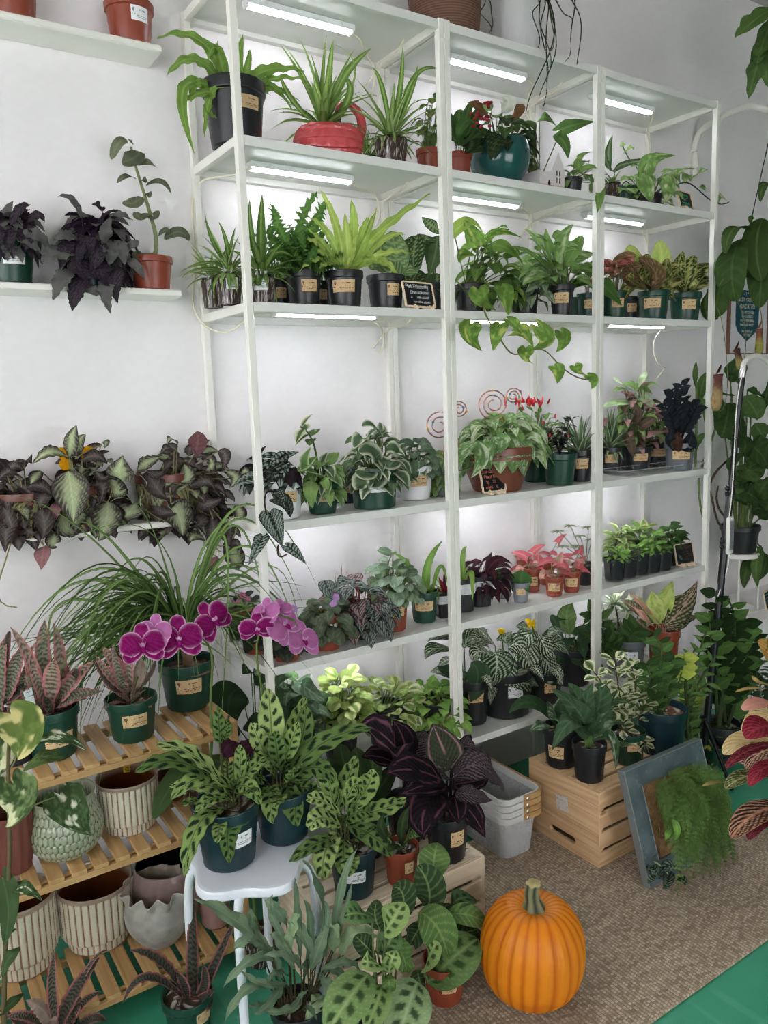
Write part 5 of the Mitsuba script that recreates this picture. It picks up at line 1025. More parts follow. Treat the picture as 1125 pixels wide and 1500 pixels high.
# plants on the crate
TC = .2585
def crate_pot(name, label, z, px, py, wpx, hpx, style, lab, **kw): p = set_pot(name, label, z + .0012, px, py, wpx, hpx, style, lab, **kw); return p
AGS = splash('2f5236', '8fa386', .42, 4.5, .05)
p = crate_pot('aglaonema', 'silver splashed aglaonema in a kraft labelled black pot on the front left of the crate', TC, 822, 1128, 54, 58, 'K', 'k', la=-.35, lw=.5, lz=(.3, .62))
pxleaf(p, p.c[1], [(810, 1065, 795, 1062, 776, 1072, 22), (820, 1060, 810, 1045, 800, 1050, 40), (818, 1055, 835, 1035, 850, 1040, 36), (815, 1060, 780, 1030, 745, 1045, 26, -.05, 0, SPA), (825, 1060, 845, 1055, 850, 1075, 28)], AGS, prof='ovate'); done(p)
SPL = plain('46704a', '86a880', .35, .06, .45, .35, 7)
p = crate_pot('peace_lily', 'broad leaved green plant in a plain black pot at the crate edge', TC, 863, 1149, 50, 56, 'K', None, rb=.8)
pxleaf(p, p.c[1], [(860, 1075, 850, 1030, 832, 1000, 40, .03, .03), (864, 1072, 880, 1020, 870, 1005, 40), (862, 1080, 845, 1040, 808, 1010, 44), (858, 1085, 840, 1055, 808, 1100, 44, -.03), (866, 1080, 890, 1050, 920, 1070, 44), (866, 1085, 895, 1080, 902, 1128, 26, -.04, 0, splash('2d5434', '9aac94', .4, 4)), (866, 1075, 890, 1030, 935, 1035, 26), (860, 1075, 858, 1035, 868, 1000, 34), (868, 1080, 880, 1045, 905, 1010, 26), (858, 1080, 850, 1060, 820, 1042, 34)], [SPL, plain('2f5636', '64866a', .35, .06, .4, .3, 7), splash('3c6640', '7f9c7a', .38, 4)], W=.8, prof='ovate', pc='5a8a3c', pr=.003); done(p)
TRI = edged('41633a', 'd3d6a4', .5, .35)
p = crate_pot('triangle_ficus', 'cream edged triangle leaf ficus in a small labelled green pot on the crate', TC, 920, 1123, 50, 48, 'G', 'k', la=.35, lw=.4, lz=(.5, .85))
for pts in [[(905, 1060), (885, 1010), (870, 985)], [(915, 1055), (905, 1000), (900, 960)], [(925, 1055), (930, 1000), (918, 965)], [(930, 1060), (945, 1030), (948, 1005)], [(918, 1060), (915, 1030), (925, 1010)], [(908, 1065), (915, 1070), (940, 1085)], [(920, 1060), (900, 1040), (885, 1030)]]:
    cane(p, [p.soil] + [ony(x, y, p.c[1] - .01 * j) for j, (x, y) in enumerate(pts)], 18, .041, .019, [TRI, TRI, edged('56743f', 'd8d8ae', .35)], 'obov', r0=.003, r1=.0015, sc='5a4a34', start=.3, el=.6, droop=.1, pl=.15)
done(p)
p = crate_pot('zz_plant', 'leafy zz plant with brown soil in a deep blue green pot on the crate', TC, 968, 1110, 72, 66, 'B', None, soil='5a3a2c', perl=.14, rb=.82)
for pts in [[(965, 1040), (966, 985), (958, 932)], [(960, 1042), (952, 1005), (948, 975)], [(972, 1040), (978, 1000), (988, 965)], [(965, 1045), (960, 1025), (948, 1010)]]:
    cane(p, [p.soil] + [ony(x, y, p.c[1] - .01 * j) for j, (x, y) in enumerate(pts)], 14, .056, .0175, [ZZC, ZZL, plain('346a2c', '5a8a48')], 'ovate', r0=.006, r1=.0025, sc='4a6a3a', start=.25, mode='pair', el=.7, droop=.1, bsdf='leaf_gloss')
cane(p, [p.soil, ony(990, 1010, p.c[1]), ony(1002, 960, p.c[1] - .02)], 10, .05, .02, plain('a4b832', 'c3cc5c'), 'ovate', r0=.004, r1=.002, start=.62, mode='pair', el=.8); done(p)

# ---------------------------------------------------------------- stack of baskets
def mesh_fn(p, n, uv):
    a, b = uv.x * 260, uv.y * 260; o = dr.floor(b); a = a + .5 * (o - 2 * dr.floor(o / 2))
    d = dr.square(a - dr.floor(a) - .5) + dr.square(b - o - .5)
    return mix(lc('55575a'), lc('c3c4c4'), smoothstep(.05, .14, d))
scene['wire_mesh'] = pbr(proc(mesh_fn), .5, .4)
scene['basket_band'] = pbr(rgb('cbcbc9'), .45, .4)
def rrect(x0, x1, y0, y1, r, n=7):
    p = []
    for cx, cy, a0 in ((x1 - r, y1 - r, 0), (x0 + r, y1 - r, 90), (x0 + r, y0 + r, 180), (x1 - r, y0 + r, 270)):
        for k in range(n): a = math.radians(a0 + 90 * k / (n - 1)); p.append((cx + r * math.cos(a), cy + r * math.sin(a)))
    return np.array(p)
def loft(levels, closed=True):
    n = len(levels[0][0]); v = np.vstack([np.c_[q, np.full(n, z)] for q, z in levels]); return v, grid_faces(len(levels), n, True), n
for i in range(4):
    z0 = .0012 + i * .0215; H = .155; X0, X1, Y0, Y1 = .688, .856, -.510, -.150; s = .02
    q = ['lowest', 'second lowest', 'second highest', 'topmost'][i]
    t = thing('mesh_basket', f'{q} basket of the white mesh basket stack with bamboo handles beside the crate', 'basket', 'nested white mesh baskets')
    R = lambda d: rrect(X0 + d, X1 - d, Y0 + d, Y1 - d, .035)
    lv = [(R(s + .012), z0), (R(s), z0 + .008), (R(.0085), z0 + H - .019)]; v, f, n = loft(lv); per = np.r_[0, np.cumsum(np.linalg.norm(np.diff(R(0), axis=0), axis=1))]
    uv = np.c_[np.tile(per, 3), np.repeat([0, .01, H], n)]; add(t, 'mesh_wall', (v, f), 'wire_mesh', smooth=True, uv=uv)
    ins = [(R(.0105), z0 + H - .019), (R(s + .004), z0 + .010)]; v2, f2, n = loft(ins); add(t, 'mesh_lining', (v2, f2), 'wire_mesh', smooth=True, uv=np.c_[np.tile(per, 2), np.repeat([H, 0], n)])
    base = trimesh.creation.extrude_polygon(Polygon(R(s + .012)), .002); base.apply_translation((0, 0, z0)); add(t, 'base', base, 'basket_band')
    lv = [(R(.008), z0 + H - .0198), (R(.001), z0 + H - .0195), (R(.0), z0 + H - .001), (R(.0015), z0 + H), (R(.005), z0 + H - .001), (R(.0095), z0 + H - .0198)]; v, f, n = loft(lv); add(t, 'rim_band', (v, f), 'basket_band', smooth=40)
    # bamboo strap bent round the right end
    out, inn = [], []
    st_ = [(X1 - .085, Y0)] + [tuple(a) for a in rrect(X0, X1, Y0, Y1, .035)[21:28]] + [tuple(a) for a in rrect(X0, X1, Y0, Y1, .035)[0:7]] + [(X1 - .085, Y1)]
    P2 = np.array(st_); c_ = A((X0 + X1) / 2, (Y0 + Y1) / 2); tg_ = np.gradient(P2, axis=0); tg_ /= np.linalg.norm(tg_, axis=1, keepdims=True); nn = np.c_[tg_[:, 1], -tg_[:, 0]]
    za, zb = z0 + H - .0195, z0 + H - .0005; g = []
    for k in range(len(P2)):
        a, b = P2[k] + nn[k] * .0005, P2[k] + nn[k] * .0085 * (1.0 if 0 < k < len(P2) - 1 else .5); g += [(*a, za + .001), (*b, za), (*b, zb), (*a, zb - .001)]
    g = np.array(g); f = grid_faces(len(P2), 4, True); f = np.vstack([f, [[0, 1, 2], [0, 2, 3]], [[len(g) - 4, len(g) - 2, len(g) - 3], [len(g) - 4, len(g) - 1, len(g) - 2]]])
    per2 = np.r_[0, np.cumsum(np.linalg.norm(np.diff(P2, axis=0), axis=1))]; m = tm(g, f); uvs = np.c_[np.repeat(per2, 4) + i * .3, g[:, 2]]; h_ = add(t, 'handle', (g, f), 'bamboo', uv=uvs, label='bent bamboo handle')
    for xx, yy, sg in ((X1 - .075, Y0 - .0085, -1), (X1 - .075, Y1 + .0085, 1)):
        b = blob((xx, yy, (za + zb) / 2), (.0062, .003, .0062), 2); add(t, 'handle__rivet' if False else 'rivet', b, 'steel', smooth=True)

# ---------------------------------------------------------------- pumpkin
k = thing('pumpkin', 'big orange ribbed pumpkin with a grey green stem sitting on the rug', 'pumpkin')
nu, nv = 176, 64; th = np.arange(nu) / nu * 2 * np.pi; ph = np.linspace(0, np.pi, nv); TH, PH = np.meshgrid(th, ph); rg = np.random.default_rng(4)
NR = 23; ph0 = TH * NR / (2 * np.pi) + .25 * np.sin(TH * 2 + 1) + .12 * np.sin(TH * 5); fr = np.abs(ph0 - np.round(ph0)) * 2; fade = np.sin(PH) ** .6
rib = 1 - .034 * np.exp(-(fr / .22) ** 2) * (.35 + .65 * fade) - .012 * np.exp(-((np.abs(fr - .55)) / .12) ** 2)
RX_, RZ_ = .130, .122; rr = np.sin(PH) ** .84 * RX_ * rib; zz = RZ_ * np.sign(np.cos(PH)) * np.abs(np.cos(PH)) ** .86
dimp = np.exp(-(np.sin(PH) / .30) ** 2); zz = zz - np.where(np.cos(PH) > 0, .024, -.016) * dimp
P3_ = np.stack([rr * np.cos(TH), rr * np.sin(TH), zz], -1).reshape(-1, 3); P3_ *= (1 + .006 * (meshkit.fbm(P3_ * 60, 3, 2) - .5))[:, None]; P3_ *= A(1, .97, 1.06)
Rt = trimesh.transformations.rotation_matrix(.06, (0.3, 1, 0))[:3, :3]; P3_ = P3_ @ Rt.T; PC = A(.385, -.945, 0.0095 - P3_[:, 2].min()); nz = meshkit.fbm(P3_ * 35, 4, 5)
colp = mx(lin('b3560c'), lin('d27c18'), (1 - np.exp(-(fr.ravel() / .35) ** 2)) * .8 + .2 * nz); colp = mx(colp, lin('a8480c'), stp(.64, .8, meshkit.fbm(P3_ * 14, 3, 9)) * .35); colp = mx(colp, lin('c98a3a'), (dimp.ravel() * .25))
pv = P3_ + PC; add(k, 'body', (pv, grid_faces(nv, nu, True)), 'pumpkin_skin', smooth=True, color=colp)
scene['pumpkin_skin'] = pbr(VC, .48, .25, clearcoat=.04, clearcoat_gloss=.6)
tp = PC + Rt @ A(0, 0, RZ_ * 1.06 - .028); pts = [tp + A(0, 0, -.004), tp + A(-.001, .001, .014), tp + A(-.004, .002, .038), tp + A(-.006, .0, .058), tp + A(-.003, -.002, .076)]
sp = spline(pts, 16); rad_ = np.interp(np.linspace(0, 1, 16), [0, .12, .4, .85, 1], [.040, .026, .0165, .0155, .0165]); nS = 40; vs, cs = [], []
for i in range(16):
    a = np.arange(nS) / nS * 2 * np.pi + .7 * i / 16; q = 1 + .26 * np.abs(np.cos(a * 2.5 + .4)) ** 1.5 - .1; r_ = rad_[i] * q
    vs.append(sp[i] + np.c_[r_ * np.cos(a), r_ * np.sin(a), np.where(i < 2, -.004 * (1 - q), 0) + 0 * a]); w_ = np.clip((q - .9) / .26, 0, 1); c1 = mx(lin('2c3424'), lin('7a7a5c'), w_); cs.append(c1 if i < 15 else np.tile(lin('a89a6c'), (nS, 1)))
vs.append(sp[-1][None] + A(0, 0, .001)); cs.append(lin('8a7a54')[None]); f = grid_faces(16, nS, True); o_ = 15 * nS; f = np.vstack([f, [[o_ + j, o_ + (j + 1) % nS, 16 * nS] for j in range(nS)]])
add(k, 'stem', (np.vstack(vs), f), 'matte', smooth=True, color=np.vstack(cs), label='dry ridged grey green stem')

# ---------------------------------------------------------------- galvanised frame with an asparagus fern
def zinc_fn(p, n, uv):
    k = mikit.fbm(p.x * 22, p.y * 22, p.z * 22); q = smoothstep(.62, .75, mikit.fbm(p.x * 70, p.y * 70, p.z * 70 + 5))
    return mix(mix(lc('56666e'), lc('7d8b90'), k), lc('a9b3b4'), q * .22)
scene['zinc'] = two({'type': 'principled', 'base_color': proc(zinc_fn), 'metallic': .55, 'roughness': .42, 'specular': .5})
scene['zinc_edge'] = two({'type': 'principled', 'base_color': rgb('9aa3a6'), 'metallic': .7, 'roughness': .35})
t = thing('galvanised_planter', 'square galvanised metal frame planter leaning in front of the pine crate', 'planter')
BL = A(.951, -.842, .010); ex = unit(A(1, -.0, .0)); ey = unit(A(-.02, .085, .345)); ez = unit(np.cross(ex, ey)); SW, SH, FWd = .375, .352, .062
M = np.eye(4); M[:3, 0] = ex; M[:3, 1] = ey; M[:3, 2] = ez; M[:3, 3] = BL
def inf(m, M=M): m.apply_transform(M); return m
for nm, g in (('bottom_rail', [(0, 0), (SW, 0), (SW - FWd, FWd), (FWd, FWd)]), ('right_rail', [(SW, 0), (SW, SH), (SW - FWd, SH - FWd), (SW - FWd, FWd)]), ('top_rail', [(SW, SH), (0, SH), (FWd, SH - FWd), (SW - FWd, SH - FWd)]), ('left_rail', [(0, SH), (0, 0), (FWd, FWd), (FWd, SH - FWd)])):
    add(t, nm, inf(trimesh.creation.extrude_polygon(Polygon(g), .012)), 'zinc')
for g in ((0, SW, -.001, .003), (0, SW, SH - .003, SH + .001)): add(t, 'bead', inf(bxm(g[0], g[1], g[2], g[3], -.012, .014, .001)), 'zinc_edge')
for g in ((-.001, .003, 0, SH), (SW - .003, SW + .001, 0, SH)): add(t, 'bead', inf(bxm(g[0], g[1], g[2], g[3], -.012, .014, .001)), 'zinc_edge')
for x in (FWd, (SW) * .45, SW - FWd - .003): add(t, 'wire', inf(bxm(x, x + .003, FWd, SH - FWd, .008, .014, .001)), 'zinc_edge')
cm = bxm(FWd + .001, SW - FWd - .001, FWd + .001, SH - FWd - .001, -.035, .006).subdivide().subdivide().subdivide().subdivide(); cv = np.asarray(cm.vertices); cv[:, 2] += .008 * (meshkit.noise(cv * 120, 3) - .5) * (cv[:, 2] > 0); cm.vertices = cv; inf(cm); cc = mx(lin('5a4028'), lin('a4815a'), meshkit.noise(np.asarray(cm.vertices) * 350, 6))
add(t, 'coir_liner', cm, 'matte', smooth=True, color=cc, label='brown coconut fibre liner'); r = np.random.default_rng(12); fb = []
for i in range(420):
    a = A(FWd + r.random() * (SW - 2 * FWd), FWd + r.random() * (SH - 2 * FWd), .006); d = r.normal(0, 1, 3) * A(.022, .022, .01); q = np.array([a, a + d * .5 + A(0, 0, .004), a + d]); q = q @ M[:3, :3].T + M[:3, 3]; fb.append(tinted(tube(q, .0006, n=3, caps=False), lin('8f6e48') * (.5 + .8 * r.random())))
put(t, 'fibre', fb, 'matte', kind='stuff')
p = Plant(); p.root = thing('asparagus_fern', 'feathery green asparagus fern spilling out of the galvanised frame', 'plant'); p.rng = r; p.acc = []; p.n = 0; p.c = BL; p.soil = BL; p.rs = .1
AF = plain('2c5a1e', '4a7f30', .2); AFL = plain('3f7a28', '6a9a40', .2)
def plume(p0, p1, p2, wd, n=26):
    """one plume: a thin stem with rows of needle tufts"""
    sp = bez(p0, p1, p2, n); pp = [tinted(tube(sp, .0009, .0005, n=4, caps=False), lin('4a6a2c'))]; col = lin('47702f') * (.7 + .7 * r.random()); V, F, C = [], [], []
    tg = np.gradient(sp, axis=0); view = unit(EYE - p0)
    for i in range(3, n):
        q = i / n; s_ = unit(np.cross(tg[i], view)); w = wd * math.sin(math.pi * min(q * .9 + .12, 1)) * (.8 + .4 * r.random())
        for sg in (-1, 1):
            d = unit(s_ * sg + unit(tg[i]) * .7 + r.normal(0, .18, 3)); L = w; m_ = 7
            for j in range(m_):
                b = sp[i] + d * L * (j + .4) / m_; l = .35 * L * (1 - .5 * j / m_) * .55 + .003
                for s2 in (-1, 1):
                    e = b + unit(d * .8 + np.cross(d, view) * s2 + r.normal(0, .2, 3)) * l; k_ = np.cross(unit(e - b), view) * .001; o_ = len(V); V += [b - k_, b + k_, e]; F.append([o_, o_ + 1, o_ + 2]); C += [col * (.8 + .5 * r.random())] * 3
            e = sp[i] + d * L; k_ = np.cross(unit(e - sp[i]), view) * .0007; o_ = len(V); V += [sp[i] - k_, sp[i] + k_, e]; F.append([o_, o_ + 1, o_ + 2]); C += [col] * 3
    pp.append((np.array(V), np.array(F), np.array(C))); return pp
for i in range(56):
    u, v = .10 + .17 * r.random() ** .8, .13 + .15 * r.random(); b = BL + ex * u + ey * v + ez * .004; a = r.random() * 6.28; out = ez * (.06 + .06 * r.random()); sx = (u - .17) * .6 + r.normal(0, .03) - .02; l = .10 + .10 * r.random()
    e = b + out * 1.2 + ex * sx + A(0, -.02, -l * (.25 + .9 * r.random())); e[2] = max(e[2], .03); mid = b + out * 1.1 + ex * sx * .5 + A(0, 0, .05 + .04 * r.random())
    put(p.root, 'plume', plume(b, mid, e, .024 + .012 * r.random()), 'leaf')
for (x, y, e) in [(1062, 1300, .02), (1075, 1270, .02), (1050, 1305, .02), (1030, 1300, .02), (1075, 1225, 0), (1068, 1185, 0)]:
    b = BL + ex * .26 + ey * .18 + ez * .01; q = ony(x, y, -.92); q[2] = max(q[2], .02); put(p.root, 'plume', plume(b, (b + q) / 2 + A(.02, -.03, .06), q, .03), 'leaf')
pxleaf(p, -.90, [(985, 1200, 992, 1215, 988, 1232, 10), (985, 1215, 978, 1222, 975, 1232, 9)], plain('5a9a34', '8ab85c'), stalk=False); done(p)
p = Plant(); p.root = thing('cissus', 'silver veined trailing vine hanging from the bottom of the galvanised frame', 'plant'); p.rng = r; p.acc = []; p.n = 0; p.c = BL; p.soil = BL; p.rs = .05
vine(p, -.868, [(958, 1262, .03), (975, 1275), (985, 1295), (1000, 1300), (1020, 1300)], [(955, 1270, 962, 1278, 972, 1290, 20), (970, 1272, 985, 1268, 998, 1280, 18), (980, 1280, 978, 1292, 970, 1302, 18), (965, 1280, 955, 1285, 950, 1295, 14), (1005, 1300, 1015, 1306, 1030, 1312, 14), (995, 1285, 1005, 1292, 1010, 1300, 12)], .04, .02, silver('1f3a2a', '7a9484', 6, 1.2, .4), sc='a8b48a', r0=.003); done(p)

# ---------------------------------------------------------------- on top of the shelving
c = atx(653, -.175, Z[1]); m = mpp(c)
def rings_fn(p, n, uv): 
    k = dr.sin(p.z * 900) * .5 + .5; return mix(lc('4a332a'), lc('7d5c4c'), k * .6 + .4 * mikit.fbm(p.x * 40, p.y * 40, p.z * 120))
scene['ribbed_brown'] = pbr(proc(rings_fn), .7, .3)
p = bowl_pot('planter', 'brown ribbed round planter standing on top of the shelving', c, 53 * m, 90 * m, '6a4a3c', [(0, .002), (.8, .002), (.86, .03)] + [(.86 + .14 * math.sin(q * 1.7) + .008 * (k % 2), .03 + .9 * q) for k, q in enumerate(np.linspace(.02, .98, 40))] + [(.98, .97), (.94, 1), (.88, .97), (.86, .8)], 'ribbed_brown', 'planter')
mound(p, (600, -90, 720, -20), 10, .1, .02, plain('3f6a3a'), 'lance'); done(p)
c = atx(757, -.17, Z[1]); m = mpp(c)
p = bowl_pot('trailing_cactus', 'white fluted planter with dark thin trailing stems on top of the shelving', c, 40 * m, 100 * m, 'c9c9c8', [(0, .002), (.74, .002), (.78, .02), (.95, .5), (1, .97), (.98, 1), (.92, .99), (.88, .8)], 'matte', mod=lambda th, z: 1 + .05 * (np.abs(((th * 9 / np.pi) % 2) - 1) - .5) * (z < .98 * 100 * 2), rs=.85)
for i, (x0, xm, ym, x1, y1) in enumerate([(795, 792, 40, 800, 120), (798, 812, 30, 770, 170), (800, 806, 20, 808, 75), (790, 780, 20, 788, 70), (805, 826, 20, 838, 30), (830, 848, 20, 845, 95), (800, 800, 50, 795, 160), (785, 790, 30, 806, 100), (712, 720, 20, 716, 48), (708, 704, 20, 720, 46), (796, 815, 60, 790, 140), (838, 836, 60, 828, 90)]):
    y = c[1] - .12 - .03 * (i % 4); P3 = [ony(x0, -10, y + .02), ony((x0 + xm) / 2 + 3, ym * .4, y - .02), ony(xm, ym, y - .03), ony((xm + x1) / 2 + 4, (ym + y1) / 2, y - .03), ony(x1, y1, y - .02)]
    P3 = [p.soil, p.soil * .5 + P3[0] * .5 + A(0, 0, .05)] + P3; put(p.root, 'trailing_stem', tinted(tube(spline(P3, 34), .0032 if i % 3 else .0022, .0012, n=5), lin('2c3a2a') * (.8 + .4 * (i % 3))), 'leaf')
done(p)

# ---------------------------------------------------------------- plants on the floating shelves
def ledge_pot(name, label, z, px, y, w, h, style, lab, **kw): return shelf_pot(name, label, z, px, y, w, h, style, lab, **kw)
L1, L2, L3 = 2.4007, 1.7875, 1.1675
p = ledge_pot('nursery_pot', 'terracotta pot cut by the photo edge, leftmost on the uppermost floating shelf', L1, 22, -.06, 72, 60, 'T', None, cat_='pot'); rosette(p, 8, .1, .01, plain('4a7a3a'), 'strap', nu=3); done(p)
p = ledge_pot('potted_plant', 'white tagged terracotta pot near the right end of the uppermost floating shelf', L1, 193, -.062, 70, 58, 'T', 'w', la=.5, lw=.42, lz=(.45, .78))
for q in [(180, -15), (190, -25), (200, -12), (186, -20), (196, -30)]: leaf(p, p.soil, (p.soil + ony(*q, p.c[1])) / 2, ony(*q, p.c[1]), .006, plain('5a7a3a'), prof='strap')
done(p)
GY = veined('2e2c30', '4c3a4a', 6, .22, .8, .1, 1.3); GY2 = veined('596057', '6a5c66', 6, .2, .6, .1, 1.3); GY3 = plain('2a2030', '4a3050', .5)
def gynura(label, px, y, w, h, st, lab, box, n, dat, **kw):
    p = ledge_pot('velvet_plant', label, L2, px, y, w, h, st, lab, **kw)
    mound(p, box, n, .085, .025, [GY, GY2, GY3], 'ovate', droop=.8, face=.25, serr=(8, .22), ry=.07, pc='3a2438')
    pxleaf(p, p.c[1] - .05, dat, [GY2, GY, GY2], prof='ovate', serr=(8, .2), pc='3a2438', rip=(3, .15)); done(p)
gynura('dark purple velvet plant in a white labelled green pot at the left edge', 18, -.06, 70, 62, 'G', 'w', (-40, 292, 68, 365), 50, [(15, 330, 30, 305, 45, 300, 16), (30, 340, 55, 345, 75, 365, 24), (20, 345, 40, 350, 60, 372, 26), (40, 325, 55, 315, 66, 325, 16), (15, 335, 12, 350, 16, 368, 26), (32, 332, 38, 350, 36, 366, 24), (0, 330, -6, 350, -2, 370, 24)], la=.2, lw=.5)
p2 = None
gynura('bushy dark purple velvet plant spilling over the middle floating shelf', 135, -.055, 70, 60, 'B', None, (68, 295, 210, 400), 90, [(115, 365, 85, 370, 60, 385, 36), (150, 395, 120, 395, 100, 385, 34), (105, 395, 90, 410, 78, 440, 28), (125, 400, 112, 425, 106, 456, 28), (150, 380, 148, 400, 165, 420, 36), (165, 400, 155, 425, 163, 460, 24), (175, 390, 168, 410, 172, 445, 26), (120, 320, 105, 292, 85, 288, 14), (160, 315, 180, 315, 195, 324, 14), (150, 310, 145, 300, 135, 300, 14), (185, 380, 200, 390, 212, 410, 16), (115, 350, 95, 345, 78, 352, 22), (160, 360, 155, 340, 163, 318, 22), (180, 365, 195, 358, 203, 352, 16), (130, 415, 135, 425, 150, 430, 22), (120, 350, 112, 368, 118, 392, 30), (140, 350, 142, 370, 136, 396, 32), (155, 350, 162, 368, 158, 388, 28), (128, 345, 128, 355, 132, 380, 28), (168, 352, 178, 366, 182, 388, 24), (105, 352, 95, 366, 92, 388, 24)])
RP = plain('56604a', '7f8a6c', .4, .1, .2); RP2 = plain('6a7458', '8d9878', .4)
p = ledge_pot('peperomia', 'tall single stemmed thick leaved plant in a terracotta pot on the middle floating shelf', L2, 224, -.06, 62, 48, 'T', None)
sp = [p.soil, ony(229, 362, p.c[1]), ony(222, 320, p.c[1]), ony(210, 280, p.c[1]), ony(200, 248, p.c[1]), ony(192, 215, p.c[1])]
put(p.root, 'stem', tinted(tube(spline(sp, 30), .0065, .003, n=8), lin('8a9a68')), 'leaf')
pxleaf(p, p.c[1], [(188, 210, 175, 208, 163, 234, 15), (205, 222, 195, 232, 178, 238, 27, -.03), (200, 245, 215, 238, 230, 246, 17), (198, 262, 185, 258, 171, 268, 11), (213, 272, 235, 266, 250, 282, 12), (208, 288, 195, 298, 180, 295, 19, -.03), (216, 312, 205, 318, 198, 310, 14), (218, 316, 225, 318, 232, 308, 12), (240, 350, 262, 340, 278, 352, 18), (195, 212, 190, 205, 194, 206, 6), (205, 268, 210, 262, 213, 268, 9), (228, 372, 205, 375, 200, 368, 16), (213, 288, 218, 282, 218, 290, 8), (232, 345, 242, 337, 250, 342, 8)], [RP, RP2], prof='round', stalk=False, bsdf='leaf_gloss'); done(p)
# flame violets on the lowest floating shelf
EP = episcia('3a2f30', '8a9a72'); EPD = episcia('3c3030', '5c5450'); EPG = episcia('4a4040', 'a3b585'); EPP = plain('8f6064', 'b58a8c', .4, .1, .2, .3, 6)
def episc(label, px, w, h, st, box, n, big, small, trail):
    p = ledge_pot('flame_violet', label, L3, px, -.06, w, h, st, None)
    mound(p, box, n, .055, .021, [EPD, EPD, EPD, EP, plain('332a2c', '5a4a4c')], 'ovate', droop=.6, face=.3, ry=.08, pc='7d7a50', tiny=9)
    pxleaf(p, p.c[1] - .06, big, [EPG, EP], prof='ovate', pc='8a9060', rip=(6, .08)); pxleaf(p, p.c[1] - .05, small, [EPD, EPD, EP], prof='ovate', pc='8a8058')
    for tr in trail: put(p.root, 'runner', tinted(tube(spline([ony(x, y, p.c[1] - .05 - .01 * k) for k, (x, y) in enumerate(tr)], 16), .0018, n=5), lin('9a9060')), 'leaf')
    done(p)
episc('brown quilted flame violet at the left end of the lowest floating shelf', 40, 80, 62, 'R', (-40, 670, 78, 800), 60, [], [(30, 700, 15, 690, -5, 705, 22), (40, 715, 60, 712, 78, 728, 24), (20, 760, 10, 775, 8, 810, 24), (55, 745, 65, 765, 62, 790, 28), (35, 770, 45, 780, 55, 778, 16), (65, 800, 62, 815, 60, 835, 24, -.02, 0, EPP), (80, 780, 78, 795, 82, 800, 22), (5, 740, 15, 765, 20, 780, 22), (8, 690, 22, 682, 35, 690, 16), (35, 680, 42, 672, 48, 680, 20)], [[(30, 740), (20, 780), (5, 830), (0, 880), (25, 890)], [(40, 785), (55, 790), (65, 802)]])
episc('flame violet with large pale centred leaves and orange flowers, middle of lowest ledge', 118, 84, 62, 'R', (62, 645, 195, 790), 80, [(100, 690, 105, 725, 108, 765, 52), (100, 672, 75, 662, 48, 680, 27), (102, 670, 104, 645, 112, 622, 22), (105, 670, 112, 650, 126, 636, 22), (158, 735, 155, 765, 145, 792, 42), (180, 705, 175, 690, 180, 668, 40), (110, 765, 118, 755, 125, 740, 20, 0, .02), (90, 752, 100, 775, 120, 770, 34, 0, .02), (165, 695, 172, 720, 185, 715, 26, -.01, .02)], [(130, 715, 150, 712, 145, 740, 18), (120, 675, 140, 668, 158, 680, 22), (85, 735, 80, 750, 78, 765, 16, 0, 0, EPP), (148, 650, 155, 648, 152, 658, 12), (60, 690, 50, 700, 45, 710, 18), (70, 720, 62, 730, 58, 745, 24), (140, 690, 150, 700, 160, 695, 16)], [[(110, 672), (130, 660), (150, 652)], [(155, 740), (158, 735), (165, 712)]])
p = Plant(); p.root = [k for k in labels if k.startswith('flame_violet')][-1]; p.rng = np.random.default_rng(3)
for (x, y) in [(92, 664), (96, 680), (130, 662), (126, 668)]:
    o = ony(x, y, -.07); nd = unit(EYE - o + p.rng.normal(0, .5, 3)); e1 = unit(np.cross(nd, A(0, 0, 1))); e2 = np.cross(nd, e1)
    put(p.root, 'flower', [leaf_mesh(o, o + (e1 * math.cos(a) + e2 * math.sin(a)) * .009, o + (e1 * math.cos(a) + e2 * math.sin(a)) * .017, .009, up=nd, prof='round', col=plain('e0a018', 'f0c030'), nu=5, nv=6) for a in np.arange(5) * 1.2566], 'petal', label='orange yellow flower')
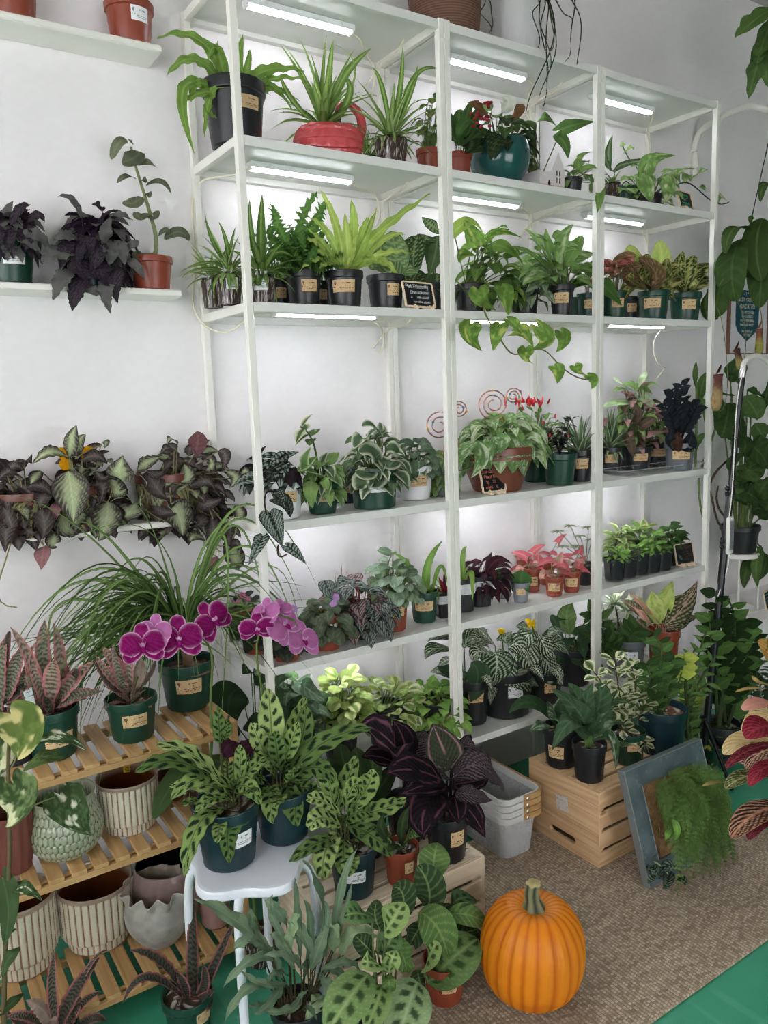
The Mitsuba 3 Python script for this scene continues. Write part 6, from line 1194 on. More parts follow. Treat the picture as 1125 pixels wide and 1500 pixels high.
episc('flame violet in a red brown pot spilling runners at the right of the lowest ledge', 245, 84, 66, 'R', (190, 635, 352, 800), 110, [(212, 748 - 35, 205, 735, 210, 745, 2), (198, 738, 190, 750, 180, 758, 40), (205, 715, 215, 708, 198, 690, 2), (200, 690, 215, 678, 238, 668, 24)],
      [(285, 665, 290, 645, 288, 632, 28, 0, 0, plain('6a4248', '8f6a68', .5, .1, .2, .35, 6)), (215, 690, 230, 715, 245, 730, 32), (248, 735, 262, 755, 268, 800 - 15, 42, -.03), (275, 715, 300, 705, 315, 718, 22), (290, 735, 305, 738, 325, 730, 26), (308, 755, 312, 780, 300, 800, 26), (330, 790, 345, 820, 338, 830, 30), (330, 810, 345, 795, 352, 812, 14), (318, 815, 312, 830, 318, 842, 16, 0, 0, EPP), (285, 755, 295, 765, 280, 772, 20), (255, 660, 245, 655, 235, 665, 14), (260, 650, 250, 642, 245, 652, 14), (320, 660, 330, 668, 325, 690, 18), (345, 740, 352, 755, 345, 775, 20), (330, 690, 345, 700, 335, 715, 20), (300, 790, 285, 785, 278, 795, 18), (270, 680, 275, 700, 260, 705, 22), (225, 740, 240, 750, 262, 748, 28), (340, 770, 335, 790, 340, 800, 16), (320, 770, 325, 775, 332, 768, 12, 0, 0, EPP), (350, 700, 360, 690, 368, 700, 14), (300, 690, 310, 680, 305, 670, 16), (240, 690, 225, 695, 215, 688, 18)],
      [[(205, 735), (230, 758), (260, 768), (280, 772)], [(290, 740), (310, 745), (330, 765), (345, 760)], [(255, 720), (280, 718), (300, 735), (312, 760)], [(300, 760), (305, 785), (325, 800), (340, 790), (345, 770)]])

# ---------------------------------------------------------------- bamboo bench with three tiers
bx0, bx1, by0, by1 = -.93, -.135, -.43, -.185; TZ = (.672, .425, .085)
bn = thing('bamboo_stand', 'three tier slatted bamboo plant stand holding pots beside the shelving', 'plant stand'); r = np.random.default_rng(2)
for x in (bx0, bx1 - .022):
    for y in (by0, by1 - .022): plank(bn, 'leg', x, x + .022, y, y + .022, 0, TZ[0] + (.012 if x > -.5 else 0), 'bamboo', 2, r)
for z in TZ:
    s = thing  # each tier: a frame of rails with slats across
    for y in (by0 + .0225, by1 - .0345): plank(bn, 'rail', bx0 + .001, bx1 - .0005, y - (.0225 if y < -.3 else -.0225) * 0 - .0, y + .012, z - .032, z - .0105, 'bamboo', 0, r)
    plank(bn, 'front_rail', bx0 + .022, bx1 - .022, by0 + .001, by0 + .013, z - .026, z - .0105, 'bamboo', 0, r)
    n = 15; pitch = (bx1 - bx0 - .05) / n
    for i in range(n): x = bx0 + .025 + i * pitch; plank(bn, 'slat', x, x + pitch * .68, by0 + .0005, by1 - .001, z - .0105, z, 'bamboo', 1, r)
    plank(bn, 'end_rail', bx1 - .0219, bx1 - .0005, by0 + .0225, by1 - .0225, z - .030, z + .010, 'bamboo', 1, r)
for y in (by0 + .03, by1 - .05): 
    b = blob((bx1 - .011, y, TZ[0] + .0135), (.003, .003, .0045), 2); add(bn, 'peg', b, 'dark_void', smooth=True)
# earth stars, ponytail palm and orchids on the upper tier
CRY = banded('8f9076', '4f5044', 'b0646a', .74, 15); CRY2 = banded('a3927e', '62564a', 'bd7474', .64, 12); CRY3 = banded('58564a', '30322c', '9a5a5c', .72, 18); CRY4 = plain('a08878', 'b59a88', .3)
def earth_star(name, label, k, px, py, w, h, st, lab, dat, n=10, L=.13, setp=set_pot, **kw):
    p = setp(name, label, k, px, py, w, h, st, lab, **kw)
    pxleaf(p, p.c[1], dat, [CRY, CRY2, CRY3], prof='strap', stalk=False, rip=(8, .12), fold=.3, q=1.5)
    rosette(p, n, L, .012, [CRY3, CRY, CRY2], 'strap', el=(70, 15), droop=.7, nv=24, nu=9, rip=(8, .1)); done(p)
T1 = TZ[0] + .0006
earth_star('earth_star', 'pink banded earth star at the far left of the bamboo stand', T1, 20, 1125, 74, 70, 'Q', None, [(8, 1030, 20, 985, 35, 945, 26), (5, 1030, 30, 1010, 52, 985, 18), (0, 1040, 0, 980, 10, 930, 20), (12, 1035, 35, 1000, 38, 968, 20), (2, 1020, 10, 950, 14, 925, 12), (14, 1035, 25, 1040, 42, 1005, 18)], n=8)
p = None
earth_star('earth_star', 'tall pink edged earth star with a white tag in a green pot', T1, 82, 1117, 78, 74, 'G', 'k', [(74, 1030, 75, 990, 80, 965, 26, -.02, -.02, CRY2), (66, 1025, 62, 960, 66, 908, 24, .01, .02, CRY), (82, 1030, 88, 970, 78, 912, 20, .02, .03), (86, 1030, 105, 1000, 138, 968, 26, -.02, 0, CRY2), (82, 1035, 110, 1020, 150, 1012, 22, -.03), (62, 1030, 50, 1000, 35, 990, 20, -.02), (60, 1025, 45, 970, 15, 918, 18), (70, 1035, 55, 1000, 44, 965, 18), (92, 1025, 110, 990, 105, 985, 18), (64, 1020, 40, 970, 70, 930, 8), (86, 1030, 96, 1000, 92, 960, 18, .02, .03), (58, 1035, 45, 1030, 30, 1010, 18)], la=.25, lw=.6, lz=(.3, .58))
t = [k for k in labels if k.startswith('earth_star')][-1]
tg = bxm(-.011, .011, -.0005, .0005, -.02, .05, .0003); tg.apply_transform(trimesh.transformations.rotation_matrix(.5, (0, 0, 1)) @ trimesh.transformations.rotation_matrix(-.12, (0, 1, 0))); tg.apply_translation(ony(47, 1040, -.40)); add(t, 'plant_tag', tg, 'tagtext', label='white printed plant tag')
scene['tagtext'] = pbr(proc(lambda p, n, uv: mix(lc('d9dcde'), lc('4a5058'), dr.select((dr.abs(p.z * 190 - dr.floor(p.z * 190) - .5) < .2) & (cell_rand(dr.floor(p.x * 800), dr.floor(p.z * 190), 2) > .5) & (cell_rand(0, dr.floor(p.z * 190), 7) > .3), .75, 0.0))), .5, .4)
earth_star('earth_star', 'pale upright earth star in a kraft labelled green pot beside the orchid', T1, 197, 1090, 74, 62, 'G', 'k', [(188, 1012, 170, 975, 150, 948, 22, 0, 0, CRY2), (192, 1012, 188, 970, 195, 945, 14), (198, 1012, 205, 985, 205, 960, 20, 0, 0, CRY4), (185, 1015, 175, 990, 165, 945, 16), (202, 1012, 222, 985, 228, 960, 9), (186, 1015, 160, 990, 140, 960, 16), (180, 1015, 160, 1000, 138, 965, 14), (194, 1012, 182, 985, 172, 955, 18, 0, .02)], la=.12, lw=.55, lz=(.42, .72), n=6, L=.09)
p = set_pot('ponytail_palm', 'ponytail palm with long arching grassy leaves in a kraft labelled green pot', T1, 278, 1044, 80, 70, 'G', 'k', la=.05, lw=.52, lz=(.42, .72))
yb = p.c[1]; crown = ony(268, 950, yb); put(p.root, 'trunk', tinted(tube(spline([p.soil - A(0, 0, .01), ony(275, 975, yb), crown], 8), .0165, .012, n=12), lin('6a5540')), 'matte')
PT = striped('315a24', '527a38', .35); PTL = striped('467236', '76a052', .35); PTD = striped('25481c', '3f632e', .35); rp = p.rng
def blade(p, base, mid, tip, w, col): leaf(p, base, 2 * mid - (base + tip) / 2, tip, w, col, prof='blade', nu=3, nv=16, fold=.45, up=A(-.2, -.6, .8) + rp.normal(0, .25, 3))
for i in range(210):
    a = math.radians(rp.choice([rp.normal(165, 40), rp.normal(60, 50), rp.uniform(0, 360)], p=[.62, .13, .25])); hz = A(math.cos(a), 0.45 * math.sin(a) - .1, 0); ev = rp.uniform(.25, 1.15)
    reach = rp.uniform(.2, .46); up_ = rp.uniform(.10, .24) * ev; fall = rp.uniform(-.06, .22)
    mid = crown + hz * reach * .45 + A(0, 0, up_); tip = crown + hz * reach * 1.05 + A(0, 0, up_ * .5 - fall); tip[1] = min(tip[1], -.01)
    blade(p, crown + A(rp.normal(0, .006), rp.normal(0, .006), rp.uniform(-.01, .03)), mid, tip, rp.uniform(.003, .0055), [PT, PTL, PTD][i % 3])
for q in [(268, 945, 225, 785, 90, 800), (260, 940, 180, 840, 30, 1000), (262, 940, 170, 880, 75, 1010), (266, 940, 215, 760, 150, 745), (272, 935, 350, 760, 450, 900), (272, 935, 345, 770, 395, 950), (270, 935, 330, 790, 320, 1100), (268, 940, 150, 870, 120, 1180), (268, 940, 110, 770, -20, 730), (270, 930, 300, 800, 360, 755), (272, 935, 355, 740, 470, 870), (262, 940, 130, 850, 0, 985), (270, 935, 400, 830, 440, 990), (268, 938, 200, 960, 140, 1180), (268, 938, 230, 900, 110, 960), (272, 936, 330, 850, 400, 890), (262, 940, 100, 880, 85, 1000), (266, 940, 160, 790, 100, 780), (270, 936, 360, 800, 440, 945)]:
    y = yb - .04; blade(p, ony(q[0], q[1], yb), ony(q[2], q[3], y), ony(q[4], q[5], yb - .10), .0055, PTL)
done(p)
def flower(root, x, y, y0, s, face=(0, 0), col=None, rot=0.0, back=False):
    """a moth orchid: three sepals, two broad petals, lip and column"""
    o = ony(x, y, y0); nd = unit(unit(EYE - o) + RT * face[0] + UP * face[1]); e1 = unit(np.cross(A(0, 0, 1), nd)); e2 = np.cross(nd, e1); s = s * mpp(o); pp = []
    col = col or orchid_col
    D = lambda a: e1 * math.cos(a + rot) + e2 * math.sin(a + rot)
    for a in (math.pi / 2, math.radians(215), math.radians(325)): d = D(a); pp.append(leaf_mesh(o - nd * .002, o + d * s * .3 - nd * .001, o + d * s * .56, s * .19, up=nd, prof='round', col=col, nu=9, nv=12, fold=-.05))
    for a in (math.radians(12), math.radians(168)): d = D(a); pp.append(leaf_mesh(o + nd * .001, o + d * s * .27 + nd * .004, o + d * s * .55 - nd * .002, s * .30, up=nd, prof='round', col=col, nu=13, nv=14, curl=.25))
    put(root, 'flower', pp, 'petal'); 
    lip = [leaf_mesh(o + nd * .002, o + nd * .012 + D(-math.pi / 2) * s * .08, o + D(-math.pi / 2) * s * .2 + nd * .008, s * .07, up=nd, prof='ovate', col=plain('8a1464', 'c04a94'), nu=5, nv=6), tinted(blob(o + nd * .006 + D(math.pi / 2) * s * .03, (s * .05,) * 3, 1), lin('d8a8c8'))]
    for sg in (-1, 1): lip.append(leaf_mesh(o + nd * .002, o + nd * .012 + D(0) * sg * s * .05, o + nd * .012 + D(math.radians(90 - sg * 40)) * s * .12, s * .045, up=D(0) * sg, prof='round', col=plain('c88ab8', 'e0b8d4'), nu=5, nv=6))
    put(root, 'flower_lip', lip, 'petal')
def orchid_col(s, t, r):
    k = fbn(s, t, 3, r); e = np.maximum(np.abs(s), np.abs(2 * t - 1) * (t > .5)); c = mx(lin('74124f'), lin('9c2a76'), veins(s, t, 9, 1.2, .3) * .5 + .5 * k); return mx(c, lin('dfaed0'), stp(.78, .98, e + .12 * (k - .5)))
def orchid_back(s, t, r): c = mx(lin('b05a9c'), lin('c884b6'), fbn(s, t, 3, r)); return mx(c, lin('e0b8d8'), stp(.8, 1, np.abs(s)))
def moth_orchid(label, k, px, y, flowers, spike, leaves):
    p = shelf_pot('moth_orchid', label, k, px, y, 58, 56, 'C', None)
    for sk in spike: put(p.root, 'flower_spike', tinted(tube(spline([p.soil] + [ony(*q) for q in sk], 30), .0042, .0022, n=7), lin('5f7f3c')), 'leaf')
    for f in flowers: flower(p.root, *f)
    for lf in leaves: pxleaf(p, p.c[1], [lf], plain('35552c', '55763f', .3, .06, .2), prof='oblong', bsdf='leaf_gloss', stalk=False)
    done(p); return p
moth_orchid('purple moth orchid with white rimmed blooms in front of the ponytail palm', TZ[1] + .0006, 300, -.33, [(209, 946, -.49, 62), (224, 928, -.47, 54, (-.5, .2), orchid_back), (262, 937, -.49, 66, (.05, 0)), (312, 909, -.47, 60, (.75, .1), orchid_col, .5)],
            [[(310, 1080, -.40), (309, 1010, -.42), (305, 945, -.45), (290, 930, -.46), (250, 925, -.465), (215, 935, -.48)]], [(300, 1110, 260, 1140, 225, 1200, 34, -.06), (305, 1110, 340, 1130, 350, 1165, 30), (295, 1110, 275, 1105, 240, 1110, 26)])
put(list(labels)[-1], 'stake', tinted(tube([atx(221, -.46, 1.02), ony(222, 1020, -.45), ony(224, 1062, -.44)], .0022, n=6), lin('1c2018')), 'matte') if False else None
moth_orchid('purple moth orchid with downturned blooms before the corner post of the shelving', .0005, 383, -.43, [(388, 898, -.56, 46, (-.7, .5), orchid_back, .3), (376, 920, -.57, 50, (.2, -.7), orchid_col), (416, 916, -.57, 60, (.9, .6), orchid_back, .4), (444, 938, -.57, 56, (.9, .5), orchid_back, -.3), (410, 892, -.55, 34, (0, .8), orchid_back)],
            [[(386, 1090, -.50), (382, 1000, -.53), (376, 945, -.55), (392, 905, -.56), (425, 905, -.56), (440, 925, -.565)]], [(380, 1290, 360, 1270, 340, 1290, 26), (386, 1290, 400, 1265, 430, 1275, 24)])

# ---------------------------------------------------------------- empty ceramic pots on the stand
def ribbed(th, z, n=30): q = (th * n / (2 * np.pi)) % 1; return 1 + .022 * np.sin(np.pi * q) ** .5
def ribbed_pot(label, z, px, py, wpx, hpx, n=32, group='ribbed ceramic pots', sticker=None):
    f = onz(px, py, z); m = mpp(f); c = f + unit(ray(px, py) * A(1, 1, 0)) * wpx * .4 * m; m = mpp(c); R, H = wpx / 2 * m, hpx * m
    t = thing('ceramic_pot', label, 'pot', group); N = n * 10; th = np.arange(N) / N * 2 * np.pi; q = np.sin(np.pi * ((th * n / (2 * np.pi)) % 1)) ** .5
    prof = [(.0, .002, 0), (.76, .002, 0), (.79, .012, 0), (.795, .03, 1), (.80, .165, 1), (.82, .18, 1), (.93, .215, 1), (.96, .25, 1), (.965, .5, 1), (.97, .85, 1), (.975, .905, 1), (.975, .93, 0), (.99, .95, 0), (1.0, .975, 0), (.985, 1, 0), (.95, .985, 0), (.93, .94, 0), (.925, .8, 2), (.89, .3, 2), (.74, .1, 2), (.70, .05, 2), (0, .045, 2)]
    V, C = [], []
    for r_, z_, rb in prof:
        rr = R * r_ * (1 + (.03 * (q - .6) if rb == 1 else 0)); V.append(np.c_[rr * np.cos(th), rr * np.sin(th), np.full(N, z_ * H)] + c)
        C.append(mx(lin('74503c'), lin('c2bba6'), stp(.35, .8, q)) if rb == 1 else np.tile(lin('94806f' if rb == 0 else '5a3018'), (N, 1)) * (.9 + .2 * meshkit.noise(np.c_[th * 3, th * 0, th * 0 + z_ * 9])[:, None]))
    add(t, 'body', (np.vstack(V), grid_faces(len(prof), N, True)), 'glazed', smooth=True, color=np.vstack(C))
    if sticker:
        a = sticker; u = np.linspace(-.13, .13, 5) + a; zz = np.linspace(.80, .93, 3); v = np.array([c + A(R * .905 * math.cos(x), R * .905 * math.sin(x), H * y) for y in zz for x in u]); s_ = add(t, 'price_sticker', (v, grid_faces(3, 5)), 'matte', smooth=True, color=np.tile(lin('c9a42c'), (15, 1)), label='small yellow price sticker')
        for q in range(3):
            u = np.linspace(-.09, .05 + .03 * (q % 2), 4) + a; v = np.array([c + A(R * .902 * math.cos(x), R * .902 * math.sin(x), H * y) for y in (.83 + .03 * q, .842 + .03 * q) for x in u]); add(s_, 'printed_line', (v, grid_faces(2, 4)), 'dark_void')
    return t
T2, T3 = TZ[1] + .0006, TZ[2] + .0006
AZ = math.radians(75)
ribbed_pot('cream and brown ribbed ceramic pot with a yellow sticker on the middle tier', T2, 193, 1225, 88, 78, sticker=AZ)
ribbed_pot('large ribbed brown and cream pot at the bottom left of the stand', T3, 40, 1436, 100, 112)
ribbed_pot('large ribbed cream and brown pot with a yellow sticker, middle of the bottom tier', T3, 148, 1398, 106, 92, sticker=AZ + .35)
# carved green vase
f = onz(102, 1266, T2); m = mpp(f); c = f + unit(ray(102, 1266) * A(1, 1, 0)) * 40 * m; m = mpp(c); H = 92 * m; R = 52 * m; N = 200
t = thing('carved_vase', 'rounded pale green vase carved with a scale pattern on the middle tier', 'vase')
pr = [(.0, 0), (.55, 0)] + [(float(np.interp(q, [0, .08, .2, .38, .55, .75, .9], [.58, .78, .93, 1.0, .97, .86, .80])), q) for q in np.linspace(.01, .88, 70)] + [(.80, .93), (.86, .985), (.855, 1), (.82, .99), (.76, .93), (.8, .8), (.9, .45), (.6, .05), (0, .04)]
V, C = [], []; th = np.arange(N) / N * 2 * np.pi
for r_, z_ in pr:
    on = .02 < z_ < .86 and r_ > .6; col_ = z_ * 7.5; i_ = np.floor(col_); a_ = (th / (2 * np.pi) * 38 + .5 * (i_ % 2)) % 1 - .5; b_ = col_ - i_ - .5; dd = (a_ / .5) ** 2 + (b_ / .62) ** 2
    k_ = np.clip(1 - dd, 0, 1) if on else np.ones(N) * .7; rr = R * r_ * (1 + (.035 * np.sqrt(k_) - .02 if on else 0)); V.append(np.c_[rr * np.cos(th), rr * np.sin(th), np.full(N, z_ * H)] + c); C.append(mx(lin('525a46'), lin('90957e'), stp(.02, .35, k_)))
add(t, 'body', (np.vstack(V), grid_faces(len(pr), N, True)), 'glazed', smooth=True, color=np.vstack(C))
def plain_pot(label, z, px, py, wpx, hpx, tint, prof, name='ceramic_pot', bsdf='glazed', mod=None, n=72, cat_='pot', inner=None):
    f = onz(px, py, z); m = mpp(f); c = f + unit(ray(px, py) * A(1, 1, 0)) * wpx * .4 * m; m = mpp(c); R, H = wpx / 2 * m, hpx * m
    t = thing(name, label, cat_); mm = lathe([(r_ * R, z_ * H) for r_, z_ in prof], c, n, mod); v = np.asarray(mm.vertices); col = lin(tint)[None] * (.8 + .4 * meshkit.fbm(v * 45, 3, 4))[:, None]
    if inner is not None: k = int(np.argmax([z_ for _, z_ in prof])); col[(k + 1) * n:] = lin(inner)
    add(t, 'body', mm, bsdf, smooth=True, color=col); return t
WALLP = [(0, .002), (.7, .002), (.75, .02), (.9, .35), (.98, .75), (1, .97), (.985, 1), (.95, .99), (.92, .9), (.85, .4), (.65, .06), (0, .05)]
plain_pot('dark terracotta fluted pot behind the variegated leaves on the middle tier', T2, 22, 1285, 66, 92, '6a3d34', WALLP, mod=lambda th, z: 1 + .02 * np.cos(th * 14), n=140, bsdf='matte')
plain_pot('small dark brown pot on the middle tier behind the rattlesnake leaves', T2, 252, 1175, 48, 34, '5a3a32', WALLP)
plain_pot('stacked brown bowl on the middle tier left of the orchid pot', T2 + .0, 240, 1150, 44, 40, '4a302a', WALLP) if False else None
plain_pot('dusty pink round pot with a black inside on the bottom tier', T3, 252, 1372, 104, 92, '8c7672', [(0, .002), (.6, .002), (.8, .12), (.98, .45), (1, .62), (.94, .85), (.86, .98), (.84, 1), (.81, .98), (.88, .8), (.9, .5), (.5, .06), (0, .05)], inner='0c0b0b')
plain_pot('small dusty pink bottle vase on the bottom tier beside the stand leg', T3, 318, 1362, 44, 84, '8f6f68', [(0, .002), (.8, .002), (.92, .05), (1, .4), (.85, .66), (.45, .8), (.4, .86), (.46, .97), (.44, 1), (.36, .98), (.3, .84), (0, .8)], name='vase', mod=lambda th, z: 1 + .012 * np.sin(z * 900), cat_='vase')
# ruffled grey vase
f = onz(238, 1392, T3); m = mpp(f); c = f + unit(ray(238, 1392) * A(1, 1, 0)) * 30 * m; m = mpp(c); R, H = 50 * m, 84 * m; N = 220; th = np.arange(N) / N * 2 * np.pi
t = thing('ruffled_vase', 'grey white stoneware vase with a wavy ruffled rim on the bottom tier', 'vase'); V, C = [], []
for side in (0, 1):
    for q in (np.linspace(0, 1, 26) if side == 0 else np.linspace(1, .12, 22)):
        b = .55 + .42 * math.sin(min(q / .5, 1) * math.pi / 2) - .10 * stp(.5, .85, A(q))[()] + .10 * stp(.82, 1, A(q))[()]; w = stp(.62, 1.0, A(q))[()]
        rr = R * (b - (.05 if side else 0)) * (1 + .10 * w * np.sin(th * 11 + .6 * np.sin(th * 3))); zz = H * (q + .038 * w * np.cos(th * 11 + 1.2)) + (.002 if side == 0 else .0); V.append(np.c_[rr * np.cos(th), rr * np.sin(th), zz] + c)
        k = meshkit.fbm(V[-1] * 60, 3, 3); C.append(mx(lin('7f7e7a'), lin('bdb8ae'), k * .7 + .3 * w) if side == 0 else mx(lin('7d7066'), lin('b3a799'), np.full(N, q)))
V.append(np.tile(c + A(0, 0, H * .12), (N, 1))); C.append(np.tile(lin('6a6058'), (N, 1))); add(t, 'body', (np.vstack(V), grid_faces(len(V), N, True)), 'matte', smooth=True, color=np.vstack(C))

# ---------------------------------------------------------------- white stool with two rattlesnake plants
SZ = .43; sc_ = A(-.198, -.612); th = np.linspace(0, 2 * np.pi, 120, endpoint=False); rr = .142 * (1 + .09 * np.cos(5 * th + .9))
st = thing('stool', 'white metal stool with a scalloped seat carrying two rattlesnake plants', 'stool'); V = []
for k_, z_ in ((.0, .0), (.9, .0), (.97, -.002), (1.0, -.008), (1.0, -.020), (.975, -.024), (.95, -.020), (.93, -.006), (0, -.006)): V.append(np.c_[sc_[0] + rr * k_ * np.cos(th), sc_[1] + rr * k_ * np.sin(th), np.full(120, SZ + z_)])
scene['stool_white'] = pbr(rgb('d5d8e0'), .28, .5)
add(st, 'seat', (np.vstack(V), grid_faces(len(V), 120, True)), 'stool_white', smooth=35)
for a in (150, 235, 325, 55):
    a = math.radians(a); d = hdir(a); b = A(sc_[0], sc_[1], 0); P3 = [b + d * .06 + A(0, 0, SZ - .018), b + d * .105 + A(0, 0, SZ - .020), b + d * .135 + A(0, 0, SZ - .034), b + d * .146 + A(0, 0, SZ - .07), b + d * .152 + A(0, 0, .2), b + d * .158 + A(0, 0, .004)]
    l = add(st, 'leg', tube(spline(P3, 40), .0105, n=12), 'stool_white', smooth=True); add(st, 'foot_cap', tube([b + d * .158 + A(0, 0, .0), b + d * .1575 + A(0, 0, .022)], .0125, n=12), 'stool_white', smooth=40)
RS = spotted('769a4c', '1d3524', '2c4a24', 6); RSD = spotted('547a3a', '1a3020', '2a4424', 6); RSL = spotted('94b062', '223c28', '3a5a2c', 6); MAR = plain('3d1f2c', '5c3444', .4)
def rattlesnake(label, z, px, py, w, h, lab, dat, extra=(), n=8, **kw):
    p = set_pot('rattlesnake_plant', label, z, px, py, w, h, 'B', lab, perl=.2, lz=(.42, .66), **kw)
    pxleaf(p, p.c[1], dat, [RS, RS, RSD, RSL], prof='fish', W=.88, rip=(5, .16), fold=.12, q=1.9, pc='5a5a34', pr=.0018)
    for d in extra: pxleaf(p, p.c[1], [d], MAR, prof='fish', rip=(4, .15))
    rosette(p, n, .16, .018, [RSD, RS], 'fish', el=(80, 10), droop=.7, nv=26, nu=11, rip=(5, .15), pl=.3, pc='5a5a34'); done(p)
rattlesnake('rattlesnake plant with spotted wavy leaves in a white labelled blue green pot on the stool', SZ, 338, 1280, 96, 92, 'w',
    [(342, 1176, 292, 1112, 228, 1092, 36, -.05), (339, 1169, 270, 1118, 198, 1132, 34, -.08), (342, 1159, 298, 1138, 250, 1172, 32, -.06), (330, 1184, 290, 1210, 270, 1284, 36, -.08), (334, 1184, 333, 1225, 337, 1264, 28, -.07), (349, 1159, 370, 1125, 392, 1112, 26, -.03), (322, 1090, 321, 1064, 319, 1034, 22, 0, .03), (330, 1085, 332, 1068, 333, 1052, 18, 0, .03), (342, 1159, 362, 1152, 382, 1178, 30, -.06), (336, 1165, 300, 1150, 248, 1152, 30, -.03), (350, 1160, 352, 1115, 350, 1092, 22), (338, 1170, 310, 1170, 285, 1190, 24, -.05)],
    [(325, 1105, 335, 1092, 345, 1088, 34, 0, .04), (345, 1115, 358, 1098, 375, 1086, 26, 0, .04)], la=.45, lw=.42)
rattlesnake('rattlesnake plant in the unlabelled blue green pot at the back of the stool', SZ, 418, 1241, 88, 76, None,
    [(409, 1150, 396, 1172, 401, 1206, 32, -.07), (419, 1149, 428, 1175, 435, 1210, 36, -.07), (414, 1149, 474, 1088, 545, 1066, 38, -.06), (424, 1144, 462, 1124, 490, 1146, 36, -.07), (399, 1109, 397, 1056, 392, 1008, 44, 0, .02), (414, 1119, 426, 1088, 437, 1058, 30), (424, 1124, 444, 1075, 447, 1034, 36, 0, .02), (399, 1129, 382, 1090, 368, 1058, 34, 0, .02), (419, 1099, 432, 1062, 448, 1020, 30, .02, .05), (427, 1159, 450, 1154, 472, 1166, 28, -.04), (404, 1120, 385, 1110, 372, 1135, 30, -.03), (410, 1130, 405, 1095, 402, 1072, 30, -.02)], n=10)

# plants on the pale crate
C2 = .2512
rattlesnake('rattlesnake plant in a white labelled blue green pot on the pale crate', C2, 520, 1322, 72, 74, 'w',
    [(499, 1229, 462, 1236, 424, 1264, 26, -.05), (494, 1219, 476, 1250, 474, 1290, 40, -.06), (499, 1209, 470, 1198, 454, 1216, 38, -.04), (509, 1209, 548, 1226, 574, 1254, 36, -.06), (509, 1199, 558, 1186, 594, 1170, 34, -.03), (509, 1189, 538, 1152, 543, 1128, 38), (504, 1204, 525, 1190, 545, 1190, 30, -.03), (504, 1229, 504, 1258, 508, 1285, 34, -.06), (494, 1189, 508, 1145, 522, 1108, 34, .02, .03), (499, 1194, 470, 1172, 448, 1172, 28), (490, 1180, 480, 1140, 470, 1120, 34, .02, .03), (505, 1180, 520, 1150, 530, 1165, 30, -.03)], la=.05, lw=.5)
pxleaf(p, p.c[1] + .06, [], RS) if False else None
CI2 = spotted('5c7f3c', '20382a', '2c4a24', 9); DK = plain('2a4024', '4c6a3a', .4)
p = crate_pot('calathea', 'narrow leaved calathea in a kraft labelled terracotta pot on the pale crate', .25, 589, 1302, 54, 56, 'T', 'k', la=.5, lw=.3, perl=.25)
pxleaf(p, p.c[1], [(583, 1240, 560, 1215, 565, 1190, 16), (590, 1240, 605, 1222, 622, 1230, 18, -.04), (588, 1238, 590, 1205, 600, 1180, 16), (586, 1240, 575, 1240, 568, 1250, 14, -.03), (592, 1240, 612, 1200, 620, 1185, 14)], [CI2, DK], prof='lance', rip=(4, .1)); done(p)
p = crate_pot('calathea', 'tall leafy calathea in a black pot behind the rattlesnake plant on the pale crate', .25, 540, 1262, 56, 60, 'K', None)
pxleaf(p, p.c[1], [(530, 1180, 505, 1120, 500, 1090, 30, .02), (535, 1180, 528, 1130, 520, 1095, 34), (545, 1180, 560, 1150, 580, 1120, 28), (530, 1190, 500, 1150, 480, 1110, 30), (540, 1185, 545, 1130, 548, 1100, 30)], [DK, plain('35562c', '5f8048', .4, .06, .2, .3, 8)], prof='fish'); done(p)
RO = ringed('2a2228', 'a06478', .66, .09); ROD = ringed('211b20', '7a4458', .7, .06); ROV = veined('2a2628', '6c5a60', 9, .26, .8, .08, 1.2); ROG = ringed('343a2c', 'b07a84', .82, .07)
p = crate_pot('rose_calathea', 'near black rose painted calathea with pink rings in a kraft labelled black pot', .25, 656, 1268, 66, 70, 'K', 'k', la=.55, lw=.38, lz=(.42, .75), perl=.03)
pxleaf(p, p.c[1], [(662, 1126, 648, 1094, 634, 1060, 56, .02, .02, ROG), (665, 1140, 703, 1122, 737, 1160, 58, -.05, 0, ROV), (650, 1144, 605, 1128, 565, 1134, 54, -.04), (650, 1160, 622, 1186, 622, 1230, 60, -.07), (663, 1169, 690, 1190, 710, 1226, 36, -.07, 0, ROD), (673, 1104, 690, 1090, 705, 1108, 28, 0, .04, ROV), (660, 1150, 690, 1145, 715, 1140, 40, -.02, .03, ROD), (668, 1160, 692, 1165, 722, 1172, 30, -.05, 0, ROV), (655, 1140, 640, 1120, 610, 1110, 40, .02, .04, ROV), (665, 1165, 670, 1185, 672, 1206, 36, -.06, 0, ROD), (655, 1150, 625, 1150, 585, 1165, 40, -.04, .02, ROD), (660, 1130, 675, 1100, 690, 1075, 34, .02, .05, ROD)], [RO, ROD], prof='ovate', bsdf='leaf', q=1.7, rip=(3, .1), pc='2a2226', pr=.002); done(p)
p = crate_pot('rose_calathea', 'rose painted calathea with one large dark leaf, in a black pot further back', .25, 596, 1240, 60, 64, 'K', None)
pxleaf(p, p.c[1], [(592, 1112, 560, 1076, 526, 1062, 64, -.03), (590, 1125, 560, 1110, 530, 1108, 42, -.04, 0, ROD), (595, 1110, 590, 1080, 575, 1055, 40, .02, .03, ROD), (600, 1112, 620, 1085, 632, 1090, 34, 0, .03, ROV)], RO, prof='ovate', q=1.7, rip=(3, .1), pc='2a2226', pr=.002); done(p)

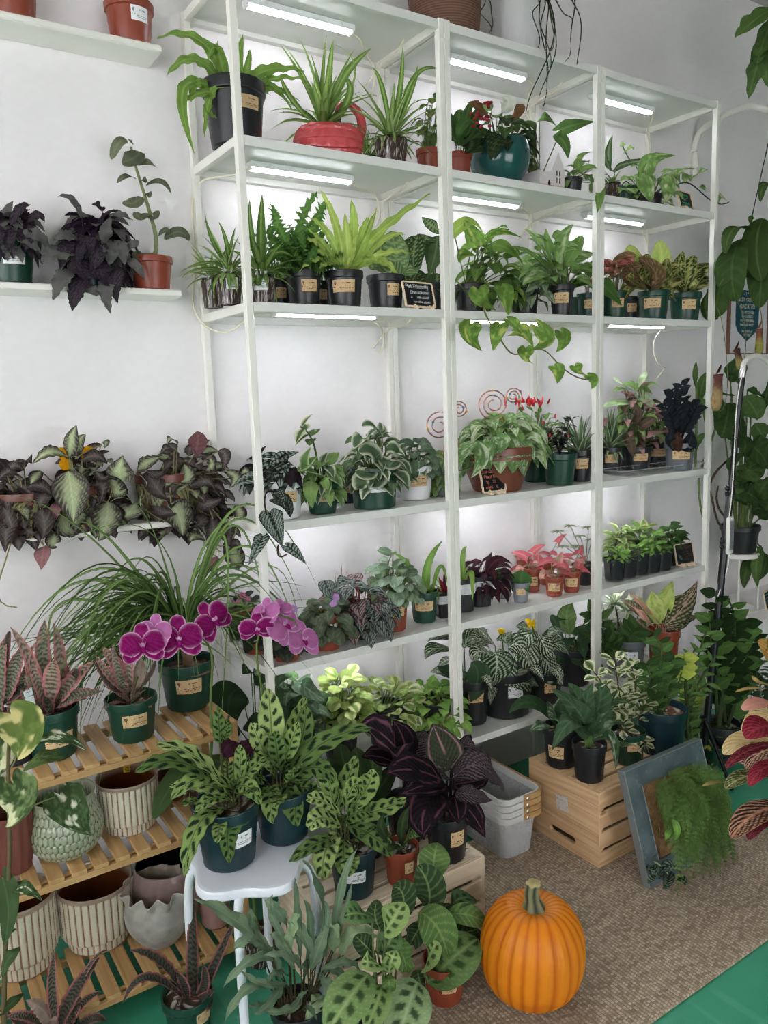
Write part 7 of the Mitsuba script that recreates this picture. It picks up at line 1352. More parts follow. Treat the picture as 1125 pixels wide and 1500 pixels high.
# ---------------------------------------------------------------- foreground plants on the floor
BS = plain('6c8c6c', '94ae8c', .35, .08, .25); BS2 = plain('54765a', '7e9a76', .35, .08, .25); BS3 = plain('8eb080', 'aec89a', .35, .08, .2)
p = set_pot('blue_star_fern', 'blue green lobed fern in a black pot on the green floor, front centre', 0.0005, 440, 1560, 78, 74, 'K', None)
pxleaf(p, p.c[1], [(474, 1402, 474, 1320, 444, 1260, 22), (488, 1395, 500, 1300, 523, 1244, 15), (486, 1392, 504, 1340, 516, 1290, 11), (498, 1400, 520, 1368, 560, 1374, 28, -.04, 0, BS3), (488, 1394, 490, 1368, 493, 1350, 20, -.02, 0, BS3), (424, 1392, 428, 1355, 438, 1330, 20, -.02, 0, BS3), (396, 1396, 350, 1352, 286, 1316, 30, -.04), (398, 1390, 368, 1376, 342, 1392, 26, -.03), (400, 1405, 365, 1408, 326, 1448, 18, -.03), (396, 1446, 360, 1450, 328, 1500, 18, -.03), (420, 1352, 402, 1330, 388, 1318, 20), (465, 1455, 462, 1475, 446, 1494, 24, -.04, 0, BS3), (378, 1378, 370, 1350, 366, 1330, 16), (440, 1400, 436, 1340, 432, 1285, 13), (455, 1420, 470, 1380, 480, 1350, 20), (460, 1410, 440, 1360, 425, 1345, 18), (430, 1420, 410, 1380, 395, 1368, 16), (480, 1420, 500, 1430, 498, 1460, 16), (470, 1430, 485, 1445, 500, 1458, 18), (415, 1440, 395, 1470, 372, 1486, 16), (440, 1460, 420, 1480, 370, 1478, 16), (425, 1430, 405, 1425, 390, 1440, 14), (450, 1405, 455, 1350, 445, 1318, 14), (465, 1400, 480, 1345, 470, 1318, 13), (430, 1400, 400, 1345, 400, 1310, 13), (470, 1420, 510, 1410, 530, 1425, 14), (445, 1420, 420, 1400, 385, 1400, 16), (420, 1440, 385, 1440, 350, 1420, 13)],
       [BS, BS2, BS], prof='strap', rip=(3, .22), serr=(3.5, .22), q=1.2, pc='4a4a30', pr=.0014)
rosette(p, 12, .2, .0095, [BS2, BS], 'strap', el=(75, 30), droop=.6, serr=(3, .25), nv=24, nu=7, rip=(3, .2), pl=.45, pc='4a4a30'); done(p)
MT = marked('6a9450', '2c5030', 4.5, '93b374'); MTD = marked('4a7a44', '2a4c2e', 5, '7fa468'); MTL = marked('84ac5c', '3a5c34', 4.5, 'a8c47e'); MV = plain('28482c', '7c9c5c', .75, .05, .2, .3, 7); MB = plain('4d7a3c', '86aa5c', .6, .06, .2, .4, 7)
p = set_pot('prayer_plant', 'prayer plant with dark blotched oval leaves in a black pot, nearest the camera', 0.0005, 566, 1585, 74, 70, 'K', None)
pxleaf(p, p.c[1], [(545, 1345, 525, 1338, 504, 1342, 38, -.02, 0, MTD), (563, 1367, 577, 1345, 590, 1322, 44, 0, 0, MTL), (540, 1426, 512, 1462, 478, 1515, 62, -.05), (612, 1438, 598, 1475, 578, 1540, 66, -.05, 0, marked('7fa46c', '2f5434', 5, 'a4bf90')), (560, 1416, 545, 1410, 529, 1408, 32, -.02, 0, MTL), (570, 1426, 573, 1408, 579, 1392, 28, -.02, 0, MTL), (568, 1428, 570, 1440, 573, 1453, 20, -.02, 0, MB), (560, 1442, 552, 1470, 535, 1510, 42, -.03, 0, MTL), (575, 1375, 590, 1400, 596, 1425, 34, 0, .03, MB), (560, 1365, 550, 1345, 552, 1318, 34, .02, .03, MV), (560, 1400, 570, 1380, 582, 1360, 40, .01, .02, MTD), (590, 1345, 590, 1310, 575, 1300, 40, .02, .06, MV), (550, 1400, 535, 1385, 520, 1370, 30, .02, .03, MV)],
       MT, prof='oblong', q=1.7, pc='6a7a48', pr=.002, rip=(2, .05))
put(p.root, 'stem', tinted(tube(spline([p.soil, ony(566, 1500, p.c[1]), ony(562, 1430, p.c[1]), ony(556, 1360, p.c[1])], 16), .003, .002), lin('6a7a48')), 'leaf'); done(p)
p = set_pot('prayer_plant', 'broad leaved prayer plant in a kraft labelled terracotta pot left of the pumpkin', 0.0095, 652, 1478, 64, 62, 'T', 'k', la=.25, lw=.4, lz=(.42, .68))
pxleaf(p, p.c[1], [(626, 1336, 628, 1300, 611, 1268, 50, .01, .02, MV), (614, 1336, 640, 1358, 656, 1400, 54, -.05, 0, MB), (632, 1436, 662, 1405, 699, 1375, 74, -.03, 0, marked('5a8848', '2f5a32', 5, '86aa6c')), (620, 1421, 630, 1400, 640, 1378, 38, -.05, 0, MTL), (655, 1340, 685, 1340, 713, 1352, 32, -.02, 0, MB), (660, 1332, 675, 1316, 698, 1318, 30, 0, .02, marked('3a5f38', '20402a', 4, '5c8050')), (690, 1368, 704, 1382, 708, 1404, 26, 0, .02, MV), (634, 1292, 636, 1258, 641, 1234, 46, .02, .06, MB), (660, 1350, 650, 1330, 668, 1325, 26, .02, .04, MV), (620, 1350, 608, 1370, 600, 1385, 30, .01, .04, MV), (612, 1420, 615, 1438, 622, 1450, 30, 0, .05, MV), (650, 1360, 680, 1365, 700, 1360, 34, 0, .05, MV)],
       MT, prof='oblong', q=1.7, pc='8a9a58', pr=.002); done(p)
EST = [(286, 1474, 282, 1395, 284, 1322, 20, .01, 0), (272, 1466, 238, 1412, 190, 1392, 22, -.04), (266, 1460, 215, 1432, 180, 1470, 15, -.05), (290, 1466, 315, 1412, 352, 1330, 16, 0), (288, 1464, 300, 1440, 296, 1410, 16), (282, 1470, 300, 1460, 314, 1448, 14, -.03), (276, 1466, 268, 1440, 258, 1425, 14)]
p = set_pot('earth_star', 'dark banded earth star in a green pot on the floor before the bamboo stand', 0.0005, 280, 1530, 74, 62, 'G', 'k', la=.7, lw=.4, perl=.15); pxleaf(p, p.c[1], EST, [CRY3, banded('5c5a50', '2c2e28', 'b0686c', .66, 16)], prof='strap', stalk=False, rip=(8, .12), fold=.3, q=1.6); done(p)
p = set_pot('earth_star', 'dark banded earth star at the lower left corner, pot out of frame', 0.0005, 84, 1580, 74, 62, 'G', None); pxleaf(p, p.c[1], [(86, 1505, 112, 1450, 146, 1402, 24, -.02), (82, 1505, 76, 1445, 80, 1394, 16), (78, 1505, 62, 1478, 38, 1466, 24, -.03, 0, CRY4), (104, 1505, 120, 1472, 148, 1452, 16), (112, 1512, 135, 1492, 156, 1496, 16, -.03), (70, 1510, 40, 1490, 5, 1492, 18, -.03), (98, 1505, 128, 1420, 160, 1392, 8), (60, 1510, 30, 1500, 10, 1480, 14), (95, 1510, 110, 1480, 118, 1470, 14)], [CRY3, banded('6c6a58', '2c2e28', 'b0686c', .66, 16)], prof='strap', stalk=False, rip=(8, .12), fold=.3, q=1.6); done(p)
VH = splash('35552f', 'cfd0a0', .42, 2.2, .03, '6a8a50'); VHY = splash('6a8438', 'cfc67c', .42, 2.2, .04, '54752f'); VHD = splash('2f4e2a', 'd4d6bc', .36, 3.2, .03, '4a6c40')
p = pot_at(A(-.745, -.80, .0005), .085, .15, 'K', None, name='variegated_vine', label='tall variegated vine with cream splashed leaves at the left edge', cat_='potted plant')
y0 = -.80; put(p.root, 'stem', tinted(tube(spline([p.soil, ony(6, 1500, y0), ony(10, 1350, y0), ony(14, 1220, y0), ony(12, 1120, y0), ony(16, 1060, y0)], 30), .0052, .003, n=8), lin('6a5f40')), 'leaf')
for q in [(13, 1200, 58, 1176, 80, 1168), (13, 1130, 8, 1140, 12, 1148), (14, 1090, 30, 1082, 58, 1084), (12, 1130, 20, 1118, 24, 1100)]: put(p.root, 'leaf_stalk', tinted(tube(spline([ony(q[0], q[1], y0), ony(q[2], q[3], y0), ony(q[4], q[5], y0)], 8), .0016, n=5), lin('8a8a58')), 'leaf')
pxleaf(p, y0, [(16, 1046, 34, 1076, 26, 1112, 74, -.04, 0, VHY), (58, 1084, 90, 1080, 126, 1098, 30, -.03, 0, VHD), (84, 1106, 60, 1112, 34, 1130, 28, -.02, .02, splash('3f5a2c', '6a7a40', .4, 3)), (18, 1144, 26, 1178, 8, 1212, 62, -.03), (88, 1164, 106, 1190, 132, 1222, 62, -.04, 0, VHD), (5, 1290, 12, 1335, 6, 1385, 36, -.02, 0, plain('3a5a34', '5c7c4c')), (20, 1300, 40, 1302, 62, 1320, 24, -.02, 0, VHD), (8, 1345, 16, 1358, 24, 1362, 18, 0, 0, VHD), (4, 1420, 16, 1400, 30, 1388, 24, 0, 0, plain('3a5a34', '5c7c4c')), (5, 1480, 22, 1465, 34, 1455, 18, 0, 0, DK), (-5, 1080, 0, 1110, -12, 1140, 50, 0, .03, VH), (10, 1050, 0, 1062, -18, 1080, 40, 0, .02, VHD)], VH, prof='heart', stalk=False, q=1.6, rip=(2, .08)); done(p)

# ---------------------------------------------------------------- right side
lx0, ly0, lz = 2.31, -.335, .456
wk = cat([bxm(lx0, 4.5, ly0, 0, 0, lz - .03), bxm(lx0 - .012, 4.5, ly0 - .012, 0, lz - .03, lz, .002), bxm(lx0 - .006, lx0, ly0, ly0 + .05, .0, lz - .03), bxm(lx0 - .006, lx0, -.05, 0, 0, lz - .03), bxm(lx0 - .006, lx0, ly0, 0, lz - .08, lz - .03), bxm(lx0 - .006, lx0, ly0, 0, 0, .07)] + [bxm(x, x + .05, ly0 - .006, ly0, 0, lz - .03) for x in (lx0, 2.75, 3.25)] + [bxm(lx0, 4.5, ly0 - .006, ly0, lz - .09, lz - .03)])
setting('trim_1', wk, 'wall_paint')
# poster
fx0, fx1, fz0, fz1 = 2.560, 2.888, 1.629, 1.992
t = thing('framed_poster', 'framed poster with a teal pennant of white lettering on the right wall', 'poster')
scene['frame_wood'] = pbr(rgb('6a4a3a'), .5, .4); scene['pennant'] = pbr(rgb('1d4a55'), .7, .3); scene['poster_paper'] = pbr(rgb('cfcdd0'), .6, .3); scene['chalk_cream'] = pbr(rgb('d8d2bc'), .7, .3)
for q in ((fx0, fx1, fz0, fz0 + .005), (fx0, fx1, fz1 - .005, fz1), (fx0, fx0 + .005, fz0 + .005, fz1 - .005), (fx1 - .005, fx1, fz0 + .005, fz1 - .005)): add(t, 'frame', bxm(q[0], q[1], -.02, -.0008, q[2], q[3], .001), 'frame_wood')
add(t, 'paper', bxm(fx0 + .004, fx1 - .004, -.006, -.0008, fz0 + .004, fz1 - .004), 'poster_paper')
px0, px1, pz1, pz0, pzm = 2.622, 2.812, 1.926, 1.690, 1.765; pc = (px0 + px1) / 2
pen = Polygon([(px0, pz1), (px1, pz1), (px1, pzm), (px1 - .02, pzm - .03), (pc, pz0), (px0 + .02, pzm - .03), (px0, pzm)])
m_ = trimesh.creation.extrude_polygon(pen, .0008); m_.apply_transform(np.array([[1, 0, 0, 0], [0, 0, -1, -.006], [0, 1, 0, 0], [0, 0, 0, 1.0]])); pk = add(t, 'pennant', m_, 'pennant')
def letters(root, text, cx, z, h, y, bsdf, M0=None, bold=False):
    m = meshkit.text_mesh(text, h, .0004, bold); w = m.bounds[1][0]; m.apply_translation((-w / 2 - m.bounds[0][0] / 2, 0, 0))
    M = np.array([[1, 0, 0, cx], [0, 0, -1, y], [0, 1, 0, z], [0, 0, 0, 1.0]]) if M0 is None else M0 @ np.array([[1, 0, 0, cx], [0, 1, 0, z], [0, 0, 1, y], [0, 0, 0, 1.0]])
    m.apply_transform(M); return add(root, 'lettering', m, bsdf)
for tx, z, h in (('~ \\ * / ~', 1.903, .014), ('NOT GOING', 1.872, .020), ('BACK TO', 1.842, .020), ('the KITCHEN', 1.818, .012), ('the CLOSET', 1.799, .012), ('the SHADOWS', 1.780, .012), ('the BACK ALLEY', 1.762, .011), ('-', 1.748, .009), ('the BACK of', 1.731, .011), ('THE BUS', 1.714, .011)): letters(pk, tx, pc, z, h, -.0068, 'chalk_cream')
# wall bracket
br = thing('wall_bracket', 'white tubular bracket curving out of the right wall', 'bracket')
P3 = [A(2.275, -.014, 2.385), A(2.275, -.014, 2.46), A(2.275, -.016, 2.52), A(2.275, -.045, 2.565), A(2.275, -.10, 2.585), A(2.275, -.20, 2.598), A(2.275, -.26, 2.595), A(2.275, -.31, 2.575), A(2.275, -.36, 2.545), A(2.275, -.40, 2.52)]
add(br, 'arm', tube(spline(P3, 60), .0135, n=14), 'metal_white', smooth=True); add(br, 'wall_plate', bxm(2.255, 2.295, -.003, -.0005, 2.37, 2.52, .001), 'metal_white')
for z in (2.40, 2.47): add(br, 'screw', blob((2.291, -.004, z), (.004, .003, .004), 2), 'steel', smooth=True)
# pitcher plant in a hanging pot
hx = A(2.285, -.345, 1.905); NE = plain('2f5526', '5a7c3c', .5, .04, .2, .2, 6); NE2 = plain('3a5c2a', '6a8a48', .5, .04, .2)
p = pot_at(hx, .072, .165, 'N', None, name='pitcher_plant', label='tropical pitcher plant with long leaves in a dark hanging pot', cat_='hanging plant', rb=.7); WALLED.discard(p.root)
hk = A(2.275, -.372, 2.49)
for a in (0, 2.1, 4.2): add(p.root, 'hanger', tube([hx + A(.072 * math.cos(a), .072 * math.sin(a), .16), hk + A(.02 * math.cos(a), .02 * math.sin(a), -.05), hk], .0022, n=5), 'black_paint', smooth=True)
hkm = tube(spline([hk + A(0, 0, -.05), hk + A(.012, 0, -.02), hk + A(0, 0, .03), hk + A(-.008, 0, .045)], 12), .003, n=6); add(p.root, 'hook', hkm, 'black_paint', smooth=True)
pxleaf(p, hx[1], [(1100, 340, 1075, 335, 1062, 372, 22, -.05), (1102, 342, 1075, 385, 1052, 420, 30, -.04), (1085, 350, 1072, 390, 1078, 442, 46, -.08), (1125, 330, 1118, 380, 1112, 452, 44, -.12), (1118, 320, 1108, 360, 1116, 412, 40, -.12), (1110, 330, 1102, 325, 1100, 315, 10), (1120, 325, 1130, 350, 1140, 380, 40, -.1), (1128, 270, 1118, 272, 1114, 296, 12, -.05), (1060, 400, 1050, 440, 1046, 470, 34, .0, .04), (1050, 425, 1040, 448, 1044, 470, 26, .05, .06), (1120, 340, 1135, 380, 1130, 440, 40)], [NE, NE2], prof='oblong', stalk=False, bsdf='leaf')
def pitcher(p, top, base, tend, w, c0, c1, lidc, y):
    """a hanging pitcher: waisted cup with a collar and a lid"""
    a, b = ony(*top, y), ony(*base, y); n = 20; q = np.linspace(0, 1, n); rad_ = w * mpp(a) * .5 * np.interp(q, [0, .06, .2, .5, .8, .95, 1], [.95, .8, .72, .9, 1, .7, .25])
    ax = spline([a, (a + b) / 2 + A(.004, 0, 0), b], n); m = tube(ax, rad_, n=14); v = np.asarray(m.vertices); zq = np.clip((a[2] - v[:, 2]) / (a[2] - b[2]), 0, 1); k = meshkit.fbm(v * 140, 3, 3)
    c = mx(mx(lin(c0), lin(c1), stp(.2, .6, zq + .3 * (k - .5))), lin('7a3038'), stp(.62, .75, k) * .6); pts = spline([a - A(0, .0, (a - b)[2] * .98)] + [ony(*t_, y + .02) for t_ in tend], 14)
    lid = leaf_mesh(a + A(0, .006, 0), a + A(-.004, -.004, .022), a + A(-.01, -.012, .03), w * mpp(a) * .45, up=A(0, -1, .3), prof='round', col=plain(lidc), nu=7, nv=8)
    add(p.root, 'pitcher', m, 'leaf_gloss' if False else 'matte', smooth=True, color=c, label='mottled pitcher trap'); put(p.root, 'pitcher_lid', [lid, tinted(tube(pts, .0013, n=5), lin('7a7a48'))], 'leaf')
pitcher(p, (1079, 512), (1084, 542), [(1089, 530), (1090, 470), (1078, 440)], 11, '4a2c24', '8a7c4c', '3c2420', -.40)
pitcher(p, (1112, 482), (1111, 520), [(1116, 515), (1117, 480), (1113, 452)], 12, '6a3c2c', '84803f', '8a5436', -.44)
pitcher(p, (1052, 548), (1048, 602), [(1060, 598), (1064, 520), (1050, 450)], 16, '54302a', '8f7a52', '482a24', -.44); done(p)
# grow light on a tripod
gl = thing('grow_light', 'black floor stand grow light with a white gooseneck and clip controller', 'lamp')
top, bot = ony(1087, 553, -.5), ony(1055, 865, -.5); dr_ = unit(bot - top); ft = top + dr_ * (top[2] - .10) / -dr_[2]
add(gl, 'pole', tube([ft, top + dr_ * .42], .0135, n=12), 'black_paint', smooth=True); add(gl, 'upper_pole', tube([top + dr_ * .43, top], .0105, n=12), 'black_paint', smooth=True)
for q in (.42, .62): b = top + dr_ * q * 1.0; add(gl, 'clamp', cat([tube([b + dr_ * -.018, b + dr_ * .018], .018, n=12), blob(b + A(-.028, -.006, .008), (.013, .009, .009), 1), blob(b + A(-.03, -.006, -.012), (.012, .009, .008), 1)]), 'black_paint', smooth=40)
for a in (2.3, 4.4, 6.3): add(gl, 'leg', tube([ft + A(0, 0, .12), ft + A(.16 * math.cos(a), .16 * math.sin(a), -.094)], .007, n=8), 'black_paint', smooth=True)
add(gl, 'ferrule', tube([top - dr_ * .0, top - dr_ * .035], .0125, n=12), 'steel', smooth=True)
add(gl, 'gooseneck', tube(spline([top - dr_ * .03, ony(1089, 535, -.5), ony(1096, 525, -.49), ony(1107, 521, -.48), ony(1118, 525, -.47), ony(1132, 538, -.46), ony(1150, 565, -.45)], 40), .0095, n=10), 'metal_white', smooth=True)
add(gl, 'cord', tube(spline([top - dr_ * .03 + A(-.012, -.012, 0), ony(1081, 580, -.518), ony(1076, 650, -.518), ony(1073, 710, -.518), ony(1068, 758, -.52)], 30), .0024, n=6), 'metal_white', smooth=True, label='thin white power cord')
a_, b_ = ony(1068.5, 757, -.52), ony(1068, 812, -.52); ctl = bxm(-.019, .019, -.008, .008, 0, abs((a_ - b_)[2]), .007); ctl.apply_translation(b_); ck = add(gl, 'controller', ctl, 'metal_white', smooth=40)
pl = bxm(-.0125, .0125, -.0092, -.008, .018, abs((a_ - b_)[2]) - .014, .0004); pl.apply_translation(b_); add(ck, 'keypad', pl, 'zinc_edge')
for i, (x, z) in enumerate(((0, .045), (-.006, .032), (.006, .032), (0, .019 + .008), (0, .085), (0, .098))): add(ck, 'button', blob(b_ + A(x, -.0095, z), (.0026, .001, .0026), 1), 'plastic', smooth=True, color=np.tile(lin('6a6e74'), (len(blob((0, 0, 0), (1, 1, 1), 1).vertices), 1)))
add(gl, 'lower_cord', tube(spline([b_ + A(0, 0, 0), ony(1066, 830, -.515), ony(1060, 850, -.51), ony(1050, 880, -.50)], 14), .0022, n=6), 'metal_white', smooth=True)
# plant stand and large potted plant on the window seat
ps = thing('plant_stand', 'white wire plant stand on the window seat holding a big black pot', 'plant stand'); pcx = ony(1083, 808, -.165); R_ = .085
add(ps, 'ring', lathe([(R_ * .96, 0), (R_ * 1.03, 0), (R_ * 1.03, .018), (R_ * .96, .018), (R_ * .96, 0)], (pcx[0], -.165, pcx[2] - .02), 40), 'metal_white', smooth=40)
for a in (.5, 2.1, 3.7, 5.2): add(ps, 'leg', tube([A(pcx[0] + R_ * .98 * math.cos(a), -.165 + R_ * .98 * math.sin(a), pcx[2] - .02), A(pcx[0] + R_ * math.cos(a), -.165 + R_ * math.sin(a), lz + .003)], .0045, n=8), 'metal_white', smooth=True)
add(ps, 'foot_ring', lathe([(R_ * .99, 0), (R_ * 1.06, 0), (R_ * 1.06, .005), (R_ * .99, .005), (R_ * .99, 0)], (pcx[0], -.165, lz + .0005), 40), 'metal_white', smooth=40)
add(ps, 'tray', lathe([(0, 0), (R_ * .955, 0), (R_ * .955, .003), (0, .003)], (pcx[0], -.165, pcx[2] - .004), 32), 'metal_white', smooth=40)
p = pot_at(A(pcx[0], -.165, pcx[2]), .088, .125, 'K', None, name='monstera', label='leggy monstera in a big black pot on the white plant stand', cat_='potted plant', soil='5a4034', perl=.2)
MO = plain('2c5028', '56783c', .5, .05, .2, .2, 6); MO2 = plain('3c6630', '6a8c48', .5, .05, .2, .2, 6)
pxleaf(p, -.2, [(1062, 640, 1052, 600, 1046, 560, 22, 0, 0), (1070, 560, 1078, 540, 1088, 570, 34, -.05), (1072, 580, 1060, 575, 1050, 560, 20), (1068, 590, 1062, 625, 1055, 640, 34, -.06), (1075, 590, 1078, 610, 1082, 625, 20, -.05), (1085, 610, 1075, 640, 1062, 625, 26, -.04), (1090, 580, 1105, 600, 1110, 615, 34, -.06), (1095, 570, 1110, 575, 1120, 582, 16), (1100, 600, 1118, 590, 1125, 560, 20), (1095, 655, 1110, 660, 1128, 690, 44, -.06), (1090, 680, 1100, 690, 1120, 680, 40, -.04), (1100, 710, 1085, 700, 1078, 690, 26), (1088, 640, 1092, 655, 1085, 665, 22), (1070, 690, 1076, 672, 1100, 660, 14), (1110, 730, 1120, 710, 1130, 700, 40), (1085, 720, 1100, 725, 1120, 740, 36, -.05), (1100, 750, 1115, 745, 1130, 760, 40), (1105, 620, 1118, 640, 1125, 650, 34), (1090, 705, 1078, 715, 1072, 700, 22), (1115, 800, 1108, 830, 1110, 860, 16, -.05, -.02), (1098, 810, 1092, 840, 1090, 862, 16, -.05, .02), (1120, 810, 1120, 830, 1112, 850, 16, -.05), (1090, 740, 1080, 725, 1085, 700, 26), (1112, 760, 1125, 740, 1130, 730, 34)], [MO, MO2], prof='ovate', pr=.0035, pc='5a7440', rip=(4, .12), stalk=True)
for tr in [[(1075, 770), (1060, 755), (1050, 735), (1052, 712)], [(1068, 772), (1052, 765), (1046, 745), (1040, 720)], [(1085, 765), (1098, 740), (1104, 720)], [(1040, 708), (1050, 690), (1068, 672), (1076, 664)], [(1018, 690), (1020, 630), (1020, 565)], [(1026, 690), (1040, 650), (1062, 590)], [(1024, 700), (1026, 740), (1032, 765)]]:
    put(p.root, 'stem', tinted(tube(spline([ony(x, y, -.165 - .01 * k) for k, (x, y) in enumerate(tr)], 14), .0058, .004, n=7), lin('56693c' if tr[0][1] > 690 and tr[0][0] < 1030 or tr[0][0] < 1030 else '4a3a2c')), 'matte')
pxleaf(p, -.17, [(1020, 575, 1018, 550, 1020, 530, 10), (1024, 590, 1030, 560, 1036, 545, 16), (1022, 600, 1030, 590, 1032, 620, 12), (1020, 660, 1026, 640, 1040, 636, 10)], [MO2, MO], stalk=False); done(p)
# hanging split leaf at the top right corner
p = pot_at(A(2.13, -.62, 2.62), .085, .13, 'N', None, name='hanging_monstera', label='split leaved monstera hanging in from the top right corner', cat_='hanging plant')
for a in (0, 2.1, 4.2): add(p.root, 'hanger', tube([p.c + A(.085 * math.cos(a), .085 * math.sin(a), .125), A(2.13, -.62, CEIL - .001)], .002, n=5), 'black_paint', smooth=True)
pxleaf(p, -.62, [(1135, 10, 1105, 30, 1076, 56, 34, -.05), (1135, 20, 1115, 70, 1110, 95, 26, -.05), (1122, 60, 1108, 100, 1096, 145, 30, -.06), (1130, 70, 1122, 100, 1128, 128, 26, -.04), (1125, 50, 1115, 72, 1106, 82, 26, -.06)], [MO2, plain('4a7a34', '7a9c50', .5, .05)], prof='ovate', stalk=True, pr=.003, serr=(3, .25), q=1.3, rip=(3, .1)); done(p)
# zz plants on the floor
def zz(label, c, rt, h, style, canes, n, L, w, col, mode='pair', tilt=None, **kw):
    p = pot_at(c, rt, h, style, None, name='zz_plant', label=label, perl=.2, **kw)
    for pts in canes:
        y = c[1]; cane(p, [p.soil + A(p.rng.normal(0, .02), p.rng.normal(0, .02), -.005)] + [ony(x, yy, y - .015 * (j + 1)) for j, (x, yy) in enumerate(pts)], n, L, w, col, 'ovate', r0=.009, r1=.003, sc='3c5530', start=.25, mode=mode, el=.65, droop=.15, bsdf='leaf_gloss', ns=30)
    done(p); return p
ZZD = plain('1a3519', '2c4a28', .25, .06, .2); ZZM = plain('3a6a2c', '5c8a44', .3, .06)
zz('tall dark zz plant in a wide black pot on the floor at the right', A(1.888, -.46, .0005), .082, .15, 'Q', [[(1050, 980), (1052, 920), (1048, 868)], [(1066, 985), (1075, 940), (1068, 880)], [(1070, 990), (1085, 940), (1092, 905)], [(1055, 1000), (1045, 960), (1040, 905)], [(1075, 1000), (1095, 960), (1098, 930)], [(1060, 990), (1060, 950), (1058, 900)], [(1080, 1010), (1090, 990), (1105, 985)], [(1062, 1000), (1072, 965), (1082, 935)]], 17, .072, .026, [ZZD, ZZD, ZZM])
zz('narrow leaved zz plant in a small pot behind the galvanised frame', A(1.60, -.55, .0005), .055, .10, 'K', [[(1010, 1010), (1020, 970), (1034, 925)], [(1015, 1020), (1035, 980), (1050, 960)], [(1005, 1020), (1005, 990), (1018, 950)], [(1012, 1040), (1025, 1010), (1040, 1000)]], 18, .05, .0085, [ZZM, plain('3f6c30', '648f4c')])
p = set_pot('zz_plant', 'yellow green zz shoots in a green pot behind the frame', 0.0005, 1046, 1128, 26, 34, 'N', None)
cane(p, [p.soil, ony(1020, 1050, p.c[1] + .05), ony(1005, 985, p.c[1] + .1)], 10, .06, .02, plain('9fb434', 'c0cc60'), 'ovate', start=.5, mode='pair'); pxleaf(p, p.c[1], [(1040, 1100, 1036, 1095, 1034, 1090, 10, 0, 0, plain('b0b040'))], ZZM); done(p)
p = set_pot('nursery_pot', 'green pot of brown soil on the floor beside the wide black pot', 0.0005, 1073, 1112, 42, 40, 'N', None, cat_='pot'); done(p)
p = pot_at(A(2.06, -.52, .0005), .07, .12, 'K', None, name='parlor_palm', label='small dark palm on the floor at the right edge', cat_='potted plant')
for e in [(1125, 965), (1108, 985), (1130, 1000), (1112, 1010)]: cane(p, [p.soil, ony(e[0] + 5, 1020, -.53), ony(*e, -.56)], 22, .06, .006, plain('2a4a34', '4a6a4c'), 'lance', r0=.002, r1=.001, start=.3, mode='pair', el=.9)
done(p)
# the croton that leans in from the right
CA = croton('7a1a2c', 'b03a4a', None, 9, .22); CB = croton('3a342c', 'd8a088', None, 8, .26); CC = croton('2c2a28', 'd2906c', None, 9, .22); CD = croton('c9a860', 'e0c890', '4a4a34', 8, .3, .35); CE = plain('d8907c', 'e0a898', .4, .1, .15, .2, 7); CF = croton('3c5228', 'b9b070', None, 9, .14); CG = croton('5c1a24', '94404a', None, 9, .18)
p = pot_at(A(1.50, -1.13, .0005), .085, .15, 'T', None, name='croton', label='large red and yellow croton leaning in from the right edge', cat_='potted plant')
yc = -1.06; put(p.root, 'stem', tinted(tube(spline([p.soil, p.soil + A(-.01, .01, .05), ony(1185, 1150, yc), ony(1170, 1100, yc), ony(1158, 1020, yc)], 20), .008, .005, n=8), lin('6a5a44')), 'matte')
pxleaf(p, yc, [(1150, 1042, 1118, 1030, 1087, 1040, 24, -.04, 0, CE), (1155, 1062, 1120, 1048, 1088, 1098 - 22, 28, -.01, .04, CD), (1150, 1080, 1122, 1064, 1092, 1082, 42, -.06, 0, CA), (1150, 1098, 1100, 1085, 1059, 1105, 32, -.02, .04, CD), (1148, 1090, 1100, 1098, 1063, 1126, 16, -.06, 0, CG), (1150, 1118, 1115, 1112, 1080, 1116, 20, 0, .05, CB), (1155, 1120, 1120, 1125, 1098, 1152, 22, -.06, 0, CA), (1152, 1145, 1105, 1135, 1062, 1156, 30, -.03, .02, CF), (1158, 1180, 1110, 1190, 1071, 1228, 36, -.05, 0, CC), (1160, 1190, 1122, 1196, 1096, 1230, 26, -.07, 0, CG), (1150, 1000, 1126, 950, 1118, 935, 22, 0, .02, croton('c9782c', '5c7a34', None, 8, .3)), (1135, 1012, 1105, 1008, 1076, 1014, 6, -.03, 0, plain('b0904c')), (1140, 1005, 1115, 1000, 1102, 990, 8, 0, 0, plain('a88a48')), (1062, 1146, 1046, 1146, 1028, 1152, 6, -.03, 0, plain('8a7a3c')), (1150, 1108, 1120, 1100, 1092, 1128, 26, 0, .03, CB)], CA, prof='oblong', bsdf='leaf_gloss', stalk=False, q=1.6); done(p)

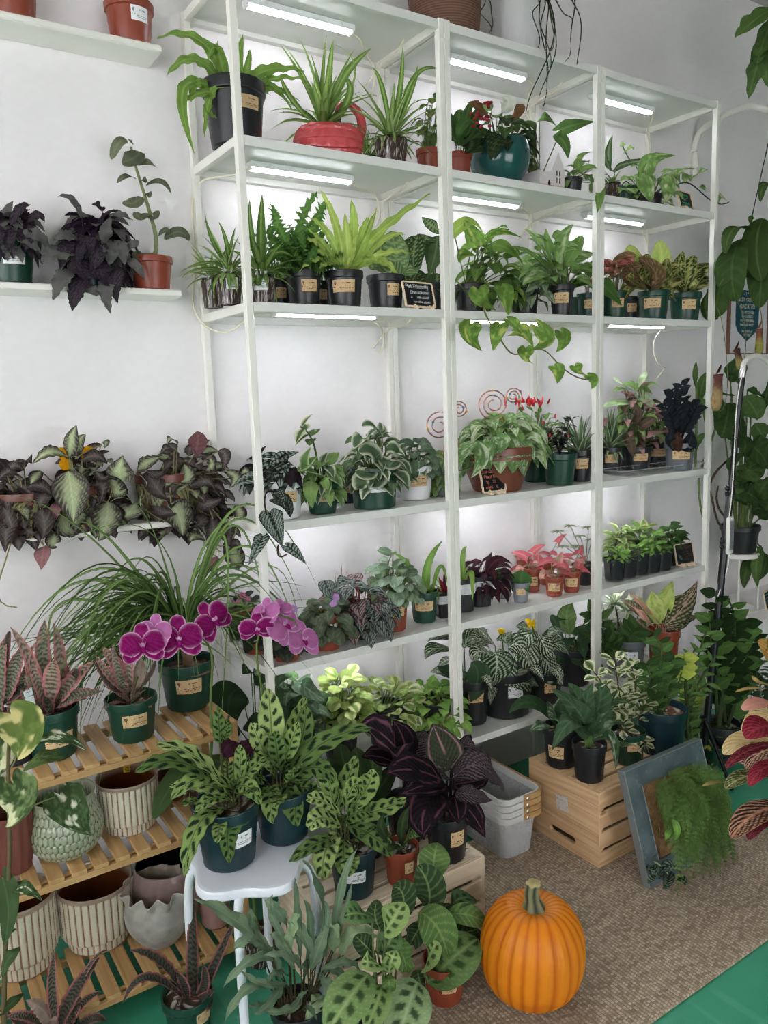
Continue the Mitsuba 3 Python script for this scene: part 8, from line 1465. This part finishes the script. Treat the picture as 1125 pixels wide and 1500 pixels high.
# ---------------------------------------------------------------- little chalkboards on wooden feet
def chalkboard(label, z, px, y, w, h, lines, ink, lean=.22, turn=0.0, tilt=0.0):
    """a framed chalkboard in its small wooden stand; lines: (text, x, y, height) as fractions"""
    c = atx(px, y, z); t = thing('chalkboard_sign', label, 'sign'); m = mpp(c); W, H = w * m, h * m
    M = trimesh.transformations.translation_matrix(c + A(0, 0, .007)) @ trimesh.transformations.rotation_matrix(turn, (0, 0, 1)) @ trimesh.transformations.rotation_matrix(-lean, (1, 0, 0)) @ trimesh.transformations.rotation_matrix(tilt, (0, 1, 0)) @ np.array([[1, 0, 0, 0], [0, 0, -1, 0], [0, 1, 0, 0], [0, 0, 0, 1.0]])
    o = Polygon(rrect(-W / 2, W / 2, 0, H, .006)); i = Polygon(rrect(-W / 2 + .004, W / 2 - .004, .004, H - .004, .004)); fr = trimesh.creation.extrude_polygon(o.difference(i), .006); fr.apply_transform(M); add(t, 'frame', fr, 'foot_wood')
    bd = trimesh.creation.extrude_polygon(i, .0035); bd.apply_transform(M); bk = add(t, 'board', bd, 'chalk_black')
    for tx, x, yy, hh in lines:
        lm = meshkit.text_mesh(tx, hh * H, .0003); wd_ = lm.bounds[1][0] - lm.bounds[0][0]; lm.apply_scale((min(1, .84 * (W - .012) / wd_), 1, 1)); x = float(np.clip(x * W, -(W * .44 - .5 * min(wd_, .84 * W)), W * .44 - .5 * min(wd_, .84 * W))) / W; lm.apply_translation((-(lm.bounds[0][0] + lm.bounds[1][0]) / 2, 0, 0)); lm.apply_transform(M @ trimesh.transformations.translation_matrix((x * W, yy * H, .0036))); add(bk, 'lettering', lm, ink)
    M2 = trimesh.transformations.translation_matrix(c) @ trimesh.transformations.rotation_matrix(turn, (0, 0, 1))
    for s in (-.24, .28):
        f = Polygon([(-.022, 0.0005), (.026, 0.0005), (.026, .004), (.004, .008), (.002, .016), (-.003, .016), (-.006, .007), (-.016, .012), (-.021, .008)]); fm = trimesh.creation.extrude_polygon(f, .004); fm.apply_transform(M2 @ np.array([[0, 0, 1, s * W], [1, 0, 0, 0], [0, 1, 0, 0], [0, 0, 0, 1.0]])); add(t, 'foot', fm, 'foot_wood')
    cb = Polygon([(-W * .26, .0008), (-W * .2, .0006), (-W * .08, .006), (W * .08, .0006), (W * .34, .0008), (W * .40, .008), (W * .36, .018), (W * .31, .009), (-W * .22, .008), (-W * .245, .016), (-W * .27, .008)]); fm = trimesh.creation.extrude_polygon(cb, .004); fm.apply_transform(M2 @ np.array([[1, 0, 0, 0], [0, 0, -1, -.0095], [0, 1, 0, 0], [0, 0, 0, 1.0]])); add(t, 'stand', fm, 'foot_wood')
    return t, bk, M, W, H
scene['foot_wood'] = pbr(rgb('d8c4a8'), .6, .3); scene['chalk_black'] = pbr(rgb('0c0f13'), .5, .3)
scene['ink_white'] = pbr(rgb('d0d0d0'), .8, .2); scene['ink_green'] = pbr(rgb('3f8f74'), .8, .2); scene['ink_coral'] = pbr(rgb('c8705c'), .8, .2); scene['ink_dim'] = pbr(rgb('5c4038'), .8, .2)
chalkboard('chalkboard reading pet friendly this column, on the third board', Z[3] + .0005, 616, -.292, 60, 38, [('Pet Friendly', -.02, .74, .16), ('(this column)', .04, .53, .12), ('ask about', .12, .35, .10), ('our other plants', .06, .17, .085), ('+', -.26, .33, .12)], 'ink_white', turn=.12)
chalkboard('chalkboard reading sun catcher plant stake, below the marbled pothos', Z[4] + .0005, 724, -.302, 46, 37, [('Sun catcher', -.04, .76, .13), ('Plant Stake', .02, .56, .13), ('lg    12', -.08, .36, .12), ('mini    8', -.08, .13, .13)], 'ink_coral', turn=.02)
chalkboard('chalkboard reading coming soon, beside the trailing variegated pothos', Z[2] + .0005, 1005, -.295, 40, 26, [('Coming', -.08, .70, .20), ('soon!', -.06, .48, .15), ('These are', 0, .27, .14), ('not Ready', 0, .08, .15)], 'ink_green', turn=.15)
t, bk, M, W, H = chalkboard('chalkboard reading pixie plants, at the end of the mini plant row', Z[5] + .0005, 1004, -.285, 40, 31, [('Pixie Plants', .02, .72, .14)], 'ink_dim', turn=-.05)
for i, (x0, x1, y) in enumerate([(-.12, .22, .56), (-.02, .34, .44), (.06, .38, .33), (-.1, .2, .2)]):
    for k in range(6): q = x0 + (x1 - x0) * k / 6; d_ = bxm(q * W, (q + (x1 - x0) * .11) * W, y * H, (y + .025 + .02 * (k % 2)) * H, .0034, .0038); d_.apply_transform(M); add(bk, 'chalk_mark', d_, 'ink_dim')
lf = leaf_mesh(A(-.18 * W, .22 * H, .0039), A(-.24 * W, .36 * H, .0039), A(-.34 * W, .5 * H, .0039), .08 * W, up=A(0, 0, 1), prof='ovate', col=veined('16211d', '4f6f5c', 5, .3), nu=9, nv=14, fold=0); v = lf[0] @ M[:3, :3].T + M[:3, 3]; put(bk, 'leaf_drawing', (v, lf[1], lf[2]), 'matte')
t, bk, M, W, H = chalkboard('chalkboard cut off at the right edge, standing on the window seat', lz + .0005, 1128, -.27, 36, 26, [('New', -.3, .66, .16)] if False else [], 'ink_white', turn=.2)
for i in range(4):
    for k in range(5): q = -.38 + .15 * k; d_ = bxm(q * W, (q + .09) * W, (.2 + .19 * i) * H, (.25 + .19 * i + .02 * (k % 2)) * H, .0034, .0038); d_.apply_transform(M); add(bk, 'chalk_mark', d_, 'ink_green')
